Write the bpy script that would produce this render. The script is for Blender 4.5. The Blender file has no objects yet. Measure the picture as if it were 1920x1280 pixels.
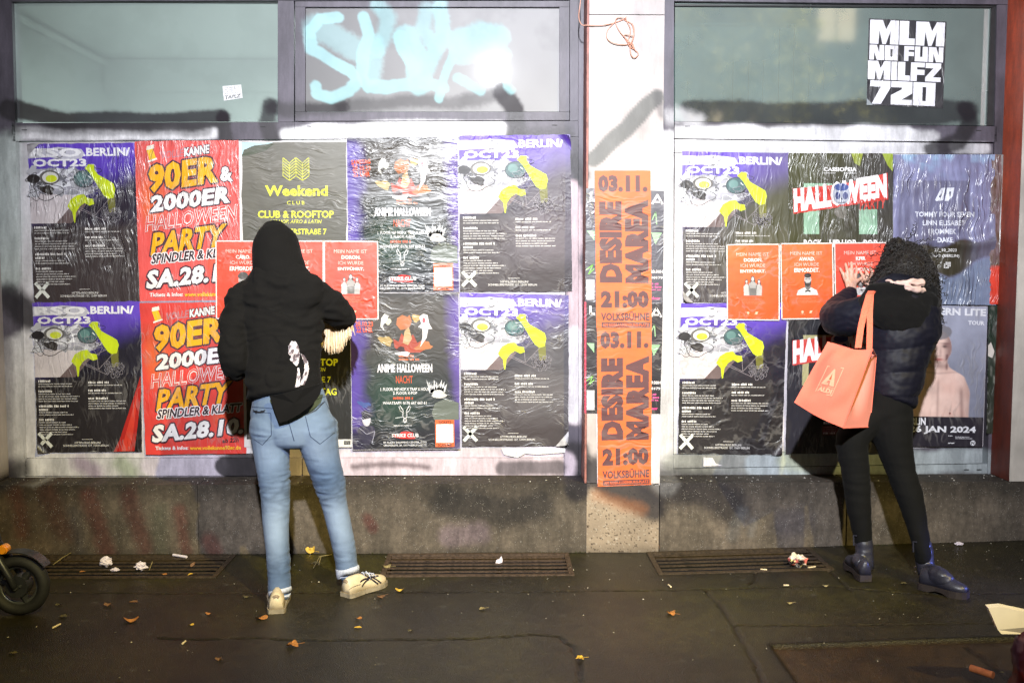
import bpy, bmesh, math, random
import numpy as np
from mathutils import Vector, Matrix, noise
from mathutils.bvhtree import BVHTree

random.seed(7); rng = np.random.default_rng(7)
R = math.radians
S = bpy.context.scene
C = S.collection

# ------------------------------------------------------------ camera, light, exposure
F = 1850.0                                  # focal length in photo pixels (1920 wide)
CAM = Vector((0.0, -5.27, 1.55)); PITCH = -4.33; YAW = -1.0
cd = bpy.data.cameras.new('camera'); cam = bpy.data.objects.new('camera', cd); C.objects.link(cam)
cam.location = CAM; cam.rotation_euler = (R(90 + PITCH), 0, R(YAW))
cd.sensor_width = 36; cd.lens = 36 * F / 1920; cd.clip_end = 500; cd.clip_start = .05
S.camera = cam
CR = cam.rotation_euler.to_matrix()

w = bpy.data.worlds.new('World'); S.world = w; w.use_nodes = True
nt = w.node_tree; bg = nt.nodes['Background']
sky = nt.nodes.new('ShaderNodeTexSky'); sky.sky_type = 'NISHITA'; sky.sun_disc = False
sky.sun_elevation = R(3); sky.sun_rotation = R(200)
nt.links.new(sky.outputs[0], bg.inputs[0]); bg.inputs[1].default_value = 0.010

def lamp(kind, name, loc, tgt, energy, col, **kw):
    l = bpy.data.lights.new(name, kind); l.energy = energy; l.color = col
    for k, v in kw.items(): setattr(l, k, v)
    o = bpy.data.objects.new(name, l); C.objects.link(o); o.location = loc
    o.rotation_euler = (Vector(tgt) - Vector(loc)).to_track_quat('-Z', 'Y').to_euler()
    return o
# white flood lamp on a stand behind and above the camera (its mirror image is the hot spot in the frosted pane)
lamp('SPOT', 'flood_lamp', (-0.02, -5.9, 3.8), (0.40, 0.2, 2.12), 3550, (.93, .95, 1.0),
     spot_size=R(67), spot_blend=1.0, shadow_soft_size=.07)
# sodium street lamp to the right, casts the leg shadows on the pavement
lamp('SPOT', 'street_lamp_light', (5.6, -10.4, 10.0), (-.1, -1.0, 0), 8000, (1.0, .82, .26),
     spot_size=R(25), spot_blend=.9, shadow_soft_size=.12)
# blue beacon light low at the right
lamp('SPOT', 'blue_beacon_light', (3.7, -1.5, .85), (2.17, -.72, .10), 200, (.16, .22, 1.0),
     spot_size=R(20), spot_blend=1.0, shadow_soft_size=.08)
S.view_settings.view_transform = 'Standard'; S.view_settings.look = 'None'
S.view_settings.exposure = 0.0; S.view_settings.gamma = 1
S.render.engine = 'CYCLES'

# ------------------------------------------------------------ helpers
def ray(px, py):
    return CR @ Vector(((px - 960) / F, (640 - py) / F, -1))
def P(px, py, y):                            # photo pixel -> point of the plane at depth y
    d = ray(px, py); t = (y - CAM.y) / d.y
    return CAM + d * t
def G(px, py, z=0.0):                        # photo pixel -> point of the level z
    d = ray(px, py); t = (z - CAM.z) / d.z
    return CAM + d * t
def gz(x):                                   # pavement rises gently to the right
    return 0.025 * np.maximum(0, np.asarray(x, float) - .75)
def GP(px, py):
    p = G(px, py, 0)
    for _ in range(3): p = G(px, py, float(gz(p.x)))
    return p
def lin(c):
    c = [v / 255 for v in c]
    return tuple(v / 12.92 if v <= .04045 else ((v + .055) / 1.055) ** 2.4 for v in c)
def tag(o, label=None, cat=None, group=None, kind=None):
    for k, v in (('label', label), ('category', cat), ('group', group), ('kind', kind)):
        if v: o[k] = v
    return o
def empty(name, loc, label, cat, group=None):
    o = bpy.data.objects.new(name, None); C.objects.link(o); o.location = loc; o.empty_display_size = .1
    return tag(o, label, cat, group)
def wloc(o):
    v = Vector(o.location)
    while o.parent: o = o.parent; v = v + Vector(o.location)
    return v
def mk(name, verts, faces, mat, parent=None, cols=None, smooth=False, origin=None):
    """one mesh object, verts in world space; origin at its centre or where its parent stands"""
    v = np.asarray(verts, dtype=float).reshape(-1, 3)
    pl = wloc(parent) if parent else Vector((0, 0, 0))
    if origin is None:
        origin = Vector(((v[:, 0].min() + v[:, 0].max()) / 2, (v[:, 1].min() + v[:, 1].max()) / 2, v[:, 2].min()))
    org = Vector(origin)
    v = v - np.array(org)
    me = bpy.data.meshes.new(name)
    if isinstance(faces, np.ndarray):
        k = faces.shape[1]
        me.vertices.add(len(v)); me.vertices.foreach_set('co', v.ravel())
        me.loops.add(faces.size); me.loops.foreach_set('vertex_index', faces.ravel().astype(np.int32))
        me.polygons.add(len(faces)); me.polygons.foreach_set('loop_start', np.arange(0, faces.size, k, dtype=np.int32))
        me.update(calc_edges=True)
    else:
        me.from_pydata([tuple(q) for q in v], [], faces); me.update()
    if cols is not None:
        a = me.color_attributes.new('Col', 'FLOAT_COLOR', 'POINT')
        c = np.ones((len(v), 4), dtype=np.float32); c[:, :3] = np.asarray(cols)[:, :3]
        a.data.foreach_set('color', c.ravel())
    if smooth: me.polygons.foreach_set('use_smooth', np.ones(len(me.polygons), dtype=bool))
    if mat: me.materials.append(mat)
    o = bpy.data.objects.new(name, me); C.objects.link(o)
    if parent: o.parent = parent
    o.location = org - pl
    return o
class MB:
    def __init__(s): s.v = []; s.f = []; s.c = []
    def add(s, v, f, c=None):
        b = len(s.v); s.v += [tuple(q) for q in v]; s.f += [tuple(i + b for i in q) for q in f]
        s.c += [c or (1, 1, 1)] * len(v)
    def box(s, a, b, c=None):
        x0, y0, z0 = a; x1, y1, z1 = b
        s.add([(x0,y0,z0),(x1,y0,z0),(x1,y1,z0),(x0,y1,z0),(x0,y0,z1),(x1,y0,z1),(x1,y1,z1),(x0,y1,z1)],
              [(0,3,2,1),(4,5,6,7),(0,1,5,4),(1,2,6,5),(2,3,7,6),(3,0,4,7)], c)
    def tube(s, pts, r, n=6, c=None, taper=None, cap=True):
        pts = [Vector(p) for p in pts]; b = len(s.v); m = len(pts)
        up = Vector((0, 0, 1)); prev = None; vv = []; ff = []
        for i, p in enumerate(pts):
            t = (pts[min(i + 1, m - 1)] - pts[max(i - 1, 0)])
            if t.length < 1e-9: t = Vector((0, 0, 1))
            t.normalize()
            if prev is None:
                u = t.orthogonal().normalized()
            else:
                u = prev - t * prev.dot(t)
                u = u.normalized() if u.length > 1e-6 else t.orthogonal().normalized()
            prev = u; q = t.cross(u)
            rr = (r[i] if hasattr(r, '__len__') else r)
            if taper: rr *= 1 + (taper - 1) * i / (m - 1)
            for k in range(n):
                a = 2 * math.pi * k / n
                vv.append(p + (u * math.cos(a) + q * math.sin(a)) * rr)
        for i in range(m - 1):
            for k in range(n):
                ff.append((i * n + k, i * n + (k + 1) % n, (i + 1) * n + (k + 1) % n, (i + 1) * n + k))
        if cap:
            ff.append(tuple(range(n))[::-1]); ff.append(tuple((m - 1) * n + k for k in range(n)))
        s.add(vv, ff, c)
    def build(s, name, mat, parent=None, smooth=False, origin=None, cols=False):
        return mk(name, s.v, s.f, mat, parent, cols=s.c if cols else None, smooth=smooth, origin=origin)

# ------------------------------------------------------------ materials
def nodes(name):
    m = bpy.data.materials.new(name); m.use_nodes = True
    t = m.node_tree; b = t.nodes['Principled BSDF']
    def N(k, **kw):
        n = t.nodes.new('ShaderNode' + k)
        for a, v in kw.items():
            if a[0] == 'i' and a[1:].isdigit(): n.inputs[int(a[1:])].default_value = v
            else: setattr(n, a, v)
        return n
    L = t.links.new
    return m, t, b, N, L
def ramp(N, stops, interp='LINEAR'):
    r = N('ValToRGB'); e = r.color_ramp.elements; r.color_ramp.interpolation = interp
    while len(e) < len(stops): e.new(.5)
    for i, (p, c) in enumerate(stops):
        e[i].position = p; e[i].color = (c, c, c, 1) if not hasattr(c, '__len__') else (*c[:3], 1)
    return r
def M(name, col, rough=.6, spec=.5, nscale=30, nstr=.25, bump=.1, bdist=.002, metal=0, sheen=0, stretch=(1,1,1), coat=0):
    """plain material with procedural tone variation and relief"""
    m, t, b, N, L = nodes(name)
    tc = N('TexCoord'); mp = N('Mapping'); mp.inputs['Scale'].default_value = stretch
    L(tc.outputs['Object'], mp.inputs[0])
    n = N('TexNoise'); n.inputs['Scale'].default_value = nscale; n.inputs['Detail'].default_value = 6
    L(mp.outputs[0], n.inputs['Vector'])
    r = ramp(N, [(.3, tuple(c * (1 - nstr) for c in col)), (.7, tuple(min(1, c * (1 + nstr)) for c in col))])
    L(n.outputs[0], r.inputs[0]); L(r.outputs[0], b.inputs['Base Color'])
    n2 = N('TexNoise'); n2.inputs['Scale'].default_value = nscale * 4; n2.inputs['Detail'].default_value = 5
    L(mp.outputs[0], n2.inputs['Vector'])
    bp = N('Bump'); bp.inputs['Strength'].default_value = bump; bp.inputs['Distance'].default_value = bdist
    L(n2.outputs[0], bp.inputs['Height']); L(bp.outputs[0], b.inputs['Normal'])
    b.inputs['Roughness'].default_value = rough; b.inputs['Specular IOR Level'].default_value = spec
    b.inputs['Metallic'].default_value = metal; b.inputs['Sheen Weight'].default_value = sheen
    b.inputs['Coat Weight'].default_value = coat
    return m
def Mcol(name, rough=.6, spec=.5, nscale=60, nstr=.12, bump=.15, bdist=.002, speck=0, grime=0, streak=0, metal=0):
    """material whose colour comes from the mesh colour attribute, with grain, grime and relief"""
    m, t, b, N, L = nodes(name)
    at = N('Attribute', attribute_name='Col'); tc = N('TexCoord')
    n = N('TexNoise'); n.inputs['Scale'].default_value = nscale; n.inputs['Detail'].default_value = 8
    n.inputs['Roughness'].default_value = .65
    L(tc.outputs['Object'], n.inputs['Vector'])
    r = ramp(N, [(.25, 1 - nstr * 2), (.75, 1 + nstr)])
    r.color_ramp.elements[1].color = (1, 1, 1, 1)
    L(n.outputs[0], r.inputs[0])
    mx = N('MixRGB', blend_type='MULTIPLY'); mx.inputs[0].default_value = 1
    L(at.outputs['Color'], mx.inputs[1]); L(r.outputs[0], mx.inputs[2]); out = mx.outputs[0]
    if grime:
        mp = N('Mapping'); mp.inputs['Scale'].default_value = (9, 9, 2.2); L(tc.outputs['Object'], mp.inputs[0])
        g = N('TexNoise'); g.inputs['Scale'].default_value = 1.6; g.inputs['Detail'].default_value = 9; g.inputs['Roughness'].default_value = .7
        L(mp.outputs[0], g.inputs['Vector'])
        gr = ramp(N, [(.40, 1 - grime), (.62, 1)]); L(g.outputs[0], gr.inputs[0])
        m2 = N('MixRGB', blend_type='MULTIPLY'); m2.inputs[0].default_value = 1
        L(out, m2.inputs[1]); L(gr.outputs[0], m2.inputs[2]); out = m2.outputs[0]
    if speck:
        v = N('TexVoronoi'); v.inputs['Scale'].default_value = 140; L(tc.outputs['Object'], v.inputs['Vector'])
        vr = ramp(N, [(.0, 1), (.16, 1), (.22, 0)]); L(v.outputs['Distance'], vr.inputs[0])
        nn = N('TexNoise'); nn.inputs['Scale'].default_value = 35; L(tc.outputs['Object'], nn.inputs['Vector'])
        nr = ramp(N, [(.5, 0), (.62, speck)]); L(nn.outputs[0], nr.inputs[0])
        mu = N('Math', operation='MULTIPLY'); L(vr.outputs[0], mu.inputs[0]); L(nr.outputs[0], mu.inputs[1])
        m3 = N('MixRGB'); L(mu.outputs[0], m3.inputs[0]); L(out, m3.inputs[1]); m3.inputs[2].default_value = (.45, .42, .38, 1); out = m3.outputs[0]
    L(out, b.inputs['Base Color'])
    n2 = N('TexNoise'); n2.inputs['Scale'].default_value = nscale * 3; n2.inputs['Detail'].default_value = 6
    L(tc.outputs['Object'], n2.inputs['Vector'])
    bp = N('Bump'); bp.inputs['Strength'].default_value = bump; bp.inputs['Distance'].default_value = bdist
    L(n2.outputs[0], bp.inputs['Height']); L(bp.outputs[0], b.inputs['Normal'])
    rr = N('MapRange'); rr.inputs['To Min'].default_value = max(0, rough - .12); rr.inputs['To Max'].default_value = min(1, rough + .12)
    L(n.outputs[0], rr.inputs[0]); L(rr.outputs[0], b.inputs['Roughness'])
    b.inputs['Specular IOR Level'].default_value = spec; b.inputs['Metallic'].default_value = metal
    return m
def Mpaper(name, sx, sz, amp, rough=.36, spec=.85, fine=1.0, cell=0, coat=0, warp=.25):
    """pasted poster paper: ink from the colour attribute, creases from warped, stretched ridge noise"""
    m, t, b, N, L = nodes(name)
    at = N('Attribute', attribute_name='Col'); tc = N('TexCoord'); oi = N('ObjectInfo')
    mu = N('Math', operation='MULTIPLY'); mu.inputs[1].default_value = 37; L(oi.outputs['Random'], mu.inputs[0])
    ad = N('VectorMath', operation='ADD'); L(tc.outputs['Object'], ad.inputs[0]); L(mu.outputs[0], ad.inputs[1])
    wn = N('TexNoise'); wn.inputs['Scale'].default_value = 6; wn.inputs['Detail'].default_value = 2; L(ad.outputs[0], wn.inputs['Vector'])
    wm = N('VectorMath', operation='SCALE'); wm.inputs['Scale'].default_value = warp * .4; L(wn.outputs['Color'], wm.inputs[0])
    a2 = N('VectorMath', operation='ADD'); L(ad.outputs[0], a2.inputs[0]); L(wm.outputs[0], a2.inputs[1])
    mp = N('Mapping'); mp.inputs['Scale'].default_value = (sx, 1, sz); L(a2.outputs[0], mp.inputs[0])
    def ridge(scale, w0, w1):
        n = N('TexNoise'); n.inputs['Scale'].default_value = scale; n.inputs['Detail'].default_value = 3; n.inputs['Roughness'].default_value = .5
        L(mp.outputs[0], n.inputs['Vector'])
        s = N('Math', operation='SUBTRACT'); s.inputs[1].default_value = .5; L(n.outputs[0], s.inputs[0])
        ab = N('Math', operation='ABSOLUTE'); L(s.outputs[0], ab.inputs[0])
        mr = N('MapRange'); mr.inputs['From Min'].default_value = w0; mr.inputs['From Max'].default_value = w1
        mr.inputs['To Min'].default_value = 1; mr.inputs['To Max'].default_value = 0; mr.interpolation_type = 'SMOOTHSTEP'
        L(ab.outputs[0], mr.inputs[0]); return mr.outputs[0], n.outputs[0]
    r1, n1 = ridge(1.0, 0.0, .05); r2, n2 = ridge(2.3, 0.0, .06)
    msk = N('TexNoise'); msk.inputs['Scale'].default_value = 5; L(ad.outputs[0], msk.inputs['Vector'])
    mr = ramp(N, [(.42, 0), (.62, 1)]); L(msk.outputs[0], mr.inputs[0])
    def mul(a, v):
        q = N('Math', operation='MULTIPLY'); L(a, q.inputs[0])
        if isinstance(v, (int, float)): q.inputs[1].default_value = v
        else: L(v, q.inputs[1])
        return q.outputs[0]
    def add(a, c):
        q = N('Math', operation='ADD'); L(a, q.inputs[0]); L(c, q.inputs[1]); return q.outputs[0]
    h = add(mul(mul(r1, mr.outputs[0]), .75), mul(mul(r2, mr.outputs[0]), .32 * fine)); h = add(h, mul(n1, 1.7)); h = add(h, mul(n2, .45))
    if cell:
        v = N('TexVoronoi'); v.feature = 'DISTANCE_TO_EDGE'; v.inputs['Scale'].default_value = cell; v.inputs['Randomness'].default_value = .45
        L(a2.outputs[0], v.inputs['Vector'])
        vr = ramp(N, [(.0, 1), (.035, 0)]); L(v.outputs['Distance'], vr.inputs[0]); h = add(h, mul(mul(vr.outputs[0], mr.outputs[0]), .5))
    bp = N('Bump'); bp.inputs['Strength'].default_value = 1; bp.inputs['Distance'].default_value = amp
    L(h, bp.inputs['Height']); L(bp.outputs[0], b.inputs['Normal'])
    # worn ink and dirt lying in the creases
    wr = mul(mul(r2, mr.outputs[0]), .30)
    m1 = N('MixRGB'); L(wr, m1.inputs[0]); L(at.outputs['Color'], m1.inputs[1]); m1.inputs[2].default_value = (.30, .28, .27, 1)
    st = N('TexNoise'); st.inputs['Scale'].default_value = 9; st.inputs['Detail'].default_value = 8; L(ad.outputs[0], st.inputs['Vector'])
    sr = ramp(N, [(.3, .80), (.6, 1)]); L(st.outputs[0], sr.inputs[0])
    m2 = N('MixRGB', blend_type='MULTIPLY'); m2.inputs[0].default_value = 1; L(m1.outputs[0], m2.inputs[1]); L(sr.outputs[0], m2.inputs[2])
    L(m2.outputs[0], b.inputs['Base Color'])
    b.inputs['Roughness'].default_value = rough; b.inputs['Specular IOR Level'].default_value = spec
    b.inputs['Coat Weight'].default_value = coat; b.inputs['Coat Roughness'].default_value = .18
    return m

# ------------------------------------------------------------ text shapes
_tc = {}
def glyphs(s, bold=0.0, res=3, space=1.0):
    if .03 < bold < .068: space *= 1 + (bold - .03) * 1.5; bold = .03 + (bold - .03) * .55
    elif bold >= .068: space *= 1.08
    k = (s, bold, res, space)
    if k in _tc: return _tc[k]
    cu = bpy.data.curves.new('t', 'FONT'); cu.body = s; cu.size = 1; cu.offset = bold; cu.resolution_u = res
    cu.space_character = space; cu.fill_mode = 'FRONT'
    o = bpy.data.objects.new('t', cu); C.objects.link(o)
    dg = bpy.context.evaluated_depsgraph_get(); me = o.evaluated_get(dg).to_mesh(); me.calc_loop_triangles()
    v = np.empty(len(me.vertices) * 3); me.vertices.foreach_get('co', v); v = v.reshape(-1, 3)[:, :2].copy()
    f = np.empty(len(me.loop_triangles) * 3, dtype=np.int32); me.loop_triangles.foreach_get('vertices', f); f = f.reshape(-1, 3)
    o.evaluated_get(dg).to_mesh_clear(); bpy.data.objects.remove(o); bpy.data.curves.remove(cu)
    ar = np.abs((v[f[:, 1], 0] - v[f[:, 0], 0]) * (v[f[:, 2], 1] - v[f[:, 0], 1]) - (v[f[:, 2], 0] - v[f[:, 0], 0]) * (v[f[:, 1], 1] - v[f[:, 0], 1])); f = f[ar > 1e-7]
    used = np.unique(f); rm_ = np.full(len(v), -1); rm_[used] = np.arange(len(used)); v = v[used]; f = rm_[f]
    # neighbouring letters sit on slightly different levels so that they never share a plane
    par = np.arange(len(v))
    for _ in range(60):
        m = par[f].min(1); old = par.copy(); np.minimum.at(par, f.ravel(), np.repeat(m, 3))
        if (par == old).all(): break
    ids = {p_: i for i, p_ in enumerate(sorted(set(par), key=lambda p_: v[par == p_, 0].mean()))}
    lv = np.array([ids[p_] % 3 for p_ in par]) * .22
    _tc[k] = (v, f, lv); return _tc[k]

class Art:
    """printed sheet: flat shapes in the sheet's own units, laid on the plane its corners span"""
    def __init__(s, w, h, quad, y, step=.00035, world=None, relief=None):
        s.w, s.h, s.y, s.step = w, h, y, step
        if world is None: s.q = [np.array(P(*c, y)) for c in quad]
        else: s.q = [np.array(v) for v in world]
        n = np.cross(s.q[1] - s.q[0], s.q[3] - s.q[0]); n /= np.linalg.norm(n)
        if n[1] > 0: n = -n
        s.n = n; s.v = []; s.f = []; s.c = []; s.nv = 0; s.relief = relief
    def put(s, pts, tris, col, lvl):
        p = np.asarray(pts, float); u = (p[:, 0] / s.w)[:, None]; v = (p[:, 1] / s.h)[:, None]
        a, b, c, d = s.q
        W = a * (1 - u) * (1 - v) + b * u * (1 - v) + c * u * v + d * (1 - u) * v + s.n * (lvl * s.step)
        if s.relief is not None: W = W + s.n * s.relief(u, v)
        col = np.asarray(col, float)
        if col.ndim == 1: col = np.tile(col[:3], (len(p), 1))
        s.v.append(W); s.c.append(col); s.f.append(np.asarray(tris, dtype=np.int32).reshape(-1, 3) + s.nv); s.nv += len(p)
    def poly(s, pts, col, lvl=1):
        from mathutils.geometry import tessellate_polygon
        t = tessellate_polygon([[Vector((x, y, 0)) for x, y in pts]])
        s.put(pts, t, lin(col), lvl)
    def rect(s, x0, y0, x1, y1, col, lvl=1): s.put([(x0,y0),(x1,y0),(x1,y1),(x0,y1)], [(0,1,2),(0,2,3)], lin(col), lvl)
    def ell(s, cx, cy, rx, ry, col, lvl=1, rot=0, n=20, wob=0):
        p = [(cx, cy)]; ph = random.random() * 6
        for k in range(n):
            a = 2 * math.pi * k / n; q = 1 + wob * math.sin(3 * a + ph) + wob * .6 * math.sin(5 * a + 2 * ph)
            x, y = rx * math.cos(a) * q, ry * math.sin(a) * q
            p.append((cx + x * math.cos(rot) - y * math.sin(rot), cy + x * math.sin(rot) + y * math.cos(rot)))
        s.put(p, [(0, k + 1, (k + 1) % n + 1) for k in range(n)], lin(col), lvl)
    def line(s, pts, wd, col, lvl=1, closed=False):
        pts = [np.array(p, float) for p in pts]
        if closed: pts = pts + [pts[0]]
        v = []; f = []
        for i in range(len(pts) - 1):
            d = pts[i + 1] - pts[i]; l = np.hypot(*d) + 1e-9; nn = np.array([-d[1], d[0]]) / l * wd / 2; e = d / l * wd * .3
            b = len(v); v += [pts[i] - e + nn, pts[i + 1] + e + nn, pts[i + 1] + e - nn, pts[i] - e - nn]; f += [(b, b+1, b+2), (b, b+2, b+3)]
        s.put(v, f, lin(col), lvl)
    def ring(s, cx, cy, rx, ry, wd, col, lvl=1, rot=0, wob=0):
        n = 22; pts = []; ph = random.random() * 6
        for k in range(n):
            a = 2 * math.pi * k / n; q = 1 + wob * math.sin(3 * a + ph); x, y = rx * math.cos(a) * q, ry * math.sin(a) * q
            pts.append((cx + x * math.cos(rot) - y * math.sin(rot), cy + x * math.sin(rot) + y * math.cos(rot)))
        s.line(pts, wd, col, lvl, True)
    def bg(s, fn, nx=14, ny=20, lvl=0, x0=0, y0=0, x1=None, y1=None, edge=0):
        x1 = s.w if x1 is None else x1; y1 = s.h if y1 is None else y1
        u, v = np.meshgrid(np.linspace(0, 1, nx + 1), np.linspace(0, 1, ny + 1)); u = u.ravel(); v = v.ravel()
        X = x0 + u * (x1 - x0); Y = y0 + v * (y1 - y0)
        if edge:
            X = X + (u < .001) * rng.normal(0, edge, len(u)) + (u > .999) * rng.normal(0, edge, len(u))
            Y = Y + (v < .001) * rng.normal(0, edge, len(u)) + (v > .999) * rng.normal(0, edge, len(u))
        i = np.arange((nx + 1) * (ny + 1)).reshape(ny + 1, nx + 1)
        a, b, c, d = i[:-1, :-1].ravel(), i[:-1, 1:].ravel(), i[1:, 1:].ravel(), i[1:, :-1].ravel()
        t = np.concatenate([np.stack([a, b, c], 1), np.stack([a, c, d], 1)])
        s.put(np.stack([X, Y], 1), t, fn(X, Y), lvl)
    def text(s, t, x0, y0, x1, y1, col, lvl=2, bold=0.0, shear=0, rot=0, quad=None, space=1.0, res=2, keep=False):
        v, f, lv = glyphs(t, bold, res, space)
        if len(v) == 0: return
        if shear: v = v.copy(); v[:, 0] += v[:, 1] * shear
        mn, mx = v.min(0), v.max(0); u = (v[:, 0] - mn[0]) / (mx[0] - mn[0]); q = 1 - (v[:, 1] - mn[1]) / (mx[1] - mn[1])
        if quad is not None:
            a, b, c, d = [np.array(k, float) for k in quad]; u = u[:, None]; q = q[:, None]
            p = a * (1 - u) * (1 - q) + b * u * (1 - q) + c * u * q + d * (1 - u) * q
        else:
            if keep:                                  # keep proportions: height from the box, centred
                ww = (mx[0] - mn[0]) / (mx[1] - mn[1]) * (y1 - y0); cx = (x0 + x1) / 2; x0, x1 = cx - ww / 2, cx + ww / 2
            p = np.stack([x0 + u * (x1 - x0), y0 + q * (y1 - y0)], 1)
            if rot:
                cx, cy = (x0 + x1) / 2, (y0 + y1) / 2; a = -R(rot); X = p[:, 0] - cx; Y = p[:, 1] - cy
                p = np.stack([cx + X * math.cos(a) - Y * math.sin(a), cy + X * math.sin(a) + Y * math.cos(a)], 1)
        s.put(p, f, lin(col), lvl + lv[:, None])
    def otext(s, t, x0, y0, x1, y1, col, oc, ow=2.5, lvl=2, **kw):
        """text over an outline of the same letters"""
        for i_, (dx, dy) in enumerate(((ow, 0), (-ow, 0), (0, ow), (0, -ow), (ow*.7, ow*.7), (-ow*.7, ow*.7), (ow*.7, -ow*.7), (-ow*.7, -ow*.7))):
            kk = dict(kw); q = kk.pop('quad', None)
            if q is not None: q = [(a + dx, b + dy) for a, b in q]
            s.text(t, x0 + dx, y0 + dy, x1 + dx, y1 + dy, oc, lvl + .035 * i_, quad=q, **kk)
        s.text(t, x0, y0, x1, y1, col, lvl + 1, **kw)
    def greek(s, x0, y0, x1, n, lh, col, lvl=2, seed=0, big=()):
        """type too small to read in the photograph"""
        rr = random.Random(seed); v = []; f = []
        for i in range(n):
            x = x0; e = x0 + (x1 - x0) * rr.uniform(.6, 1); h = lh * (.62 if i in big else .42); cw = lh * (.42 if i in big else .3)
            y = y0 + i * lh
            while x < e:
                for _ in range(rr.randint(3, 9)):
                    if x > e: break
                    a = h * rr.uniform(.75, 1.0); b = len(v); ww = cw * rr.uniform(.55, .85)
                    v += [(x, y + h - a), (x + ww, y + h - a), (x + ww, y + h), (x, y + h)]; f += [(b, b+1, b+2), (b, b+2, b+3)]; x += cw
                x += cw * .8
        s.put(v, f, lin(col), lvl)
    def build(s, name, mat, label, cat, group=None, parent=None, back=True):
        v = np.concatenate(s.v); f = np.concatenate(s.f); c = np.concatenate(s.c)
        # a back face and sheet edge so that the paper has thickness
        if not back: return tag(mk(name, v, f, mat, parent, cols=c, origin=Vector(np.mean(s.q, axis=0))), label, cat, group)
        a, b, cc, d = [q - s.n * .0006 for q in s.q]; k = len(v)
        v = np.concatenate([v, [a, b, cc, d], s.q]); c = np.concatenate([c, np.full((8, 3), .45)])
        e = np.array([[k+3,k+1,k],[k+3,k+2,k+1],[k,k+1,k+5],[k,k+5,k+4],[k+1,k+2,k+6],[k+1,k+6,k+5],[k+2,k+3,k+7],[k+2,k+7,k+6],[k+3,k,k+4],[k+3,k+4,k+7]])
        f = np.concatenate([f, e])
        ctr = Vector(np.mean(s.q, axis=0))
        return tag(mk(name, v, f, mat, parent, cols=c, origin=ctr), label, cat, group)
# ------------------------------------------------------------ spray paint on the facade
def sstep(a, b, x): t = np.clip((x - a) / (b - a), 0, 1); return t * t * (3 - 2 * t)
def vnoise(x, y, s, seed=0):
    """cheap smooth value noise, vectorised"""
    x = x / s; y = y / s; xi = np.floor(x).astype(np.int64); yi = np.floor(y).astype(np.int64); fx = x - xi; fy = y - yi
    fx = fx * fx * (3 - 2 * fx); fy = fy * fy * (3 - 2 * fy)
    def h(a, b):
        n = (a * 374761393 + b * 668265263 + seed * 974711) & 0x7fffffff; n = ((n ^ (n >> 13)) * 1274126177) & 0x7fffffff
        return ((n ^ (n >> 16)) & 0xffff) / 65535.0
    return (h(xi, yi) * (1 - fx) + h(xi + 1, yi) * fx) * (1 - fy) + (h(xi, yi + 1) * (1 - fx) + h(xi + 1, yi + 1) * fx) * fy
def fbm(x, y, s, seed=0, o=4):
    r = 0; a = .5
    for i in range(o): r = r + a * vnoise(x, y, s / 2 ** i, seed + i); a *= .5
    return r / (1 - .5 ** o)
def dline(x, y, pts):
    d = np.full(x.shape, 1e9)
    for (ax, ay), (bx, by) in zip(pts[:-1], pts[1:]):
        vx, vy = bx - ax, by - ay; t = np.clip(((x - ax) * vx + (y - ay) * vy) / (vx * vx + vy * vy + 1e-9), 0, 1)
        d = np.minimum(d, np.hypot(x - ax - t * vx, y - ay - t * vy))
    return d
WH = lin((242, 240, 244)); DK = lin((46, 42, 47)); CY = lin((166, 210, 214)); PK = lin((222, 196, 200))
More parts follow.
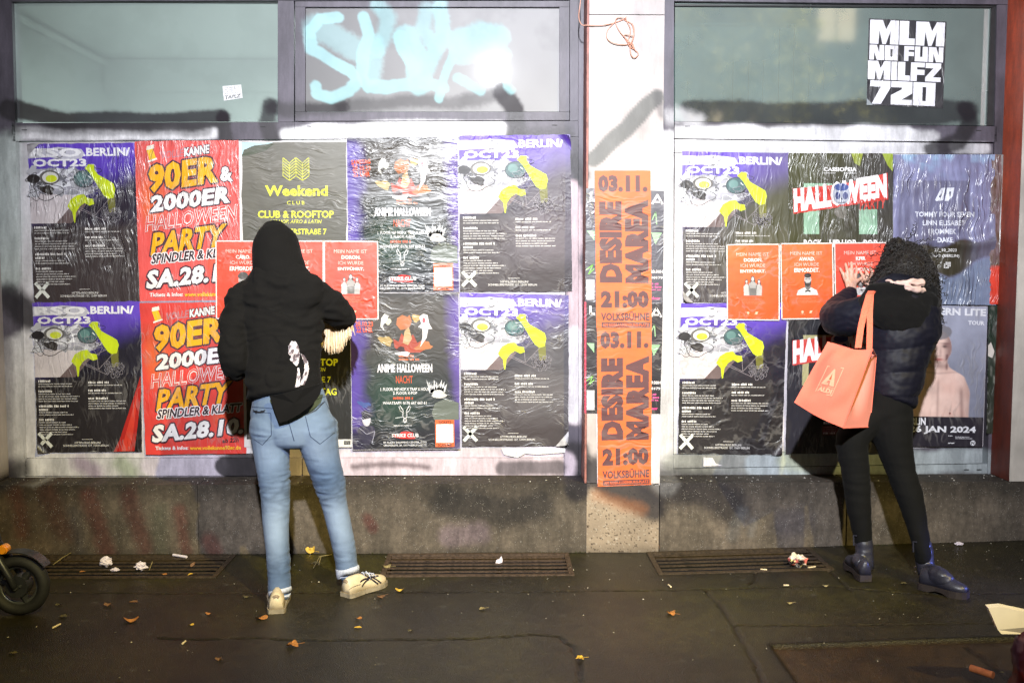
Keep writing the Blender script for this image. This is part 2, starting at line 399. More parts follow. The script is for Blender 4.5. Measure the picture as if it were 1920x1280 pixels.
# (polyline, half width, softness, colour, opacity)
SPRAY = [
 ([(28, 252), (400, 250)], 11, 5, WH, .96),
 ([(538, 250), (700, 240), (938, 240)], 13, 5, WH, .97),
 ([(560, 262), (930, 262)], 10, 5, WH, .9),
 ([(1248, 258), (1500, 252), (1700, 255)], 19, 6, WH, .97),
 ([(1700, 258), (1745, 258)], 14, 8, WH, .8),
 ([(1262, 285), (1730, 285)], 24, 8, WH, .85),
 ([(1790, 275), (1850, 278)], 9, 6, WH, .7),
 ([(1245, 300), (1245, 900)], 26, 10, WH, .72),
 ([(40, 300), (48, 520)], 26, 14, WH, .75), ([(52, 640), (58, 880)], 26, 14, WH, .7),
 ([(14, 262), (16, 510)], 22, 14, lin((205, 215, 212)), .85), ([(18, 640), (22, 840)], 14, 12, WH, .35),
 ([(14, 545), (60, 590)], 22, 14, DK, .9), ([(6, 900), (40, 880)], 18, 16, DK, .8),
 # dark outline of the big letters
 ([(10, 195), (40, 208), (120, 226), (200, 224), (290, 228), (360, 226), (418, 222)], 17, 6, DK, .93),
 ([(20, 243), (150, 244), (390, 247)], 7, 7, DK, .55),
 ([(420, 222), (425, 262)], 12, 5, DK, .9),
 ([(508, 200), (502, 235), (512, 268)], 15, 8, DK, .9), ([(512, 204), (560, 206), (640, 200)], 11, 9, DK, .75),
 ([(640, 196), (740, 192), (860, 192), (945, 178)], 11, 10, DK, .50),
 ([(945, 176), (966, 205), (965, 262)], 17, 7, DK, .85), ([(960, 250), (1060, 250)], 10, 10, DK, .6),
 ([(1075, 300), (1090, 330)], 14, 9, DK, .95), ([(1068, 262), (1092, 292)], 9, 9, DK, .5),
 ([(1235, 186), (1205, 208), (1150, 262), (1112, 300)], 14, 3, lin((98, 98, 96)), .93),
 ([(1236, 182), (1243, 215)], 8, 8, DK, .6),
 ([(1300, 208), (1480, 212), (1640, 212), (1812, 210)], 22, 8, DK, .86),
 ([(1262, 215), (1310, 226)], 12, 12, WH, .5),
 ([(1810, 205), (1822, 230), (1800, 265), (1745, 280)], 14, 6, DK, .88),
 ([(1878, 150), (1885, 300)], 12, 14, DK, .5),
 ([(1075, 355), (1078, 600), (1080, 780)], 14, 7, PK, .92), ([(1076, 620), (1080, 780)], 13, 7, WH, .8),
 ([(1080, 850), (1082, 915)], 22, 9, DK, .9),
 ([(80, 872), (260, 874), (300, 874)], 22, 14, WH, .75), ([(150, 868), (175, 885)], 12, 16, lin((150, 120, 160)), .6),
 ([(225, 868), (240, 885)], 13, 16, lin((130, 150, 110)), .6), ([(290, 872), (400, 872)], 24, 8, lin((225, 215, 232)), .9),
 ([(425, 872), (540, 872)], 24, 3, DK, .92), ([(545, 872), (1055, 872)], 26, 8, lin((232, 214, 226)), .93),
 ([(660, 876), (720, 868), (800, 876)], 4, 7, lin((70, 50, 50)), .7), ([(940, 880), (1050, 878)], 12, 5, DK, .75),
 ([(1262, 868), (1420, 868)], 18, 12, lin((170, 172, 165)), .7), ([(1420, 870), (1850, 864)], 20, 8, lin((190, 200, 205)), .85),
 ([(1480, 862), (1520, 868)], 13, 18, lin((200, 205, 150)), .45),
 # paint on the stone
 ([(1112, 885), (1165, 915), (1225, 950)], 24, 12, DK, .9), ([(1225, 905), (1320, 915), (1370, 950)], 32, 20, DK, .8),
 ([(1122, 925), (1170, 945), (1205, 958)], 9, 12, lin((190, 120, 70)), .35),
 ([(835, 940), (950, 962), (1010, 950)], 24, 18, lin((36, 34, 36)), .75),
 ([(845, 1003), (900, 1000)], 16, 14, lin((150, 130, 140)), .6),
 ([(165, 930), (200, 1030)], 13, 14, lin((92, 30, 30)), .5), ([(240, 930), (270, 1030)], 12, 14, lin((95, 34, 34)), .5),
 ([(335, 960), (350, 1030)], 9, 12, lin((110, 44, 44)), .5), ([(30, 930), (45, 1000)], 10, 14, lin((90, 34, 28)), .5),
 ([(90, 930), (125, 1000)], 16, 16, lin((80, 34, 26)), .45), ([(395, 1010), (405, 1030)], 12, 10, lin((120, 54, 50)), .5),
 ([(690, 975), (700, 990)], 8, 9, lin((120, 40, 44)), .5), ([(1395, 960), (1375, 1005)], 9, 10, lin((120, 122, 126)), .35),
 ([(1415, 975), (1410, 1000)], 5, 8, lin((130, 132, 136)), .35), ([(1470, 980), (1500, 975)], 20, 22, lin((88, 84, 96)), .45),
 ([(140, 960), (150, 1030)], 8, 14, lin((70, 68, 72)), .5), ([(300, 960), (300, 1030)], 12, 16, lin((72, 80, 66)), .5),
]
q = lambda a: [(540 + x / 2.977, y / 2.977) for x, y in a]
CYAN = [
 (q([(270, 95), (170, 120), (115, 190), (125, 290), (230, 350), (345, 405), (385, 455), (330, 505), (235, 540), (165, 520), (158, 480)]), 10, 3, .93),
 (q([(150, 160), (280, 230), (400, 290)]), 22, 10, .55),
 (q([(415, 90), (445, 190), (425, 300), (415, 430), (440, 475), (560, 480), (700, 480)]), 11, 3, .93),
 (q([(500, 20), (560, 90), (530, 200), (490, 280)]), 12, 8, .8), (q([(480, 230), (470, 420)]), 14, 9, .65),
 (q([(620, 200), (650, 290), (705, 380), (715, 470)]), 12, 3, .9), (q([(650, 200), (720, 330), (730, 470)]), 22, 5, .82),
 (q([(770, 40), (745, 150), (800, 230)]), 12, 8, .7), (q([(850, 30), (860, 200), (800, 330), (760, 400)]), 13, 7, .85),
 (q([(990, 190), (915, 330), (870, 430), (835, 555)]), 7, 2.5, .93), (q([(740, 470), (860, 480)]), 11, 4, .9),
 (q([(950, 220), (1060, 190), (1170, 200)]), 20, 8, .82), (q([(960, 290), (1080, 280), (1190, 310)]), 18, 6, .85),
 (q([(950, 430), (1020, 480), (1080, 515)]), 8, 4, .85), (q([(1225, 455), (1228, 490), (1260, 520)]), 6, 4, .8),
 (q([(490, 0), (500, 20)]), 9, 8, .6), (q([(850, -10), (850, 30)]), 10, 8, .6),
]
def paint(x, y, base, cyan=False):
    """base colour of the surface with every coat of spray that reaches it"""
    c = np.array(base, float)
    if c.ndim == 1: c = np.tile(c, (len(x), 1))
    wx = x + (fbm(x, y, 60, 5, 2) - .5) * 12; wy = y + (fbm(x, y, 60, 9, 2) - .5) * 12
    gr = fbm(x, y, 5, 3, 3)
    for pts, hw, sf, col, op in SPRAY:
        xs = [p[0] for p in pts]; ys = [p[1] for p in pts]; m = hw + sf * 2.5 + 8
        k = (x > min(xs) - m) & (x < max(xs) + m) & (y > min(ys) - m) & (y < max(ys) + m)
        if not k.any(): continue
        d = dline(wx[k], wy[k], pts) + (gr[k] - .5) * sf * .6
        a = (op * (1 - sstep(hw - sf * .6, hw + sf, d)))[:, None]
        c[k] = c[k] * (1 - a) + np.array(col) * a
    if cyan:
        for pts, hw, sf, op in CYAN:
            d = dline(wx, wy, pts) + (gr - .5) * sf * .8
            a = (op * .66 * (1 - sstep(hw - sf * .5, hw + sf, d)))[:, None]; c = c * (1 - a) + np.array(CY) * a
    dirt = (fbm(x, y, 60, 21, 5) - .5); c *= (1 + np.clip(dirt * .55, -.25, .12))[:, None]
    return np.clip(c, 0, 1)
def slab(name, quad, y, depth, mat, base, parent, dens=3.0, cyan=False, fn=None, bevel=.002):
    """board or bar: painted front sheet with real depth behind it (quad in photo pixels on plane y)"""
    (ax, ay), (bx, by), (cx, cy), (dx, dy) = quad
    nx = max(1, int(max(abs(bx - ax), abs(cx - dx)) / dens)); ny = max(1, int(max(abs(dy - ay), abs(cy - by)) / dens))
    u, v = np.meshgrid(np.linspace(0, 1, nx + 1), np.linspace(0, 1, ny + 1)); u = u.ravel(); v = v.ravel()
    X = ax * (1-u)*(1-v) + bx * u*(1-v) + cx * u*v + dx * (1-u)*v; Y = ay * (1-u)*(1-v) + by * u*(1-v) + cy * u*v + dy * (1-u)*v
    q4 = [np.array(P(*c, y)) for c in quad]; u = u[:, None]; v = v[:, None]
    W = q4[0]*(1-u)*(1-v) + q4[1]*u*(1-v) + q4[2]*u*v + q4[3]*(1-u)*v
    cols = paint(X, Y, base if fn is None else fn(X, Y), cyan)
    i = np.arange((nx + 1) * (ny + 1)).reshape(ny + 1, nx + 1)
    f = np.stack([i[:-1, :-1].ravel(), i[1:, :-1].ravel(), i[1:, 1:].ravel(), i[:-1, 1:].ravel()], 1)
    # sides: repeat the rim with depth
    rim = np.concatenate([i[0, :-1], i[:-1, -1], i[-1, :0:-1], i[:0:-1, 0]]); n = len(W); k = len(rim)
    inner = W[rim] ; back = inner + np.array([0, depth, 0])
    W2 = np.concatenate([W, inner, back]); c2 = np.concatenate([cols, cols[rim], cols[rim]])
    a = np.arange(k); b = (a + 1) % k
    side = np.stack([n + a, n + b, n + k + b, n + k + a], 1)
    return mk(name, W2, np.concatenate([f, side]), mat, parent, cols=c2, origin=(*(q4[0] + q4[2])[:2] / 2, q4[2][2]))
def R4(x0, y0, x1, y1): return [(x0, y0), (x1, y0), (x1, y1), (x0, y1)]

m_frame = Mcol('painted_metal_frame', rough=.5, spec=.45, nscale=90, nstr=.10, bump=.12, grime=.35)
m_panel = Mcol('painted_board', rough=.5, nscale=50, nstr=.10, bump=.2, grime=.3)
m_stone = Mcol('dirty_concrete', rough=.75, spec=.35, nscale=45, nstr=.28, bump=.5, bdist=.003, speck=.8, grime=.35)
m_wall = Mcol('painted_wall_panel', rough=.45, spec=.4, nscale=14, nstr=.06, bump=.12, grime=.18)
m_red = Mcol('red_painted_steel', rough=.5, nscale=40, nstr=.2, bump=.3, grime=.4)
FR = lin((98, 92, 104)); 
YB = .2

shop = empty('shopfront', (0, .6, 0), 'grey framed shopfront with posters on its boarded lower windows and spray painted frames', 'shopfront')
# --- pillars and plinth (structure of the building front)
PLZ = P(1000, 906, 0).z
bld = empty('building', (0, .5, 0), 'plain building front with whitish pillars above a dirty concrete plinth', 'building')
wallc = lin((188, 178, 177))
def strip(name, x0, x1, z0, z1, y0, depth, mat, base, parent, fn=None, dens=.012):
    """wall block in world units whose paint is looked up where the block stands"""
    nx = max(1, int((x1 - x0) / dens)); nz = max(1, int((z1 - z0) / dens))
    u, v = np.meshgrid(np.linspace(x0, x1, nx + 1), np.linspace(z1, z0, nz + 1)); u = u.ravel(); v = v.ravel()
    W = np.stack([u, np.full(len(u), y0), v], 1)
    Ri = np.array(CR.transposed()); d = (W - np.array(CAM)) @ Ri.T; X = 960 + F * d[:, 0] / -d[:, 2]; Y = 640 - F * d[:, 1] / -d[:, 2]
    cols = paint(X, Y, base if fn is None else fn(X, Y))
    i = np.arange((nx + 1) * (nz + 1)).reshape(nz + 1, nx + 1)
    f = np.stack([i[:-1, :-1].ravel(), i[1:, :-1].ravel(), i[1:, 1:].ravel(), i[:-1, 1:].ravel()], 1)
    rim = np.concatenate([i[0, :-1], i[:-1, -1], i[-1, :0:-1], i[:0:-1, 0]]); n = len(W); k = len(rim)
    a = np.arange(k); b = (a + 1) % k; side = np.stack([n + a, n + b, n + k + b, n + k + a], 1)
    return mk(name, np.concatenate([W, W[rim], W[rim] + [0, depth, 0]]), np.concatenate([f, side]), mat, parent, cols=np.concatenate([cols, cols[rim], cols[rim]]))
xl, xr = P(1100, 900, 0).x, P(1236, 900, 0).x          # middle pillar
xr2 = P(1904, 600, 0).x                                 # right pillar starts here
xl0 = P(-30, 600, 0).x                                  # left pillar ends here, outside the frame
zj = P(1170, 28, 0).z                                   # joint between two cladding panels
strip('pillar', xl, xr, PLZ + .002, zj - .002, 0, .45, m_wall, wallc, bld)
strip('pillar', xl, xr, zj + .002, 4.4, 0, .45, m_wall, wallc, bld)
def terr(X, Y):
    c = np.tile(np.array(lin((164, 146, 126))), (len(X), 1)) * (.85 + .3 * fbm(X, Y, 20, 3)[:, None]); s = vnoise(X, Y, 2.2, 77) > .84; c[s] = lin((70, 55, 42))
    s2 = vnoise(X, Y, 2.4, 57) > .86; c[s2] = lin((190, 176, 160)); return c * (1 - .35 * sstep(1012, 1035, Y))[:, None]
strip('pillar_base', xl, xr, -.12, PLZ - .001, -.004, .40, Mcol('terrazzo_stone', rough=.6, nscale=120, nstr=.15, bump=.3), (1, 1, 1), bld, fn=terr, dens=.0045)
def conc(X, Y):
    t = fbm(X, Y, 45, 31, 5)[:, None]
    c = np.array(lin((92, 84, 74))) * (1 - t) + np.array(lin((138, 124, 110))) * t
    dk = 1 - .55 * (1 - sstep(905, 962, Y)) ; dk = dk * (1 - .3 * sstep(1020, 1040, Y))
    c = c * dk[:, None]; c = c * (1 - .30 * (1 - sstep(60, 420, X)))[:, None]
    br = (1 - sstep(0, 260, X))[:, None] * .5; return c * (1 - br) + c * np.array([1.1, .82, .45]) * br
jp = [P(x, 1000, 0).x for x in (-700, -330, 372, 1100)]
for a, b in zip(jp[:-1], jp[1:]):
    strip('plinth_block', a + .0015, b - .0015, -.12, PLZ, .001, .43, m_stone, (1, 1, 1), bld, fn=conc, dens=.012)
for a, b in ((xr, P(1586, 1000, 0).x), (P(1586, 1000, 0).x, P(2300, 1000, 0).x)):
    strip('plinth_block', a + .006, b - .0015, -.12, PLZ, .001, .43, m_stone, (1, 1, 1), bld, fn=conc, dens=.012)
# orange red side face of the right pillar and its whitish front
strip('pillar', xr2, xr2 + .62, PLZ + .002, 4.4, 0, .45, m_wall, lin((205, 196, 186)), bld, dens=.03)
strip('pillar', xl0 - .62, xl0, PLZ + .002, 4.4, 0, .45, m_wall, wallc, bld, dens=.05)
def redc(v):
    return lin((196, 84, 50))
mb = MB(); nz = 60; z0, z1 = PLZ + .003, 4.35
vs = []; cs = []; fs = []
for i in range(nz + 1):
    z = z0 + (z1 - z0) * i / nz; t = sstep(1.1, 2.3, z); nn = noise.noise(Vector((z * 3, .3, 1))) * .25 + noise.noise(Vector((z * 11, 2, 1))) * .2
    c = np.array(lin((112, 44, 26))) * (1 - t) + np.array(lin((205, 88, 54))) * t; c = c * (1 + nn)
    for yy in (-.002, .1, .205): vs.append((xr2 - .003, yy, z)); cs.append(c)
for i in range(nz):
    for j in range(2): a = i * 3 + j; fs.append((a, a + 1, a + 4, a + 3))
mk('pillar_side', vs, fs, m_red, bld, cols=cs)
# thin rusty strip on the left face of the middle pillar
mb = MB(); mb.box((xl - .012, -.002, PLZ + .002), (xl - .0015, .19, 3.6)); mb.build('corner_trim', M('rusty_trim', lin((150, 96, 88)), nscale=25, nstr=.4, rough=.6), bld)
ZL = P(960, -50, .05).z
# wall above the windows, side walls and what stands beyond the frame
strip('lintel_wall', xl0, xl - .002, ZL, 4.4, .05, .40, m_wall, lin((150, 142, 140)), bld, dens=.06)
strip('lintel_wall', xr + .002, xr2 - .002, ZL, 4.4, .05, .40, m_wall, lin((150, 142, 140)), bld, dens=.06)
for a, b in ((xl0 - 4.6, xl0 - .622), (xr2 + .622, xr2 + 4.6)):
    strip('wall', a, b, -.12, 4.4, .03, .42, m_wall, lin((150, 142, 134)), bld, dens=.1)
strip('upper_wall', xl0 - 4.6, xr2 + 4.6, 4.402, 8.5, .02, .45, m_wall, lin((160, 152, 142)), bld, dens=.2)

# --- left bay: frame members butt end to end
def bay_panel_col(X, Y):
    t = fbm(X, Y, 22, 12, 4)[:, None]; return np.array(lin((236, 228, 234))) * t + np.array(lin((184, 178, 186))) * (1 - t)
def member(q4, **kw): return slab('window_frame', q4, kw.pop('y', YB), .09, m_frame, kw.pop('base', FR), shop, **kw)
member([(-40, -60), (20, -60), (47, 906), (-25, 906)])                       # outer left jamb
member([(20.5, -60), (1084, -60), (1084, -1), (20.7, 3)])                     # head
member([(21.5, 231), (552, 229), (552, 261), (23, 265)])                      # transom
member([(552.6, 229), (1084, 227), (1084, 256), (552.6, 261)])
member([(521, 2), (551, 2), (551, 228.4), (521, 228.6)])                      # mullion
member([(1068.6, -.4), (1084, -.6), (1084, 226.4), (1068.6, 226.6)])
member([(1084.6, -60), (1101, -60), (1100, 908), (1084.6, 908)], y=YB + .02)
member([(1063.5, 257), (1084, 256.5), (1084, 893), (1058, 893)], y=YB + .001)
member([(24, 266), (35, 266), (50, 892), (47.5, 892)], y=YB + .001)
member([(36, 859), (565.5, 858), (565.5, 891), (51, 892)], y=YB + .001)
member([(567.5, 858), (1058, 858), (1057, 890.5), (567.5, 891)], y=YB + .001)
member([(47, 893), (1084, 892), (1084, 907), (48, 907.5)], base=lin((60, 55, 52)), y=YB + .004)
# opening light (sash) round the frosted pane
for q4 in ([(553.5, 3), (1067.5, 2), (1067.5, 13.2), (553.5, 13.2)], [(553.5, 210), (1067.5, 210), (1067.5, 225.4), (553.5, 227.2)],
           [(553.5, 13.8), (572, 13.8), (572, 209.5), (553.5, 209.5)], [(1049, 13.8), (1067.5, 13.8), (1067.5, 209.5), (1049, 209.5)]):
    slab('window_sash', q4, YB - .006, .07, m_frame, FR, shop, cyan=True)
slab('lower_board', [(36, 267.5), (565, 263), (565, 857), (49.5, 858)], YB + .006, .02, m_panel, (1, 1, 1), shop, fn=bay_panel_col, dens=5)
slab('lower_board', [(567, 263), (1062.5, 258.5), (1057, 857), (567, 857)], YB + .006, .02, m_panel, (1, 1, 1), shop, fn=bay_panel_col, dens=5)
# --- right bay
member([(1239, -60), (1264, -60), (1262, 893), (1234, 897)])                   # left jamb
member([(1264.5, -60), (1904, -60), (1904, 9), (1264.5, 2.5)])
member([(1265, 228), (1869, 237), (1869, 266.5), (1265, 259.5)])
member([(1869.6, 9.6), (1903, 9.6), (1896, 888), (1852, 889)])
member([(1265, 261.5), (1862, 269.5), (1862, 289), (1265, 286)], y=YB + .003)
member([(1262.5, 852), (1842, 838), (1842, 868), (1262.5, 877.5)], y=YB + .003)
member([(1262, 878.7), (1851, 869.2), (1851, 888), (1262, 893)], y=YB + .005, base=lin((110, 108, 112)))
slab('lower_board', [(1265.5, 287), (1862, 290), (1843, 837), (1263, 851)], YB + .006, .02, m_panel, (1, 1, 1), shop, fn=bay_panel_col, dens=5)
mb = MB()
for px, py in ((46, 244), (493, 238), (580, 237), (1040, 235)): 
    p = P(px, py, YB); mb.box((p.x - .014, YB - .0015, p.z - .002), (p.x + .014, YB + .001, p.z + .002))
for px, py in ((1289, 237), (1835, 245), (1812, 880), (1836, 880)):
    p = P(px, py, YB); mb.box((p.x - .014, YB - .0015, p.z - .002), (p.x + .014, YB + .001, p.z + .002))
tag(mb.build('drain_slots', M('slot_shadow', (.01, .01, .01)), shop), kind='stuff')

# --- panes: real tinted glass; soot and dust as a thin diffuse film carrying the spray paint
def pane_mat(name, film, rough, refl, opac, milky=0):
    m, t, b, N, L = nodes(name)
    at = N('Attribute', attribute_name='Col'); al = N('Attribute', attribute_name='Film')
    out = t.nodes['Material Output']
    df = N('BsdfDiffuse'); L(at.outputs['Color'], df.inputs[0])
    tr = N('BsdfTransparent'); tr.inputs[0].default_value = (.80, .87, .85, 1)
    tl = N('BsdfTranslucent'); L(at.outputs['Color'], tl.inputs[0])
    body = N('MixShader'); L(al.outputs['Fac'], body.inputs[0]); L(tr.outputs[0], body.inputs[1])
    if milky:
        a = N('MixShader'); a.inputs[0].default_value = milky; L(df.outputs[0], a.inputs[1]); L(tl.outputs[0], a.inputs[2]); L(a.outputs[0], body.inputs[2])
    else: L(df.outputs[0], body.inputs[2])
    gl = N('BsdfGlossy'); gl.inputs['Roughness'].default_value = rough; gl.inputs[0].default_value = (1, 1, 1, 1)
    fr = N('Fresnel'); fr.inputs[0].default_value = refl
    mx = N('MixShader'); L(fr.outputs[0], mx.inputs[0]); L(body.outputs[0], mx.inputs[1]); L(gl.outputs[0], mx.inputs[2])
    L(mx.outputs[0], out.inputs['Surface']); return m
def pane(quad, y, mat, film_fn, dens, cyan=False):
    o = slab('glass_pane', quad, y, .008, mat, (0, 0, 0), shop, dens=dens, cyan=cyan)
    # film strength: how much paint and dust lies on the glass at each vertex
    me = o.data; v = np.empty(len(me.vertices) * 3); me.vertices.foreach_get('co', v); v = v.reshape(-1, 3) + np.array(wloc(o))
    Ri = np.array(CR.transposed()); d = (v - np.array(CAM)) @ Ri.T; X = 960 + F * d[:, 0] / -d[:, 2]; Y = 640 - F * d[:, 1] / -d[:, 2]
    A = paint(X, Y, np.zeros(3), cyan); B = paint(X, Y, np.ones(3), cyan)
    cov = 1 - np.clip((B - A).mean(1) / 1.0, 0, 1); f0, dust = film_fn(X, Y)
    film = np.clip(f0 + (1 - f0) * np.clip(cov * 1.05 - .03, 0, 1), 0, 1)
    cols = np.clip(A + (B - A) * dust, 0, 1)
    c = np.ones((len(v), 4), dtype=np.float32); c[:, :3] = cols; me.color_attributes['Col'].data.foreach_set('color', c.ravel())
    at = me.attributes.new('Film', 'FLOAT', 'POINT'); at.data.foreach_set('value', film.astype(np.float32))
    return o
teal = np.array(lin((176, 190, 186))); fro = np.array(lin((172, 170, 172)))
pane([(21, 4), (520.6, 2.5), (520.6, 228), (22, 229.5)], YB + .03, pane_mat('dusty_glass', teal, .03, 1.45, 1), lambda X, Y: (np.full(len(X), .50) + .06 * fbm(X, Y, 90, 3), teal), 3)
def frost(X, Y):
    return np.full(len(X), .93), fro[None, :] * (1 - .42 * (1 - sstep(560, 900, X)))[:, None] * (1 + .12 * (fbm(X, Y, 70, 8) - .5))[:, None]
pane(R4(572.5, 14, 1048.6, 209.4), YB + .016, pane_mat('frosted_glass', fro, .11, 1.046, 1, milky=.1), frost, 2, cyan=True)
pane([(1265.5, 3.5), (1868, 10.5), (1868, 236), (1265.5, 227.5)], YB + .03, pane_mat('mirror_film_glass', teal, .045, 2.7, 1),
     lambda X, Y: (np.full(len(X), .56) + .12 * fbm(X, Y, 70, 13), np.array(lin((146, 160, 156)))), 3)
# rebates: dark rubber seals round the fixed panes
mb = MB()
for (x0, y0, x1, y1) in ((20.7, 3, 520.8, 6), (20.7, 3, 26, 230), (1265, 9, 1868, 15), (1858, 14, 1868.6, 236), (572, 13.4, 1049, 17)):
    a = P(x0, y0, YB + .02); b = P(x1, y1, YB + .02); mb.box((a.x, YB + .012, b.z), (b.x, YB + .024, a.z))
mb.build('window_seal', M('rubber_seal', (.02, .02, .022), rough=.5), shop)
# --- room behind the left panes
m_room = M('white_room_paint', (.62, .66, .64), rough=.9, nscale=2, nstr=.03, bump=0)
rm = empty('room', (-1, 2, .4), 'plain white room seen through the dusty panes above the posters', 'room')
def quadmesh(name, pts, mat, parent): return mk(name, pts, [(0, 1, 2, 3)], mat, parent)
X0, X1, Y0, Y1, Z0, Z1 = -3.25, .40, .32, 3.2, .45, 3.27
quadmesh('wall', [(X0, Y1, Z0), (X1, Y1, Z0), (X1, Y1, Z1), (X0, Y1, Z1)], m_room, rm)
quadmesh('wall', [(X0, Y0, Z0), (X0, Y1, Z0), (X0, Y1, Z1), (X0, Y0, Z1)], m_room, rm)
quadmesh('wall', [(X1, Y0, Z0), (X1, Y1, Z0), (X1, Y1, Z1), (X1, Y0, Z1)], m_room, rm)
quadmesh('ceiling', [(X0, Y0, Z1), (X1, Y0, Z1), (X1, Y1, Z1), (X0, Y1, Z1)], m_room, rm)
quadmesh('floor', [(X0, Y0, Z0), (X1, Y0, Z0), (X1, Y1, Z0), (X0, Y1, Z0)], M('room_floor', (.3, .28, .25)), rm)
mb = MB(); mb.box((X0 + .01, Y1 - .10, Z1 - .26), (X1 - .01, Y1 - .012, Z1 - .01)); mb.build('ceiling_beam', m_room, rm)
mb = MB(); mb.tube([(X0 + .05, .4, Z1 - .05), (X0 + .05, Y1 - .12, Z1 - .05)], .025, 8); mb.build('ceiling_pipe', m_room, rm)
rl = lamp('AREA', 'room_fill_light', (-1.4, 1.6, 3.1), (-1.4, 1.6, 0), 60, (.86, 1, .97), size=1.2)  # added fill lamp brightening the room, no such lamp is seen
# --- drawn blind behind the right pane
mb = MB(); a = P(1268, -20, .5); b = P(1900, 260, .5)
nb = 26
for i in range(nb):
    x = a.x - .1 + (b.x - a.x + .3) * i / nb; x2 = a.x - .1 + (b.x - a.x + .3) * (i + 1) / nb
    mb.add([(x, .50 + .01 * (i % 2), b.z - .3), (x2 - .004, .50 + .01 * ((i + 1) % 2), b.z - .3), (x2 - .004, .50 + .01 * ((i + 1) % 2), 3.2), (x, .50 + .01 * (i % 2), 3.2)], [(0, 1, 2, 3)])
tag(mb.build('blind', M('teal_blind', lin((112, 140, 138)), rough=.8, nscale=8)), 'drawn grey green blind hanging behind the right upper pane', 'blind')

# --- reflections: a street tree and a lit house across the road, behind the photographer
t = empty('street_tree', (4.6, -17, 0), 'broad street tree across the road, seen only mirrored in the right pane', 'tree')
mb = MB(); mb.tube([(4.6, -17, 0), (4.5, -17, 2.5), (4.7, -16.8, 4.4)], [.22, .17, .13], 10)
for k in range(7):
    a = k * .9; mb.tube([(4.6, -16.9, 2.9 + k * .25), (4.6 + 1.3 * math.cos(a), -16.9 + 1.3 * math.sin(a), 5 + .2 * k), (4.6 + 2.5 * math.cos(a), -16.9 + 2.5 * math.sin(a), 6.4)], [.09, .055, .02], 6)
mb.build('trunk', M('bark', (.10, .08, .06), nscale=12, bump=.5), t)
n = 14000; cen = np.array([(4.6 + rng.normal(0, 1.7), -16.9 + rng.normal(0, 1.2), 6.1 + rng.normal(0, 1.1)) for _ in range(70)])
pc = cen[rng.integers(0, 70, n)] + rng.normal(0, .38, (n, 3)); a1 = rng.normal(0, 1, (n, 3)); a1 /= np.linalg.norm(a1, axis=1)[:, None]; a2 = np.cross(a1, rng.normal(0, 1, (n, 3))); a2 /= np.linalg.norm(a2, axis=1)[:, None]
V = np.stack([pc - a1 * .08, pc + a2 * .045, pc + a1 * .08, pc - a2 * .045], 1).reshape(-1, 3)
tag(mk('crown', V, np.arange(4 * n).reshape(-1, 4), M('leaves', (.16, .17, .05), nscale=1, nstr=.4, rough=.6), t), kind='stuff')
lamp('SPOT', 'tree_lamp_light', (9.5, -13.6, 8.5), (4.6, -16.9, 6.1), 6500, (1, .85, .5), spot_size=R(100), spot_blend=.5, shadow_soft_size=.2)
hs = empty('house', (6, -28, 0), 'dark house across the road with lit windows, mirrored in the right pane', 'house')
mb = MB(); mb.box((-14, -29, 0), (20, -28, 14)); mb.build('wall', M('dark_render', (.16, .15, .13)), hs)
em, tt, bb, N, L = nodes('lit_window'); bb.inputs['Base Color'].default_value = (.6, .5, .35, 1); bb.inputs['Emission Color'].default_value = (1, .82, .5, 1); bb.inputs['Emission Strength'].default_value = 1.8
for wx, wz in ((7.05, 7.2), (1.2, 7.2), (11.5, 10.0), (4.4, 3.6)):
    f = MB(); f.box((wx - .75, -28.02, wz - 1.0), (wx + .75, -27.97, wz + 1.0)); f.build('window', M('window_surround', (.3, .28, .25)), hs)
    f = MB(); f.box((wx - .62, -27.968, wz - .88), (wx - .04, -27.95, wz + .88)); f.box((wx + .04, -27.968, wz - .88), (wx + .62, -27.95, wz + .88)); f.build('window_pane', em, hs)

# ------------------------------------------------------------ pavement
GR = [[GP(742 - 8, 1040), GP(1060, 1040), GP(1063, 1081), GP(742, 1081)],
      [GP(95, 1042), GP(430, 1042), GP(400, 1080), GP(90, 1080)],
      [GP(1222, 1036), GP(1510, 1026), GP(1548, 1068), GP(1240, 1074)]]
grects = []
for g4 in GR:
    xs = [p.x for p in g4]; ys = [p.y for p in g4]; grects.append((min(xs), -.395, max(xs), -.045))
CRK = [([GP(1320, 1105), GP(1350, 1135), GP(1374, 1170), GP(1400, 1212), GP(1440, 1290), GP(1460, 1330)], .007),
       ([GP(300, 1196), GP(380, 1199), GP(470, 1196), GP(560, 1200), GP(700, 1200), GP(850, 1199), GP(1000, 1190), GP(1045, 1193), GP(1070, 1210), GP(1088, 1245), GP(1085, 1290)], .006),
       ([GP(0, 1110), GP(150, 1111), GP(380, 1112), GP(700, 1110), GP(1060, 1110), GP(1320, 1104)], .004), ([GP(1320, 1105), GP(1560, 1098), GP(1700, 1112), GP(1930, 1112)], .004),
       ([GP(1380, 1172), GP(1500, 1172), GP(1700, 1170), GP(1930, 1168)], .005), ([GP(1815, 1205), GP(1860, 1238), GP(1915, 1280)], .009),
       ([GP(1418, 1068), GP(1416, 1085), GP(1404, 1100)], .004), ([GP(1545, 1058), GP(1580, 1092), GP(1600, 1110)], .005)]
SL = [(GP(1440, 1206).x, GP(1440, 1206).y), (GP(1500, 1290).x, GP(1500, 1290).y)]
GUM = [(rng.uniform(-2.4, 2.6), rng.uniform(-1.7, -.3), rng.uniform(.008, .02)) for _ in range(46)]
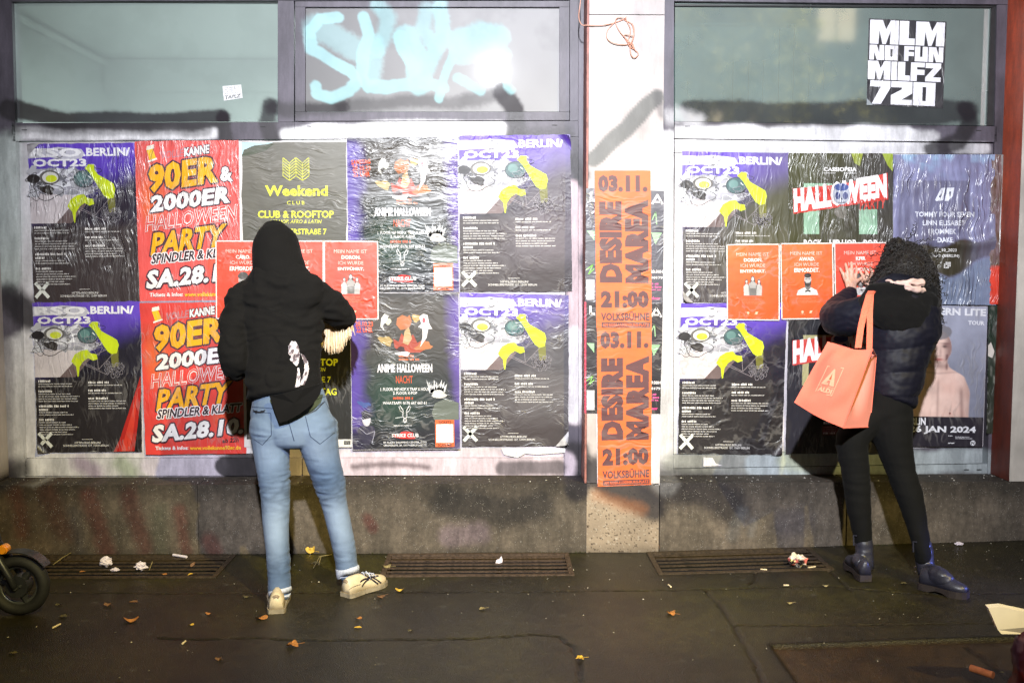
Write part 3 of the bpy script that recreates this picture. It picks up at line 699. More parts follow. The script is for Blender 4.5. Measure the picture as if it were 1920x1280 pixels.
def ground_fn(x, y):
    """height, colour of the pavement"""
    z = gz(x) + (fbm(x * 100, y * 100, 60, 61) - .5) * .008 + (fbm(x * 100, y * 100, 14, 62) - .5) * .002
    t = fbm(x * 100, y * 100, 55, 63, 5)[:, None]; t2 = fbm(x * 100 + 900, y * 100, 90, 64, 4)[:, None]
    a = np.array(lin((37, 33, 21))); b = np.array(lin((78, 70, 46))); ms = np.array(lin((84, 80, 18)))
    c = a * (1 - t) + b * t
    mo = sstep(.44, .70, t2) * (.25 + .6 * sstep(-1.4, -.1, y)[:, None]) * (1 - .8 * sstep(1.6, 2.4, x)[:, None])
    c = c * (1 - mo) + ms * mo * (.7 + .5 * t)
    for pts, wd in CRK:
        d = dline(x + (vnoise(x, y, .05, 4) - .5) * .014, y + (vnoise(x, y, .05, 6) - .5) * .014, [(p.x, p.y) for p in pts])
        k = np.exp(-(d / wd) ** 2); z = z - k * .012; c = c * (1 - .8 * k[:, None])
    # sunken brownish slab at the right front
    (x1, y1), (x2, y2) = SL
    side = (x - x1) - (y - y1) * (x2 - x1) / (y2 - y1); inn = sstep(0, .02, side) * sstep(0, .02, y1 - .0 - y)
    z = z - inn * .018; c = c * (1 - inn[:, None]) + (c * np.array([1.45, 1.0, .75])) * inn[:, None]
    e = np.exp(-(side / .02) ** 2) * (y < y1 + .01) + np.exp(-((y - y1) / .018) ** 2) * (side > -.01); c = c * (1 - .7 * np.clip(e, 0, 1)[:, None])
    # darker line where the pavement meets the plinth
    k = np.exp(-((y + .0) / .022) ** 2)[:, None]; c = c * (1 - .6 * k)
    for gx_, gy_, gr_ in GUM:
        k = (np.abs(x - gx_) < .05) & (np.abs(y - gy_) < .05); d = np.hypot(x[k] - gx_, (y[k] - gy_)) + (vnoise(x[k], y[k], .008, 3) - .5) * .008; a_ = (1 - sstep(gr_ * .7, gr_ * 1.1, d))[:, None] * .55; c[k] = c[k] * (1 - a_) + np.array([.16, .15, .13]) * a_
    bl = sstep(.50, .66, fbm(x * 100, y * 100, 22, 71, 3))[:, None]; c = c * (1 - .28 * bl); pt = sstep(.55, .62, vnoise(x, y, .55, 15))[:, None]; c = c * (1 - .16 * pt)
    sp = (vnoise(x * 1000, y * 1000, 9, 91) > .93) & (vnoise(x * 100, y * 100, 40, 92) > .55); c[sp] = c[sp] * 2.2
    return z, c
m_ground = Mcol('old_mastic_asphalt', rough=.40, spec=.55, nscale=70, nstr=.42, bump=.9, bdist=.004, speck=.15, grime=.45)
gx0, gx1, gy0, gy1 = -3.4, 3.6, -2.1, .004
nx, ny = 640, 200
u, v = np.meshgrid(np.linspace(gx0, gx1, nx + 1), np.linspace(gy1, gy0, ny + 1)); u = u.ravel(); v = v.ravel()
z, c = ground_fn(u, v); V = np.stack([u, v, z], 1)
i = np.arange((nx + 1) * (ny + 1)).reshape(ny + 1, nx + 1)
f = np.stack([i[:-1, :-1].ravel(), i[1:, :-1].ravel(), i[1:, 1:].ravel(), i[:-1, 1:].ravel()], 1)
cc = V[f].mean(1); keep = np.ones(len(f), bool)
for (a, b, c_, d) in grects: keep &= ~((cc[:, 0] > a) & (cc[:, 0] < c_) & (cc[:, 1] > b) & (cc[:, 1] < d))
tag(mk('pavement', V, f[keep], m_ground, None, cols=c, smooth=True), kind='structure')
mg = M('street_asphalt', (.035, .032, .028), rough=.8, nscale=20, nstr=.3, bump=.5)
B = 200
mk('ground', [(-B, -B, 0), (B, -B, 0), (B, gy0, 0), (-B, gy0, 0), (-B, gy0, 0), (gx0, gy0, 0), (gx0, .1, 0), (-B, .1, 0), (gx1, gy0, .07), (B, gy0, .07), (B, .1, .07), (gx1, .1, .07), (gx0, gy0 - .001, 0), (gx1, gy0 - .001, 0), (gx1, gy0, .07)],
   [(0, 1, 2, 3), (4, 5, 6, 7), (8, 9, 10, 11)], mg)['kind'] = 'structure'
# --- cellar grates set into the pavement
m_iron = M('rusty_iron', lin((86, 70, 58)), rough=.55, spec=.5, nscale=60, nstr=.5, bump=.5, metal=.3)
m_iron2 = M('dark_iron', lin((70, 58, 44)), rough=.55, spec=.5, nscale=60, nstr=.5, bump=.5, metal=.3)
m_pit = M('pit_dirt', (.004, .0035, .003), rough=.9)
for (a, b, c_, d), lab, mt in zip(grects, ('rusty brown cellar grate in the pavement with one white leaf on it', 'dark cellar grate littered with paper tissues beside the scooter wheel',
                           'dark cellar grate with a crumpled snack wrapper by the woman'), (m_iron, m_iron2, m_iron2)):
    cz = float(gz((a + c_) / 2)); g = empty('cellar_grate', ((a + c_) / 2, (b + d) / 2, cz), lab, 'grate', 'cellar grates along the plinth')
    mb = MB()
    zA, zB = float(gz(a)), float(gz(c_)); 
    def bar(x0, y0, x1, y1, h0, h1):
        z0_, z1_ = float(gz(x0)), float(gz(x1))
        mb.add([(x0, y0, z0_ + h0), (x1, y0, z1_ + h0), (x1, y1, z1_ + h0), (x0, y1, z0_ + h0), (x0, y0, z0_ + h1), (x1, y0, z1_ + h1), (x1, y1, z1_ + h1), (x0, y1, z0_ + h1)],
               [(0,3,2,1),(4,5,6,7),(0,1,5,4),(1,2,6,5),(2,3,7,6),(3,0,4,7)])
    bar(a - .02, b - .02, c_ + .02, b + .006, -.012, .006); bar(a - .02, d - .006, c_ + .02, d + .02, -.04, .006)
    bar(a - .02, b + .006, a + .006, d - .006, -.04, .0045); bar(c_ - .006, b + .006, c_ + .02, d - .006, -.04, .0045)
    mb.build('grate_frame', mt, g)
    nb = 5
    for k in range(nb):
        y = b + .02 + (d - b - .04) * (k + .5) / nb; mb = MB(); bar(a + .008, y - .012, c_ - .008, y + .010, .001, .0048 + .001 * (k % 2))
        mb.build('grate_bar', mt, g)
    mb = MB(); mb.box((a - .01, b - .01, cz - .35), (c_ + .01, d + .01, cz - .30)); 
    mb.add([(a, b, cz - .3), (c_, b, cz - .3), (c_, b, cz - .03), (a, b, cz - .03)], [(0, 3, 2, 1)]); mb.add([(a, d, cz - .3), (c_, d, cz - .3), (c_, d, cz - .03), (a, d, cz - .03)], [(0, 1, 2, 3)])
    mb.build('grate_pit', m_pit, g)
# ------------------------------------------------------------ posters
PV = Mpaper('paper_vertical_creases', 22, 2.2, .0055, rough=.34)
PVm = Mpaper('paper_medium_vertical_creases', 19, 2.6, .0042, rough=.36)
PVs = Mpaper('paper_soft_creases', 12, 3, .0022, rough=.42)
PH = Mpaper('paper_horizontal_creases', 4.5, 20, .0040, rough=.36)
PHs = Mpaper('paper_soft_horizontal_creases', 3.5, 13, .0020, rough=.40, warp=.6)
PH2 = Mpaper('paper_few_horizontal_creases', 2.5, 17, .0018, rough=.48, fine=.6)
PG = Mpaper('paper_cracked_creases', 7, 8, .0019, rough=.46, cell=8, spec=.45)
PF = Mpaper('paper_fresh_wet', 5, 6, .0026, rough=.40, fine=.4)
POR = Mpaper('paper_orange_strip', 2, 9, .0018, rough=.6, fine=.4)
PVb = Mpaper('paper_strong_folds', 13, 1.5, .010, rough=.30)
YP = YB - .004
def mixc(a, b, t): t = np.clip(t, 0, 1)[:, None]; return np.array(a) * (1 - t) + np.array(b) * t

def rso(quad, lvl, mat, label, part_tint=None, torn=False):
    A = Art(200, 285, quad, YP - lvl * .002); seed = random.getstate(); random.seed(11)
    v1, v2, nv, bk = lin((98, 66, 190)), lin((60, 44, 140)), lin((22, 18, 34) if lvl else (40, 34, 50)), lin((34, 29, 32) if not (mat in (PV, PG) or part_tint) else (62, 54, 56))  # navy and black ink greyed on some sheets to stand in for glare
    def f(X, Y):
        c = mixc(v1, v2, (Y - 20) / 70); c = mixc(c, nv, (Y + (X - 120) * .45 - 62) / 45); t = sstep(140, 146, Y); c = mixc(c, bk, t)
        if part_tint is not None: c = mixc(c, lin(part_tint), sstep(90, 190, X + Y * .3) * .5 * (1 - sstep(200, 260, Y)))
        return c
    A.bg(f, 20, 28, 0, edge=.5)
    A.bg(lambda X, Y: mixc(lin((206, 204, 214)), lin((214, 198, 198)), (Y - 60) / 80), 2, 6, .5, 0, 46, 12, 142)
    A.poly([(0, 88), (88, 92), (88, 99), (47, 142), (0, 142)], (212, 202, 206), 1)
    A.poly([(47, 142), (88, 98), (108, 104), (76, 142)], (110, 92, 92), 1.2)
    A.poly([(0, 45), (60, 44), (112, 52), (118, 88), (90, 98), (0, 98)], (168, 166, 178), .8)
    for k in range(38):
        cx, cy = random.uniform(2, 118), random.uniform(46, 92); g = random.choice((235, 225, 190, 150, 110, 205))
        A.ell(cx, cy, random.uniform(4, 13), random.uniform(3, 7), (g, g, g + 8), 1.3 + k * .02, random.uniform(-.6, .6), 16, .18)
    for k in range(24):
        A.ring(random.uniform(4, 130), random.uniform(44, 96), random.uniform(5, 14), random.uniform(3, 8), .9, random.choice(((40, 38, 46), (90, 88, 96), (240, 240, 244))), 2.2, random.uniform(-.6, .6), .25)
    A.ell(8, 62, 12, 8, (34, 30, 34), 2.4); A.ell(38, 60, 19, 13, (96, 92, 90), 2.4); A.ell(39, 60, 15, 10, (222, 220, 214), 2.5); A.ell(41, 62, 10.5, 6.5, (214, 226, 40), 2.7)
    A.ell(33, 82, 13, 8, (40, 34, 34), 2.5, .2, 18, .15); A.ring(33, 84, 26, 15, 1.3, (60, 56, 60), 2.6, .1, .2)
    A.ell(101, 63, 19, 15, (60, 92, 96), 2.4); A.ell(96, 60, 9, 8, (96, 134, 132), 2.5); A.line([(110, 58), (114, 62)], 1.5, (235, 240, 240), 2.6); A.ring(101, 63, 19, 15, 1.2, (30, 40, 50), 2.6)
    A.poly([(103, 45), (110, 37), (121, 38), (121, 46), (127, 55), (137, 61), (146, 66), (156, 72), (159, 82), (155, 97), (146, 99), (138, 94), (130, 82), (122, 68), (114, 55), (108, 48)], (200, 218, 22), 3)
    A.poly([(143, 98), (158, 90), (158, 122), (146, 124)], (112, 110, 44), 2.5)
    A.poly([(69, 112), (76, 99), (88, 92), (100, 90), (106, 97), (117, 99), (119, 108), (110, 111), (101, 106), (92, 112), (85, 122), (82.5, 141), (80.5, 141), (78, 122)], (200, 218, 22), 3)
    for a, b in (((88, 116), (137, 138)), ((120, 128), (150, 96)), ((120, 128), (118, 108)), ((137, 138), (152, 120)), ((92, 114), (120, 128)), ((108, 104), (135, 90))): A.line([a, b], .8, (150, 140, 146), 2.8)
    for k in range(16): A.ring(150 + random.uniform(-14, 16), 128 + random.uniform(-9, 10), random.uniform(3, 8), random.uniform(3, 8), .9, (148, 142, 150), 2.9, random.random(), .3)
    for k in range(14): A.ring(118 + random.uniform(-16, 14), 78 + random.uniform(-14, 14), random.uniform(4, 9), random.uniform(3, 8), .7, (150, 144, 156), 2.6, random.random(), .3)
    A.poly([(0, 8), (40, 8), (55, 6), (98, 10), (104, 18), (98, 27), (60, 29), (40, 24), (0, 26)], (196, 194, 206), 2)
    A.text('RSO', 3, 8, 98, 24, (240, 238, 242), 4, bold=.06); A.ring(56, 16, 12, 7, 1.2, (60, 58, 66), 4.2, .2, .2)
    A.text('.BERLIN/', 101, 8, 188, 23, (240, 238, 244), 4, bold=.05)
    A.text('OCT23', 8, 27, 107, 41, (244, 242, 246), 4, bold=.06); A.ring(60, 32, 14, 5, 1, (120, 116, 126), 3.8, .2)
    wt = (214, 210, 208)
    yy = 147
    for k, (hd, n) in enumerate((('DZRDN', 2), ('RFLEN', 4), ('STREAM WAX', 0), ('VESELKA', 2), ('RFLEN+TECH', 6))):
        A.greek(6, yy, 30 + (k % 3) * 16, 1, 7, (236, 232, 230), 3, k, big=(0,)); yy += 6.6
        if n: A.greek(6, yy, 82, n, 4.6, wt, 3, 10 + k); yy += n * 4.6 + 3.5
    yy = 150
    for k, n in enumerate((1, 1, 4)):
        A.greek(100, yy, 150 + 6 * k, 1, 7, (236, 232, 230), 3, 30 + k, big=(0,)); yy += 6.6; A.greek(100, yy, 182, n, 4.6, wt, 3, 40 + k); yy += n * 4.6 + 4
    for a, b in (((5, 250), (27, 274)), ((27, 250), (5, 274))): A.line([a, b], 6.2, (226, 228, 222), 3)
    A.line([(86, 261), (106, 261)], .8, wt, 3); A.text('HTTPS://RSO.BERLIN/', 72, 265.5, 122, 269.5, wt, 3, bold=.02); A.text('SCHNELLERSTRASSE 137, 12439 BERLIN', 50, 271, 137, 275.5, wt, 3, bold=.02)
    if torn:
        A.poly([(150, 285), (196, 150), (200, 148), (200, 285)], (26, 20, 22), 5); A.poly([(146, 285), (158, 262), (193, 160), (199, 140), (200, 175), (192, 240), (186, 284)], (176, 30, 22), 5.5)
        A.poly([(160, 284), (176, 230), (194, 170), (184, 250), (176, 284)], (208, 58, 40), 6)
    random.setstate(seed)
    return A.build('poster', mat, label, 'poster', 'purple and black club night posters')
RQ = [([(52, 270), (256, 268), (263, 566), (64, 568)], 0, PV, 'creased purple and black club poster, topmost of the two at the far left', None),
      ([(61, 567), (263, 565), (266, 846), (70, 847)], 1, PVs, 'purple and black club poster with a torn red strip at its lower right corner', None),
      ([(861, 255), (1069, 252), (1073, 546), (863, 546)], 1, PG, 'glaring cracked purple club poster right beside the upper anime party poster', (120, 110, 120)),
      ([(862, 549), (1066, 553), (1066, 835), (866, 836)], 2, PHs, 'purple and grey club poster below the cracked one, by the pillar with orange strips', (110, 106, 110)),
      ([(1279, 284), (1479, 287), (1478, 567), (1281, 566)], 0, PVs, 'olive tinted purple club poster at the top left of the right window', (92, 92, 44)),
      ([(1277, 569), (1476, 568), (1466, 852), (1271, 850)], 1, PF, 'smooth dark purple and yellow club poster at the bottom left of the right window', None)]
def lifted(parent, tip, a, b, yb, col, lift=.03):
    """corner of the sheet curling away from the wall; tip, a, b in photo pixels"""
    T_, A_, B_ = P(*tip, yb), P(*a, yb), P(*b, yb); V = []; Fq = []; n = 7; cs = []
    for i in range(n + 1):
        s_ = i / n; l, r = A_.lerp(T_, s_), B_.lerp(T_, s_); m_ = (l + r) / 2
        for j in range(4): q_ = l.lerp(r, j / 3); q_ = q_ + Vector((0, -lift * s_ ** 1.8, 0)) - (T_ - (A_ + B_) / 2) * .35 * s_ ** 3; V.append(q_); c_ = .75 + .25 * math.cos(j * 2 + i); cs.append(tuple(v * c_ for v in lin(col)))
    for i in range(n):
        for j in range(3): k = i * 4 + j; Fq.append((k, k + 4, k + 5, k + 1))
    return mk('lifted_corner', V, Fq, PVs, parent, cols=cs, smooth=True)
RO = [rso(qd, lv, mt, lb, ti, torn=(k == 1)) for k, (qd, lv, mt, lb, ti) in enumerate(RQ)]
lifted(RO[0], (52, 268), (52, 292), (74, 269), YP - .004, (190, 186, 190)); lifted(RO[2], (1070, 251), (1046, 253), (1071, 282), YP - .006, (92, 60, 170), .04); lifted(RO[1], (70, 848), (70, 826), (94, 848), YP - .006, (46, 40, 44))
lifted(RO[3], (1066, 836), (1042, 836), (1066, 808), YP - .008, (200, 196, 200), .035); lifted(RO[4], (1279, 567), (1280, 545), (1300, 567), YP - .004, (180, 176, 180)); lifted(RO[5], (1466, 853), (1446, 853), (1467, 824), YP - .005, (60, 52, 58))

def volle(quad, lvl, mat, label, strip=False):
    A = Art(196, 284, quad, YP - lvl * .002)
    red, red2 = lin((226, 66, 58) if not strip else (236, 92, 88)), lin((214, 44, 44))  # red of the upper sheet paled to imitate glare
    def f(X, Y): return mixc(red, lin((236, 110, 50)), sstep(40, 8, np.hypot(X - 30, (Y - 100) * .5)) * .8 + sstep(30, 5, np.hypot(X - 150, (Y - 215) * .8)) * .4) * (1 - .12 * fbm(X, Y, 40, 3)[:, None])
    A.bg(f, 14, 18, 0, edge=.4); wt = (240, 236, 236); ye = (244, 172, 16); dk = (74, 44, 58)
    if strip: A.rect(0, 283, 196, 291, (150, 150, 175), 1)
    A.poly([(22, 14), (33, 10), (40, 30), (28, 35)], (246, 196, 30), 2); A.poly([(23, 9), (36, 6), (37, 13), (22, 16)], (244, 236, 220), 3); A.line([(25, 36), (41, 31)], 3, (240, 238, 230), 3)
    A.text('VOLLE', 50, 16, 93, 30, (190, 120, 128), 2, shear=.35, rot=7, bold=.03); A.otext('KANNE', 92, 10, 142, 25, wt, dk, 1.4, 2, shear=.25, rot=7, bold=.05)
    A.otext('90ER', 0, 0, 0, 0, ye, dk, 3.2, 2, bold=.06, shear=.1, quad=[(24, 42), (154, 25), (156, 75), (26, 92)]); A.otext('&', 160, 46, 184, 72, wt, dk, 2, 2, bold=.06)
    A.otext('2000ER', 0, 0, 0, 0, wt, dk, 2.6, 5, bold=.06, shear=.12, quad=[(25, 96), (178, 80), (178, 110), (26, 126)])
    A.text('HALLOWEEN', 0, 0, 0, 0, (240, 224, 224), 8, bold=.045, shear=.15, quad=[(15, 132), (192, 112), (192, 140), (15, 160)]); A.text('HALLOWEEN', 0, 0, 0, 0, (222, 66, 60), 8.6, bold=-.005, shear=.15, quad=[(16.2, 132.6), (191, 112.8), (190.6, 139.4), (15.8, 159.2)])
    A.otext('PARTY', 0, 0, 0, 0, ye, dk, 3, 10, bold=.045, shear=.15, quad=[(26, 162), (172, 146), (166, 186), (24, 202)])
    A.otext('SPINDLER & KLATT', 0, 0, 0, 0, (52, 34, 44), (240, 230, 232), 1.8, 13, bold=.03, shear=.2, quad=[(26, 199), (190, 188), (190, 204), (25, 217)])
    A.otext('SA.28.10.', 0, 0, 0, 0, wt, dk, 2.8, 16, bold=.06, shear=.15, quad=[(14, 228), (191, 215), (191, 246), (14, 262)])
    A.text('ab 22h', 150, 254, 182, 262, (60, 30, 36), 16, bold=.02, shear=.2, rot=3); A.text('Tickets & Infos:', 20, 268, 84, 275, wt, 16, bold=.03); A.text('www.vollekanne90er.de', 87, 268, 186, 276, (250, 190, 40), 16, bold=.03)
    return A.build('poster', mat, label, 'poster', 'red and yellow party posters')
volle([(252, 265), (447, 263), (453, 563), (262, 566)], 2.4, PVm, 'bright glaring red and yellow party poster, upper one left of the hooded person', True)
volle([(262, 568), (457, 566), (462, 850), (273, 852)], 3, PVs, 'lower red and yellow party poster, its whole date line readable left of the jeans')

def weekend(quad, lvl, mat, label, dark):
    A = Art(196, 293, quad, YP - lvl * .002); ye = (226, 226, 36)
    base = lin((34, 30, 20)) if dark else lin((88, 84, 72))  # paler ground of the upper sheet takes glare into its ink
    A.rect(-5, -2, 198, 295, (214, 208, 206), 0)
    if dark:
        A.rect(182, 283, 194, 290, (34, 32, 30), 1); A.text('127 €', 184, 285, 192, 288.5, (220, 220, 220), 2); A.bg(lambda X, Y: mixc(base, lin((22, 20, 14)), X / 196), 4, 6, .5, y1=280)
    else:
        A.bg(lambda X, Y: mixc(base, lin((60, 58, 44)), (Y - 60) / 160), 8, 12, .5, edge=.5)
        A.poly([(0, 0), (60, 0), (30, 9), (8, 22), (0, 26)], (176, 205, 214), 1); A.poly([(0, 26), (4, 14), (24, 6), (62, 2), (44, 16), (14, 24)], (44, 54, 20), 1.5)
    x0, y0, cw = 77, 29, 12.2
    for c in range(4):
        up = c % 2; xa, xb = x0 + c * cw, x0 + (c + 1) * cw
        for k in range(6):
            ya = y0 + k * 5.3; l, r_ = (ya, ya + 9) if not up else (ya + 9, ya)
            A.line([(xa + .9, l), (xb - .9, r_)], 1.15, ye, 2)
        A.line([(xa, y0 + (0 if not up else 9)), (xa, y0 + (32 if not up else 41))], .9, ye, 2)
        A.line([(xa, y0 + (33 if not up else 42)), (xb, y0 + (42 if not up else 33))], 1.2, ye, 2)
    A.line([(x0 + 4 * cw, y0), (x0 + 4 * cw, y0 + 33)], .9, ye, 2)
    A.text('Weekend', 43, 80, 161, 100, ye, 2, bold=.035); A.text('CLUB', 84, 109, 117, 116, ye, 2, space=1.5, bold=.01)
    A.text('CLUB & ROOFTOP', 29, 127, 172, 141, ye, 2, bold=.03); A.text('HIP HOP, AFRO & LATIN', 52, 144, 149, 152, ye, 2, shear=.25, bold=.006)
    A.text('ALEXANDERSTRAßE 7', 28, 161, 158, 172, ye, 2, bold=.018); A.text('FREITAG & SAMSTAG', 26, 183, 169, 196, ye, 2, bold=.025)
    return A.build('poster', mat, label, 'poster', 'dark club posters with yellow lettering')
weekend([(453, 267), (649, 267), (651, 560), (456, 560)], 3, PH2, 'olive grey club poster with yellow zigzag emblem above the hood', False)
weekend([(459, 545), (657, 545), (659, 836), (463, 836)], 4, PVs, 'near black club poster with yellow letters showing right of the blue jeans', True)

def anime(quad, lvl, mat, label, glare):
    A = Art(208, 291, quad, YP - lvl * .002); og = (226, 84, 34); wt = (232, 230, 234); random.seed(5)
    def f(X, Y):
        c = mixc(lin((66, 60, 54)), lin((30, 36, 40)), (Y - 60) / 140)
        g = np.exp(-(((X - 80) / 50) ** 2 + ((Y - 190) / 55) ** 2)); c = mixc(c, lin((34, 70, 52)), g * .7)
        c = mixc(c, lin((82, 60, 150)), 1 - sstep(8, 42, X + (fbm(X, Y, 30, 4) - .5) * 30)); c = mixc(c, lin((92, 70, 150)), sstep(182, 204, X + (fbm(X, Y, 26, 7) - .5) * 26))
        c = mixc(c, lin((28, 26, 34)), sstep(238, 265, Y) * (1 - sstep(170, 200, X) * .5) * .9); return mixc(c, lin((30, 26, 24)), 1 - sstep(2, 14, Y))
    A.bg(f, 26, 30, 0, edge=.5); A.line([(0, 0), (208, 0), (208, 291), (0, 291)], .8, (190, 186, 196), 1, True)
    A.text('SAMSTAG', 8, 41, 44, 50, og, 2, bold=.04, rot=3); A.text('28.10.23', 10, 52, 44, 62, og, 2, bold=.03); A.text('22 UHR', 12, 63, 43, 73, og, 2, bold=.03)
    # harmless stand-ins for the drawn figures: pumpkin lanterns, flames and a plain ghost
    A.poly([(90, 46), (100, 40), (110, 44), (114, 40), (118, 52), (112, 66), (96, 68), (88, 58)], (176, 104, 60), 2); A.poly([(84, 100), (82, 84), (92, 90), (98, 74), (108, 86), (120, 76), (128, 92), (142, 84), (150, 100), (132, 110), (98, 110)], (170, 70, 50), 2)
    A.poly([(104, 70), (112, 62), (118, 84), (110, 96), (100, 92)], (190, 160, 120), 2.4); A.ell(126, 46, 8, 7, (190, 150, 90), 2, .4, 16, .15); A.ell(72, 52, 7, 6, (206, 204, 180), 2, .4, 14, .15)
    A.ell(68, 88, 14, 8, (176, 150, 96), 2, .3, 14, .2); A.ell(140, 98, 16, 8, (184, 112, 62), 2.2, -.2, 14, .2); A.ell(100, 112, 14, 4, (232, 226, 222), 2.5, 0, 14, .2); A.ell(96, 104, 9, 5, (60, 32, 30), 2.6, 0, 12, .2)
    A.poly([(132, 44), (140, 38), (148, 40), (151, 56), (157, 66), (149, 66), (146, 82), (133, 100), (138, 82), (138, 66), (130, 62), (136, 56)], (238, 232, 236), 3); A.ell(141, 50, 3, 5, (220, 80, 90), 3.5); A.ell(138, 43, 1, 1.3, (30, 30, 40), 3.6); A.ell(145, 44, 1, 1.3, (30, 30, 40), 3.6)
    A.poly([(60, 46), (66, 38), (74, 42), (70, 52), (62, 60), (66, 70), (58, 62)], (224, 224, 220), 2.6)
    A.text('SPECIAL', 92, 114, 132, 125, (224, 110, 66), 2, bold=.02) if False else A.greek(92, 114, 134, 2, 6.5, (224, 112, 66), 2, 3, big=(0, 1))
    A.otext('ANIME HALLOWEEN', 50, 131, 156, 147, wt, (50, 46, 52), 1.1, 2, bold=.055)
    A.text('NACHT', 86, 153, 118, 167, og, 2, bold=.0); A.text('1. FLOOR: HIP HOP X TRAP X HOUSE', 56, 175, 152, 181, wt, 2, bold=.02); A.text('2. FLOOR: K-POP', 80, 182.5, 126, 188, wt, 2, bold=.02)
    A.greek(80, 192, 134, 1, 8, og, 2, 8, big=(0,)); A.text('WHATSAPP: 0176 667 663 61', 60, 201, 144, 206.5, wt, 2, bold=.02)
    for sg in (-1, 1):
        A.line([(102, 238), (102 + sg * 4, 228), (102 + sg * 3, 218), (102 + sg * 9, 209)], 1.3, wt, 2); A.line([(102 + sg * 3, 222), (102 + sg * 9, 218), (102 + sg * 11, 211)], 1, wt, 2); A.line([(102 + sg * 4, 230), (102 + sg * 18, 232)], 1.4, (190, 196, 196), 2)
    A.ell(102, 236, 3.5, 5, wt, 2); A.greek(80, 245, 124, 1, 5, wt, 2, 12)
    A.ell(102, 265, 20, 7, (206, 40, 34), 2, 0, 16, .2); A.text('STRIKE CLUB', 76, 261, 128, 268, wt, 3, bold=.03)
    A.text('IM ALEXA SHOPPING CENTER, 5.OG', 60, 276, 143, 280, wt, 2, bold=.02); A.text('GRUNERSTR. 20, 10179 BERLIN-MITTE', 60, 281.5, 143, 285.5, wt, 2, bold=.02)
    A.rect(160, 236, 197, 287, (228, 104, 52), 3); A.rect(162, 244, 195, 279, (232, 230, 230), 4); A.text('TICKETS', 166, 238, 191, 243, (60, 28, 20), 4, bold=.03); A.text('SCAN ME!', 165, 281, 192, 286, (60, 28, 20), 4, bold=.03)
    # pale smudged shapes in the lower corners
    for k in range(9): A.poly([(150 + k * 2, 186), (144 + k * 5, 160 + (k % 3) * 4), (156 + k * 3, 184)], (196, 196, 200), 2.3)
    A.ell(168, 188, 14, 8, (200, 196, 194), 2.4, .1, 14, .12); A.poly([(160, 205), (180, 196), (206, 204), (206, 236), (158, 236), (154, 222)], (98, 104, 96), 2)
    A.ell(28, 236, 8, 11, (206, 202, 212), 2.3); A.ell(28, 226, 11, 8, (36, 34, 50), 2.5, 0, 12, .2); A.ell(28, 262, 17, 18, (48, 44, 66), 2, 0, 14, .15); A.line([(14, 250), (28, 262), (44, 256), (38, 278)], 1.2, (160, 158, 176), 2.6); A.ell(24, 206, 13, 5, (66, 86, 150), 2, .2, 12, .3)
    return A.build('poster', mat, label, 'poster', 'anime party posters')
anime([(650, 258), (858, 257), (861, 548), (653, 549)], 5, PH, 'washed out upper anime party poster with horizontal creases', 1)
anime([(655, 549), (860, 550), (863, 841), (661, 843)], 6, PHs, 'dark violet and green anime party poster right of the blond brush', 0)

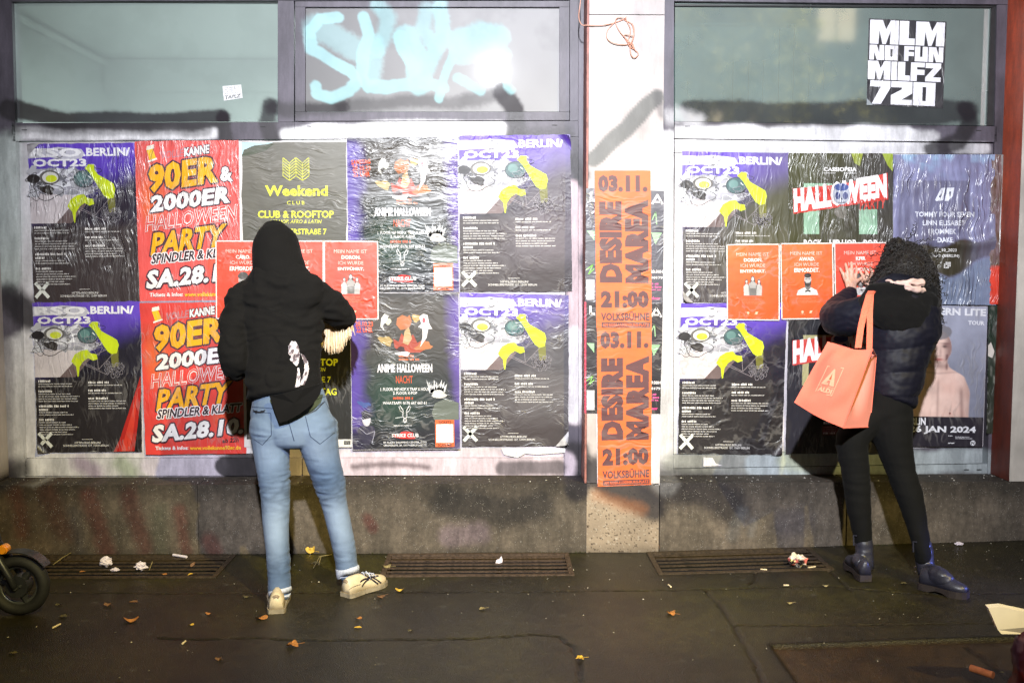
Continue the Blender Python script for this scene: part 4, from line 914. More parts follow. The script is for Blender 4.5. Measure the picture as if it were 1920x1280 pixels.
def hween(quad, lvl, mat, label, dark):
    A = Art(196, 281, quad, YP - lvl * .002)
    f1 = lambda X, Y: mixc(lin((72, 72, 44)), lin((66, 62, 60)), X / 196 + fbm(X, Y, 40, 6) - .5); f2 = lambda X, Y: mixc(lin((22, 22, 30)), lin((34, 30, 40)), Y / 281)  # f1: glare on the upper sheet put into its olive grey ground
    A.bg(f2 if dark else f1, 14, 18, 0, edge=.4)
    if not dark:
        A.poly([(118, 0), (140, 0), (134, 24), (124, 18)], (150, 160, 60), 1); A.poly([(176, 0), (196, 0), (196, 34), (186, 22)], (150, 165, 60), 1)
        A.text('CASSIOPEIA', 66, 26, 128, 34, (236, 234, 234), 3, bold=.05); A.line([(66, 37), (88, 37)], 1, (236, 234, 234), 3); A.line([(104, 37), (128, 37)], 1, (236, 234, 234), 3)
    mn = (150, 186, 160) if not dark else (176, 168, 120)
    A.poly([(28, 56), (82, 56), (80, 70), (30, 72)], mn, 1); A.rect(28, 100, 40 if dark else 57, 151, mn, 1); A.rect(132, 104, 166, 151, mn if not dark else (90, 110, 100), 1)
    A.poly([(8, 66), (98, 58), (186, 36), (187, 84), (98, 100), (9, 113)], (206, 60, 50), 1.6)
    A.text('HALLOWEEN', 0, 0, 0, 0, (200, 50, 44), 2, bold=.06, quad=[(11, 68), (186, 38), (187, 87), (12, 114)])
    A.poly([(8, 70), (12, 66), (180, 36), (184, 38), (184, 80), (9, 110)], (246, 240, 240) if not dark else (224, 214, 214), 2.4) if False else None
    A.text('HALLOWEEN', 0, 0, 0, 0, (244, 238, 240), 3, bold=.07, quad=[(9, 66), (184, 36), (185, 84), (10, 111)])
    A.ell(99, 76, 16, 20, (168, 172, 186), 5); A.ell(99, 63, 14, 7, (70, 86, 146), 6); A.ell(92, 79, 5, 7, (58, 66, 116), 6); A.ell(106, 79, 5, 7, (58, 66, 116), 6); A.poly([(97, 86), (99, 82), (101, 86)], (60, 60, 80), 6); A.line([(92, 92), (106, 92)], 2, (90, 90, 104), 6)
    A.ell(98, 110, 12, 12, (120, 116, 108), 4, 0, 14, .1)
    A.text('PARTY', 132, 84, 184, 104, (206, 62, 50), 6, bold=.02, shear=.25, rot=5)
    for a, b, s_ in ((28, 62, 'ROCK'), (76, 126, 'HIP HOP'), (140, 166, 'POP')): A.text(s_, a, 161, b, 176, (236, 234, 234), 3, bold=.045)
    A.text('GARTEN', 70, 219, 104, 225, (220, 180, 190), 3, bold=.04) if False else A.greek(70, 219, 100, 1, 9, (230, 220, 226), 3, 5, big=(0,)); A.rect(68, 228, 100, 246, (90, 22, 30), 2); A.greek(70, 230, 98, 3, 4, (190, 130, 140), 3, 6); A.greek(70, 240, 98, 1, 6, (224, 214, 220), 3, 7, big=(0,))
    return A.build('poster', mat, label, 'poster', 'slanted red and white holiday party posters')
hween([(1478, 287), (1674, 288), (1675, 568), (1480, 568)], 2, PV, 'olive grey poster with slanted white lettering above three orange flyers', False)
hween([(1479, 572), (1674, 572), (1668, 848), (1473, 851)], 3, PVs, 'near black poster with the same slanted lettering half hidden behind the orange bag', True)

# tall lavender poster, sagging: real folds in the sheet
def ad_rel(u, v):
    x = u * 184; y = v * 282
    f = np.array([noise.noise(Vector((float(a) * .11, float(b) * .012, 3.3))) for a, b in zip(x.ravel(), y.ravel())]).reshape(u.shape)
    g = np.array([noise.noise(Vector((float(a) * .05, float(b) * .05, 8.3))) for a, b in zip(x.ravel(), y.ravel())]).reshape(u.shape)
    return .005 + .0045 * f + .004 * g + .014 * np.exp(-((y - 168 + (x - 90) * .16 + 10 * np.sin(x * .03)) / 9) ** 2)
A = Art(184, 282, [(1674, 290), (1864, 290), (1866, 572), (1674, 569)], YP - .006, relief=ad_rel, step=.0012)
def f(X, Y):
    n = fbm(X * 3, Y * .4, 14, 5); n2 = fbm(X, Y, 26, 15); c = mixc(lin((112, 108, 138)), lin((158, 160, 200)), n * 1.2 - .1); c = mixc(c, lin((150, 180, 210)), sstep(48, 10, Y) * sstep(.45, .7, n2)); c = mixc(c, lin((84, 80, 92)), ((X > 10) & (X < 140) & (Y > 50)) * .45)
    e1 = 168 - (X - 90) * .16 + 5 * np.sin(X * .09); e2 = 226 - np.clip(X - 100, 0, 90) * .45 + 6 * np.sin(X * .07); b = sstep(e1 - 2, e1 + 3, Y) * (1 - sstep(e2 - 3, e2 + 3, Y))
    c = mixc(c, lin((64, 58, 36)), b * (.95 - .4 * sstep(110, 170, X))); c = mixc(c, lin((124, 136, 162)), sstep(e2 - 2, e2 + 6, Y) * .9); return c
A.bg(f, 60, 84, 0)
wt = (226, 228, 240)
A.poly([(76, 84), (86, 63), (94, 62), (90, 86), (77, 87)], wt, 2); A.poly([(82, 80), (87, 71), (86, 80)], (96, 94, 116), 3); A.poly([(93, 87), (97, 62), (110, 62), (107, 78), (99, 87)], wt, 2); A.poly([(99, 80), (101, 69), (104, 69), (103, 77)], (96, 94, 116), 3)
for s_, a, b, c_, d in (('TOMMY FOUR SEVEN', 39, 107, 146, 117), ('LINN ELISABET', 53, 123, 130, 133), ('ROMMEK', 68, 139, 114, 149), ('DAKE', 78, 155, 106, 165)): A.text(s_, a, b, c_, d, wt, 2, bold=.03)
A.text('27_10_2023', 73, 176, 113, 183, (240, 238, 236), 6, bold=.02); A.text('RSO (BERLIN)', 70, 187, 118, 194, (240, 238, 236), 6, bold=.02)
for k in range(4):
    for j in range(4):
        if (k, j) in ((0, 0), (3, 3), (1, 2)): continue
        A.rect(89.5 + k * 3.3, 201.5 + j * 3.1, 92.3 + k * 3.3, 204.2 + j * 3.1, (214, 212, 210), 7)
A.build('poster', PVb, 'pale lavender poster sagging in long folds above the bare shouldered figure', 'poster')

A = Art(177, 267, [(1675, 570), (1852, 575), (1842, 838), (1670, 836)], YP - .010)
def portrait(X, Y):
    c = mixc(lin((166, 168, 188)), lin((126, 128, 146)), Y / 180 + (fbm(X, Y, 30, 5) - .5) * .5)
    w_ = 19 + 30 * sstep(112, 136, Y) + 14 * sstep(126, 168, Y); cx = 88 - 3 * sstep(120, 200, Y)
    torso = (1 - sstep(w_ - 1.5, w_ + 1.5, np.abs(X - cx))) * sstep(108, 112, Y); neck = (1 - sstep(14, 16, np.abs(X - 90))) * sstep(90, 94, Y) * (1 - sstep(118, 124, Y))
    hd = 1 - sstep(.92, 1.04, ((X - 87) / (25 - 6 * sstep(88, 112, Y))) ** 2 + ((Y - 80) / 34) ** 2); m = np.clip(torso + neck + hd, 0, 1)
    sk = mixc(lin((240, 210, 200)), lin((216, 174, 162)), fbm(X, Y, 26, 9)); side = sstep(92, 108, X) * hd * .75 + sstep(98, 108, X) * neck + .55 * np.exp(-((X - 132 - (Y - 150) * .05) / 4) ** 2) * sstep(146, 165, Y)
    side = side + .35 * np.exp(-((X - 88) / 2.5) ** 2) * sstep(130, 150, Y) + .30 * np.exp(-((Y - 128 - np.abs(X - 88) * -.10) / 2) ** 2) * torso + .5 * np.exp(-(((X - 88) / 26) ** 2 + ((Y - 114) / 5) ** 2)) + .35 * sstep(46, 62, np.abs(X - 86)) * torso
    for ex in (78, 98): side = side + .55 * np.exp(-(((X - ex) / 6) ** 2 + ((Y - 76) / 4) ** 2)) + .5 * np.exp(-(((X - ex) / 7.5) ** 2 + ((Y - 71) / 1.5) ** 2))
    side = side + .4 * np.exp(-(((X - 91) / 2.5) ** 2 + ((Y - 88) / 8) ** 2)) + .35 * np.exp(-(((X - 87) / 5) ** 2 + ((Y - 95) / 2) ** 2)) + .3 * np.exp(-(((X - 87) / 8) ** 2 + ((Y - 108) / 2.5) ** 2))
    sk = mixc(sk, lin((104, 70, 72)), np.clip(side, 0, .9)); c = mixc(c, sk, m)
    lip = np.exp(-(((X - 87) / 8) ** 2 + ((Y - 101.5) / 2.6) ** 2)); c = mixc(c, lin((190, 92, 88)), np.clip(lip * 1.1, 0, .8)); c = mixc(c, lin((90, 40, 44)), .7 * np.exp(-(((X - 87) / 8) ** 2 + ((Y - 101.5) / .8) ** 2)))
    for ex in (78, 98): c = mixc(c, lin((36, 28, 34)), .85 * np.exp(-(((X - ex) / 3) ** 2 + ((Y - 77) / 1.7) ** 2)))
    hair = 1 - sstep(.9, 1.1, ((X - 88) / 24) ** 2 + ((Y - 50) / 14) ** 2 + (fbm(X, Y, 5, 8) - .5) * .5); c = mixc(c, lin((120, 116, 122)), hair * .9)
    c = c * (1 + .10 * (fbm(X * 3, Y * .6, 16, 18) - .5))[:, None]
    return mixc(c, lin((40, 36, 46)), sstep(209, 210.5, Y))
A.bg(portrait, 118, 180, 0)
for (x, y) in ((40, 200), (112, 203)): A.ell(x, y, 2.2, 2, (150, 92, 86), .6)
wt = (234, 234, 242)
A.text('NORTHERN LITE', 10, 4, 174, 18, wt, 4, bold=.06); A.text('TOUR', 141, 27, 172, 35, wt, 4, bold=.05); A.text('BERLIN', 24, 212, 66, 226, wt, 4, bold=.05); A.text('26 JAN 2024', 34, 227, 163, 243, wt, 4, bold=.05)
A.greek(110, 245, 122, 1, 4, wt, 4, 3); A.greek(124, 247, 162, 2, 3, wt, 4, 4); A.text('semmel', 110, 258, 122, 261, wt, 4, bold=.04); A.ell(158, 259, 5, 5, wt, 4); A.text('N', 155, 256, 161, 262, (40, 36, 46), 5, bold=.04)
A.build('poster', Mpaper('paper_portrait', 7, 2, .003, rough=.4), 'tour poster with a bare shouldered figure and large white date, right of the woman', 'poster')

# posters behind the orange strips on the pillar
def lana(quad, lvl, label, dark):
    A = Art(143, 212, quad, -.003 - lvl * .001)
    A.bg(lambda X, Y: mixc(lin((58, 58, 62)) if not dark else lin((30, 28, 32)), lin((88, 84, 100)) if not dark else lin((44, 36, 44)), fbm(X, Y, 30, 5)), 8, 12, 0, edge=.3)
    wt = (230, 224, 226); A.line([(9, 8), (9, 22), (16, 22)], 4, wt, 2); A.line([(122, 24), (131, 8), (140, 24)], 4, wt, 2); A.line([(125, 21), (138, 21)], 3, wt, 2)
    A.poly([(120, 78), (140, 78), (128, 100)], (150, 196, 150), 2); A.poly([(2, 78), (16, 78), (16, 96)], (150, 196, 150), 2); A.line([(122, 54), (128, 40), (130, 62)], 2, (150, 190, 140), 2); A.line([(2, 150), (14, 140), (6, 158), (16, 148)], 1.6, (120, 190, 60), 2)
    A.text('23:30H', 120, 148, 142, 154, wt, 2, bold=.04); A.text('10179', 122, 160, 142, 165, wt, 2, bold=.03); A.greek(118, 172, 140, 3, 6, (226, 90, 160), 2, 4, big=(0, 1)); A.text('door', 122, 198, 138, 204, (230, 60, 140), 2, bold=.03); A.rect(2, 168, 17, 206, (200, 198, 204), 2)
    if dark: A.rect(-2, 0, 1, 212, (220, 60, 90), 2)
    return A.build('poster', PHs, label, 'poster', 'grey party posters behind the orange strips')
lana([(1099, 353), (1245, 358), (1243, 570), (1097, 568)], 0, 'upper crinkled grey poster peeking out both sides of the orange strips', False)
lana([(1098, 566), (1243, 570), (1238, 776), (1098, 774)], 1, 'lower blackish poster with pink edge peeking out behind the orange strips', True)
A = Art(120, 135, [(1118, 776), (1238, 776), (1237, 909), (1120, 912)], -.004); A.bg(lambda X, Y: mixc(lin((206, 200, 206)), lin((236, 232, 236)), fbm(X, Y, 20, 3)), 6, 6, 0); A.build('paper_strip', PVs, 'bare white paper strip showing beside the lowest orange poster', 'paper')
def desire(quad, lvl, label):
    A = Art(104, 295, quad, -.006 - lvl * .0015, step=.00025); ink = (88, 44, 48); og = lin((234, 102, 32))
    A.bg(lambda X, Y: np.array(og) * (1 + .05 * (fbm(X, Y, 40, 9)[:, None] - .5)), 6, 12, 0, edge=.2)
    A.text('03.11.', 6, 8, 98, 40, ink, 2, bold=.07); A.text('21:00', 9, 224, 99, 257, ink, 2, bold=.07)
    A.text('DESIRE', 0, 0, 0, 0, ink, 2, bold=.075, quad=[(7, 209), (7, 57), (50, 57), (50, 209)]); A.text('MAREA', 0, 0, 0, 0, ink, 2, bold=.075, quad=[(55, 210), (55, 54), (99, 54), (99, 210)])
    A.text('VOLKSBÜHNE', 9, 263, 100, 281, ink, 2, bold=.05); A.rect(10, 284, 101, 293.5, ink, 2); A.text('AM ROSA-LUXEMBURG-PLATZ', 12, 286, 99, 291.5, (226, 94, 32), 3, bold=.03)
    return A.build('poster', POR, label, 'poster', 'orange theatre strips on the pillar')
desire([(1119, 613), (1222, 612), (1221, 908), (1121, 912)], 1, 'lower narrow orange poster on the pillar, reaching down to the stone base')
desire([(1115, 320), (1220, 320), (1222, 615), (1118, 615)], 2, 'upper narrow orange poster on the pillar, just below the painted grey stroke')

# orange flyers
def flyer(quad, name, verb, pic, label, tone=0, lvl=9):
    A = Art(100, 142, quad, YP - .002 * lvl, step=.0003)
    a, b = (lin((240, 84, 64)), lin((240, 66, 38))) if not tone else (lin((242, 112, 56)), lin((246, 86, 28)))
    A.bg(lambda X, Y: mixc(a, b, Y / 120 + .3 * (X / 100 - .5)), 6, 8, 0, edge=.2); wt = (248, 232, 228)
    A.line([(0, 0), (100, 0), (100, 142), (0, 142)], 2.0, wt, 1, True)
    A.text('MEIN NAME IST', 18, 15, 80, 21.5, (246, 206, 196), 2); A.text(name, 34, 25.5, 66, 32.5, wt, 2, bold=.05, keep=True); A.text('ICH WURDE', 26, 36, 73, 42.5, (246, 206, 196), 2); A.text(verb, 25, 46, 74, 54 if 'Ü' not in verb else 53, wt, 2, bold=.045)
    g = lambda v: (v, v - 4, v - 6)
    if pic == 'three':
        for cx, top, h, sc, cl in ((37, 63, 33, .8, 205), (49, 58, 38, 1.1, 170), (61, 63, 33, .85, 190)):
            A.poly([(cx - 6.5 * sc, top + h), (cx - 7 * sc, top + 16), (cx - 3 * sc, top + 11), (cx + 3 * sc, top + 11), (cx + 7 * sc, top + 16), (cx + 6 * sc, top + h)], g(cl), 2); A.ell(cx, top + 6, 3.6 * sc, 5 * sc, g(70), 3); A.ell(cx, top + 6.8, 2.5 * sc, 3.6 * sc, g(200), 3.5)
            A.poly([(cx - 3.6 * sc, top + 6), (cx - 5 * sc, top + 15), (cx - 2 * sc, top + 11)], g(70), 3.2); A.poly([(cx + 3.6 * sc, top + 6), (cx + 5 * sc, top + 15), (cx + 2 * sc, top + 11)], g(70), 3.2)
        A.rect(43, 82, 56, 96, g(120), 2.6)
    elif pic == 'man':
        A.poly([(29, 97), (32, 88), (43, 83), (58, 83), (68, 88), (71, 97)], g(232), 2); A.poly([(45, 82), (46, 74), (56, 74), (57, 82), (51, 90)], g(110), 2.5)
        A.ell(51, 69, 6.8, 10.5, g(186), 3); A.ell(51, 60, 7.2, 4.5, g(50), 3.5); A.poly([(44, 70), (45, 78), (51, 82), (57, 78), (58, 70), (54, 74), (48, 74)], g(56), 3.6); A.line([(46.5, 66.5), (50, 66.5)], 1, g(40), 4); A.line([(52.5, 66.5), (56, 66.5)], 1, g(40), 4); A.poly([(46, 87), (51, 89), (56, 87), (56, 92), (51, 90), (46, 92)], g(24), 4)
    else:
        A.poly([(30, 98), (33, 88), (44, 83), (58, 83), (68, 89), (70, 98)], g(210), 2); A.ell(50, 71, 9, 12, g(176), 3); A.ell(50, 63, 10, 7, g(84), 3.5, 0, 16, .05); A.line([(46, 78), (54, 78)], 1, g(60), 4)
    A.greek(28, 101, 74, 4, 3.0, (246, 130, 96), 2, 5); A.ell(40, 129, 2.4, 2.6, (250, 190, 160), 2); A.ell(56, 129, 2.2, 2.6, (250, 190, 160), 2); A.line([(53, 131), (59, 127)], 1, (250, 200, 170), 2.4); A.line([(36, 133.5), (45, 133.5)], .6, (248, 170, 140), 2)
    return A.build('flyer', PF, label, 'flyer', 'orange flyers pasted in two rows of three')
flyer([(405, 452), (506, 452), (507, 598), (406, 597)], 'CARO.', 'ERMORDET.', 'boy', 'red orange flyer with a grey child portrait, left of the black hood', lvl=9)
flyer([(507, 452), (606, 452), (606, 598), (508, 598)], 'ROM.', 'ERMORDET.', 'boy', 'red orange flyer almost wholly hidden behind the black hood', lvl=9.4)
flyer([(608, 452), (708, 453), (709, 598), (609, 598)], 'DORON.', 'ENTFÜHRT.', 'three', 'red orange flyer with three grey figures, above the blond brush', lvl=9)
flyer([(1363, 459), (1461, 458), (1461, 600), (1364, 599)], 'DORON.', 'ENTFÜHRT.', 'three', 'brightest orange flyer with three grey figures, over the olive and purple poster', 1, lvl=6)
flyer([(1464, 457), (1561, 456), (1563, 597), (1466, 598)], 'AWAD.', 'ERMORDET.', 'man', 'orange flyer with the portrait of a bearded man in a bow tie', 1, lvl=6)
flyer([(1565, 456), (1662, 455), (1664, 596), (1567, 597)], 'KFIR', 'ENTFÜHRT.', 'boy', 'orange flyer being smoothed by the hands of the woman', 0, lvl=6.4)

# block letter sticker on the right upper pane
A = Art(146, 163, [(1629, 35), (1775, 41), (1768, 203), (1625, 197)], YB + .026); bk, wt = (48, 46, 52), (240, 238, 246)
A.rect(0, 0, 146, 163, bk, 0); A.poly([(0, 150), (0, 163), (12, 163)], (150, 156, 160), 3)
def blk(ch, x0, y0, x1, y1):
    w_, h_ = x1 - x0, y1 - y0
    def q_(pts, c=bk, l=2): A.poly([(x0 + a * w_, y0 + b * h_) for a, b in pts], c, l)
    if ch in 'MNOUL720FZI': q_([(0, 0), (1, 0), (1, 1), (0, 1)], wt, 1)
    if ch == 'M': q_([(.44, 0), (.72, 0), (.56, .38)]); q_([(.33, .42), (.44, 1), (.30, 1)]); q_([(.72, .42), (.70, 1), (.56, 1)])
    if ch == 'N': q_([(.5, 0), (.68, 0), (.68, .55)]); q_([(.32, .45), (.52, 1), (.32, 1)])
    if ch == 'O': q_([(.42, .25), (.62, .25), (.62, .75), (.42, .75)])
    if ch == '0': q_([(.42, .2), (.58, .2), (.58, .8), (.42, .8)])
    if ch == 'U': q_([(.40, 0), (.58, 0), (.58, .68), (.40, .68)])
    if ch == 'L': q_([(.6, 0), (1, 0), (1, .72), (.6, .72)])
    if ch == 'F': q_([(.45, .25), (1, .25), (1, .38), (.45, .38)]); q_([(.45, .66), (1, .66), (1, 1), (.45, 1)])
    if ch == 'Z': q_([(0, .28), (.5, .28), (0, .78)]); q_([(1, .25), (1, .76), (.5, .76)])
    if ch == '7': q_([(0, .26), (.52, .26), (.1, 1), (0, 1)]); q_([(1, .3), (1, 1), (.55, 1)])
    if ch == '2': q_([(0, .26), (.5, .26), (.5, .34), (0, .60)]); q_([(1, .5), (1, .78), (.5, .78)])
for s_, y0, y1, x0, x1, wd in (('MLM', 2, 47, 2, 144, (1.2, .66, 1.2)), ('NO FUN', 49, 77, 2, 143, (1, .9, .35, .7, .9, 1)), ('MILFZ', 79, 114, 0, 140, (1.35, .38, .75, .85, .95)), ('720', 116, 160, 5, 131, (1, 1.05, 1.1))):
    T = sum(wd); x = x0
    for ch, q_ in zip(s_, wd):
        ww = (x1 - x0) * q_ / T
        if ch != ' ': blk(ch, x + .8, y0, x + ww - .8, y1)
        x += ww
A.build('sticker', M('x', (1, 1, 1)) if False else PVs, 'black square sticker with white block letters on the right upper pane', 'sticker')
A = Art(38, 27, [(417, 162), (452, 159), (455, 184), (420, 189)], YB + .027); A.rect(0, 0, 38, 27, (222, 222, 224), 0); A.greek(3, 3, 34, 4, 3.6, (120, 120, 124), 1, 2); A.text('TAPLZ', 3, 18, 35, 25, (40, 40, 44), 1, bold=.02, shear=.2)
A.build('sticker', PVs, 'tiny white scribbled sticker on the left upper pane', 'sticker')

# scraps pasted over the right jamb
A = Art(26, 285, [(1858, 290), (1886, 290), (1884, 570), (1856, 570)], YB - .014, relief=lambda u, v: .003 * np.sin(u * 5) + .001 * np.sin(v * 9))
A.bg(lambda X, Y: mixc(mixc(lin((92, 66, 46)), lin((150, 130, 140)), fbm(X * 4, Y, 14, 5) * 1.4 - .4), lin((226, 66, 46)), sstep(212, 216, Y + X * .1)), 10, 60, 0, edge=.8)
A.poly([(0, 4), (10, 2), (13, 20), (9, 40), (2, 24)], (70, 28, 52), 1); A.build('paper_scrap', PV, 'brown and red scrap of old posters curling over the right jamb', 'paper')
A = Art(26, 240, [(1854, 573), (1882, 573), (1874, 812), (1850, 812)], YB - .010)
A.bg(lambda X, Y: mixc(mixc(lin((22, 46, 34)), lin((46, 50, 40)), Y / 240), lin((150, 150, 140)), sstep(.62, .8, fbm(X * 3, Y, 18, 8))), 8, 50, 0, edge=.8); A.poly([(0, 74), (5, 68), (12, 86), (8, 98), (0, 94)], (206, 198, 190), 1); A.build('paper_scrap', PV, 'dark green torn poster strip on the right jamb', 'paper')
for lab, pts in (('torn white scrap left on the lower frame below the smooth club poster', [(1319, 857), (1336, 858), (1342, 868), (1356, 873), (1319, 874)]),
                 ('torn white paper remnant beside the jeans under the red poster', [(456, 820), (464, 826), (474, 842), (480, 849), (458, 850)]),
                 ('jagged white poster remnant under the grey and purple club poster', [(940, 840), (1060, 840), (1060, 848), (1010, 852), (985, 850), (970, 858), (945, 852)])):
    x0 = min(p[0] for p in pts); y0 = min(p[1] for p in pts); x1 = max(p[0] for p in pts); y1 = max(p[1] for p in pts)
    A = Art(x1 - x0, y1 - y0, R4(x0, y0, x1, y1), YB - .006); A.poly([(a - x0, b - y0) for a, b in pts], (226, 222, 226), 0)
    v_ = np.concatenate(A.v); tag(mk('paper_scrap', v_, np.concatenate(A.f), PVs, None, cols=np.concatenate(A.c), origin=v_.mean(0)), lab, 'paper')
# wire loop hanging on the pillar
W = lambda pts, y=-.012: [P(1060 + x / 4.266, yy / 4.266, y) for x, yy in pts]
def smooth_path(p, n=6):
    out = []
    for i in range(len(p) - 1):
        a, b, c_, d = p[max(i - 1, 0)], p[i], p[i + 1], p[min(i + 2, len(p) - 1)]
        for k in range(n):
            t = k / n; out.append(.5 * ((2 * b) + (c_ - a) * t + (2 * a - 5 * b + 4 * c_ - d) * t * t + (3 * b - a - 3 * c_ + d) * t ** 3))
    return out + [p[-1]]
mb = MB()
for w_, pts in enumerate(([(120, -60), (120, 20), (108, 130), (130, 195), (180, 205), (300, 205), (400, 180), (480, 150)],
            [(480, 150), (420, 145), (402, 180), (440, 260), (520, 350), (555, 400), (585, 430), (555, 465), (525, 440), (515, 360)],
            [(485, 135), (490, 165), (540, 200), (550, 270), (530, 330), (520, 380)], [(400, 175), (340, 240), (335, 310), (390, 350), (480, 360), (530, 340), (555, 400)],
            [(470, 160), (530, 190), (545, 250), (540, 320), (510, 350), (470, 285), (530, 290), (548, 300)], [(480, 150), (520, 240), (500, 350), (545, 395)])):
    p = smooth_path([q_ - Vector((0, .006 * math.sin(i * 1.7 + w_), 0)) for i, q_ in enumerate(W(pts))]); mb.tube(p, .0026, 6)
tag(mb.build('wire', M('copper_wire', lin((206, 150, 128)), rough=.4, nstr=.1), smooth=True), 'thin coppery wire looped and knotted on the pale pillar', 'wire')
# ------------------------------------------------------------ soft solids for people and clothes
def W3(p):  # (px, py, depth, a, b) -> point, a, b
    return P(p[0], p[1], p[2]), p[3], (p[4] if len(p) > 4 else p[3])
def loft(bm, pts, n=18, sub=5, world=False, cap=(1, 1)):
    q_ = [W3(p) if not world else (Vector(p[0]), p[1], p[2] if len(p) > 2 else p[1]) for p in pts]
    pos = smooth_path([a for a, _, _ in q_], sub); m = len(q_)
    ra = np.interp(np.linspace(0, m - 1, len(pos)), range(m), [a for _, a, _ in q_]); rb = np.interp(np.linspace(0, m - 1, len(pos)), range(m), [b for _, _, b in q_])
    # rounded ends
    t0 = (pos[0] - pos[1]).normalized(); t1 = (pos[-1] - pos[-2]).normalized(); A0, A1 = min(ra[0], rb[0]), min(ra[-1], rb[-1])
    pre = [(pos[0] + t0 * A0 * cap[0] * math.sin(k), math.cos(k)) for k in (1.35, .95, .5)]; post = [(pos[-1] + t1 * A1 * cap[1] * math.sin(k), math.cos(k)) for k in (.5, .95, 1.35)]
    allp = [p for p, _ in pre] + list(pos) + [p for p, _ in post]
    ra = [ra[0] * c for _, c in pre] + list(ra) + [ra[-1] * c for _, c in post]; rb = [rb[0] * c for _, c in pre] + list(rb) + [rb[-1] * c for _, c in post]
    rings = []; Y = Vector((0, 1, 0)); u = None
    for i, p in enumerate(allp):
        t = (allp[min(i + 1, len(allp) - 1)] - allp[max(i - 1, 0)]).normalized()
        if u is None:
            u = Y.cross(t)
            if u.length < .35: u = Vector((1, 0, 0)) - t * t.x
            if u.x < 0: u = -u
        else: u = u - t * u.dot(t)
        u.normalize(); v = t.cross(u)
        rings.append([bm.verts.new(p + u * math.cos(2 * math.pi * k / n) * ra[i] + v * math.sin(2 * math.pi * k / n) * rb[i]) for k in range(n)])
    for r0, r1 in zip(rings[:-1], rings[1:]):
        for k in range(n): bm.faces.new((r0[k], r0[(k + 1) % n], r1[(k + 1) % n], r1[k]))
    bm.faces.new(rings[0][::-1]); bm.faces.new(rings[-1])
def ball(bm, c, rx, ry, rz, rot=None):
    m = Matrix.Translation(c) @ (rot.to_matrix().to_4x4() if rot else Matrix()) @ Matrix.Diagonal((rx, ry, rz, 1))
    bmesh.ops.create_uvsphere(bm, u_segments=18, v_segments=12, radius=1, matrix=m)
def solid(name, bm, voxel, mat, parent, smooth=4, disp=None, cols=None, origin=None):
    bmesh.ops.recalc_face_normals(bm, faces=bm.faces)
    me = bpy.data.meshes.new('tmp'); bm.to_mesh(me); bm.free(); o = bpy.data.objects.new('tmp', me); C.objects.link(o)
    r = o.modifiers.new('r', 'REMESH'); r.mode = 'VOXEL'; r.voxel_size = voxel
    s_ = o.modifiers.new('s', 'SMOOTH'); s_.iterations = smooth; s_.factor = .6
    dg = bpy.context.evaluated_depsgraph_get(); ev = o.evaluated_get(dg).to_mesh()
    V = np.empty(len(ev.vertices) * 3); ev.vertices.foreach_get('co', V); V = V.reshape(-1, 3).copy()
    Nn = np.empty(len(ev.vertices) * 3); ev.vertices.foreach_get('normal', Nn); Nn = Nn.reshape(-1, 3).copy()
    Fc = [tuple(p.vertices) for p in ev.polygons]; o.evaluated_get(dg).to_mesh_clear(); bpy.data.objects.remove(o); bpy.data.meshes.remove(me)
    if disp is not None: V = V + Nn * disp(V, Nn)[:, None]
    c = cols(V, Nn) if cols is not None else None
    ob = mk(name, V, Fc, mat, parent, cols=c, smooth=True, origin=origin); ob['_bvh'] = 0; del ob['_bvh']
    bv = BVHTree.FromPolygons([Vector(v) for v in V], Fc); return ob, bv
def nz3(V, sc, seed=0):
    s = np.array(sc); return np.array([noise.noise(Vector((v[0] * s[0] + seed, v[1] * s[1], v[2] * s[2]))) for v in V])
def ridg(V, sc, seed=0): return 1 - np.abs(nz3(V, sc, seed)) * 2
def hit(bv, px, py):
    d = ray(px, py).normalized(); h = bv.ray_cast(CAM, d); return (h[0], h[1]) if h[0] else (None, None)
def ribbon(name, bv, pts, wd, mat, parent, lift=.0012, closed=False):
    """seam or stripe lying on a surface"""
    pts = list(pts) + ([pts[0]] if closed else []); V = []; Fq = []; prev = None
    for (ax, ay), (bx, by) in zip(pts[:-1], pts[1:]):
        n = max(2, int(math.hypot(bx - ax, by - ay) / 1.5))
        for k in range(n):
            x, y = ax + (bx - ax) * k / n, ay + (by - ay) * k / n; h, nn = hit(bv, x, y); h2, _ = hit(bv, x + (bx - ax) / n, y + (by - ay) / n)
            if h is None or h2 is None or (h2 - h).length > .03: prev = None; continue
            t = (h2 - h).normalized(); s_ = t.cross(nn).normalized() * wd / 2; h = h + nn * lift; b = len(V)
            V += [tuple(h + s_), tuple(h - s_)]
            if prev is not None: Fq.append((prev, prev + 1, b + 1, b))
            prev = b
    if Fq: return mk(name, V, Fq, mat, parent)
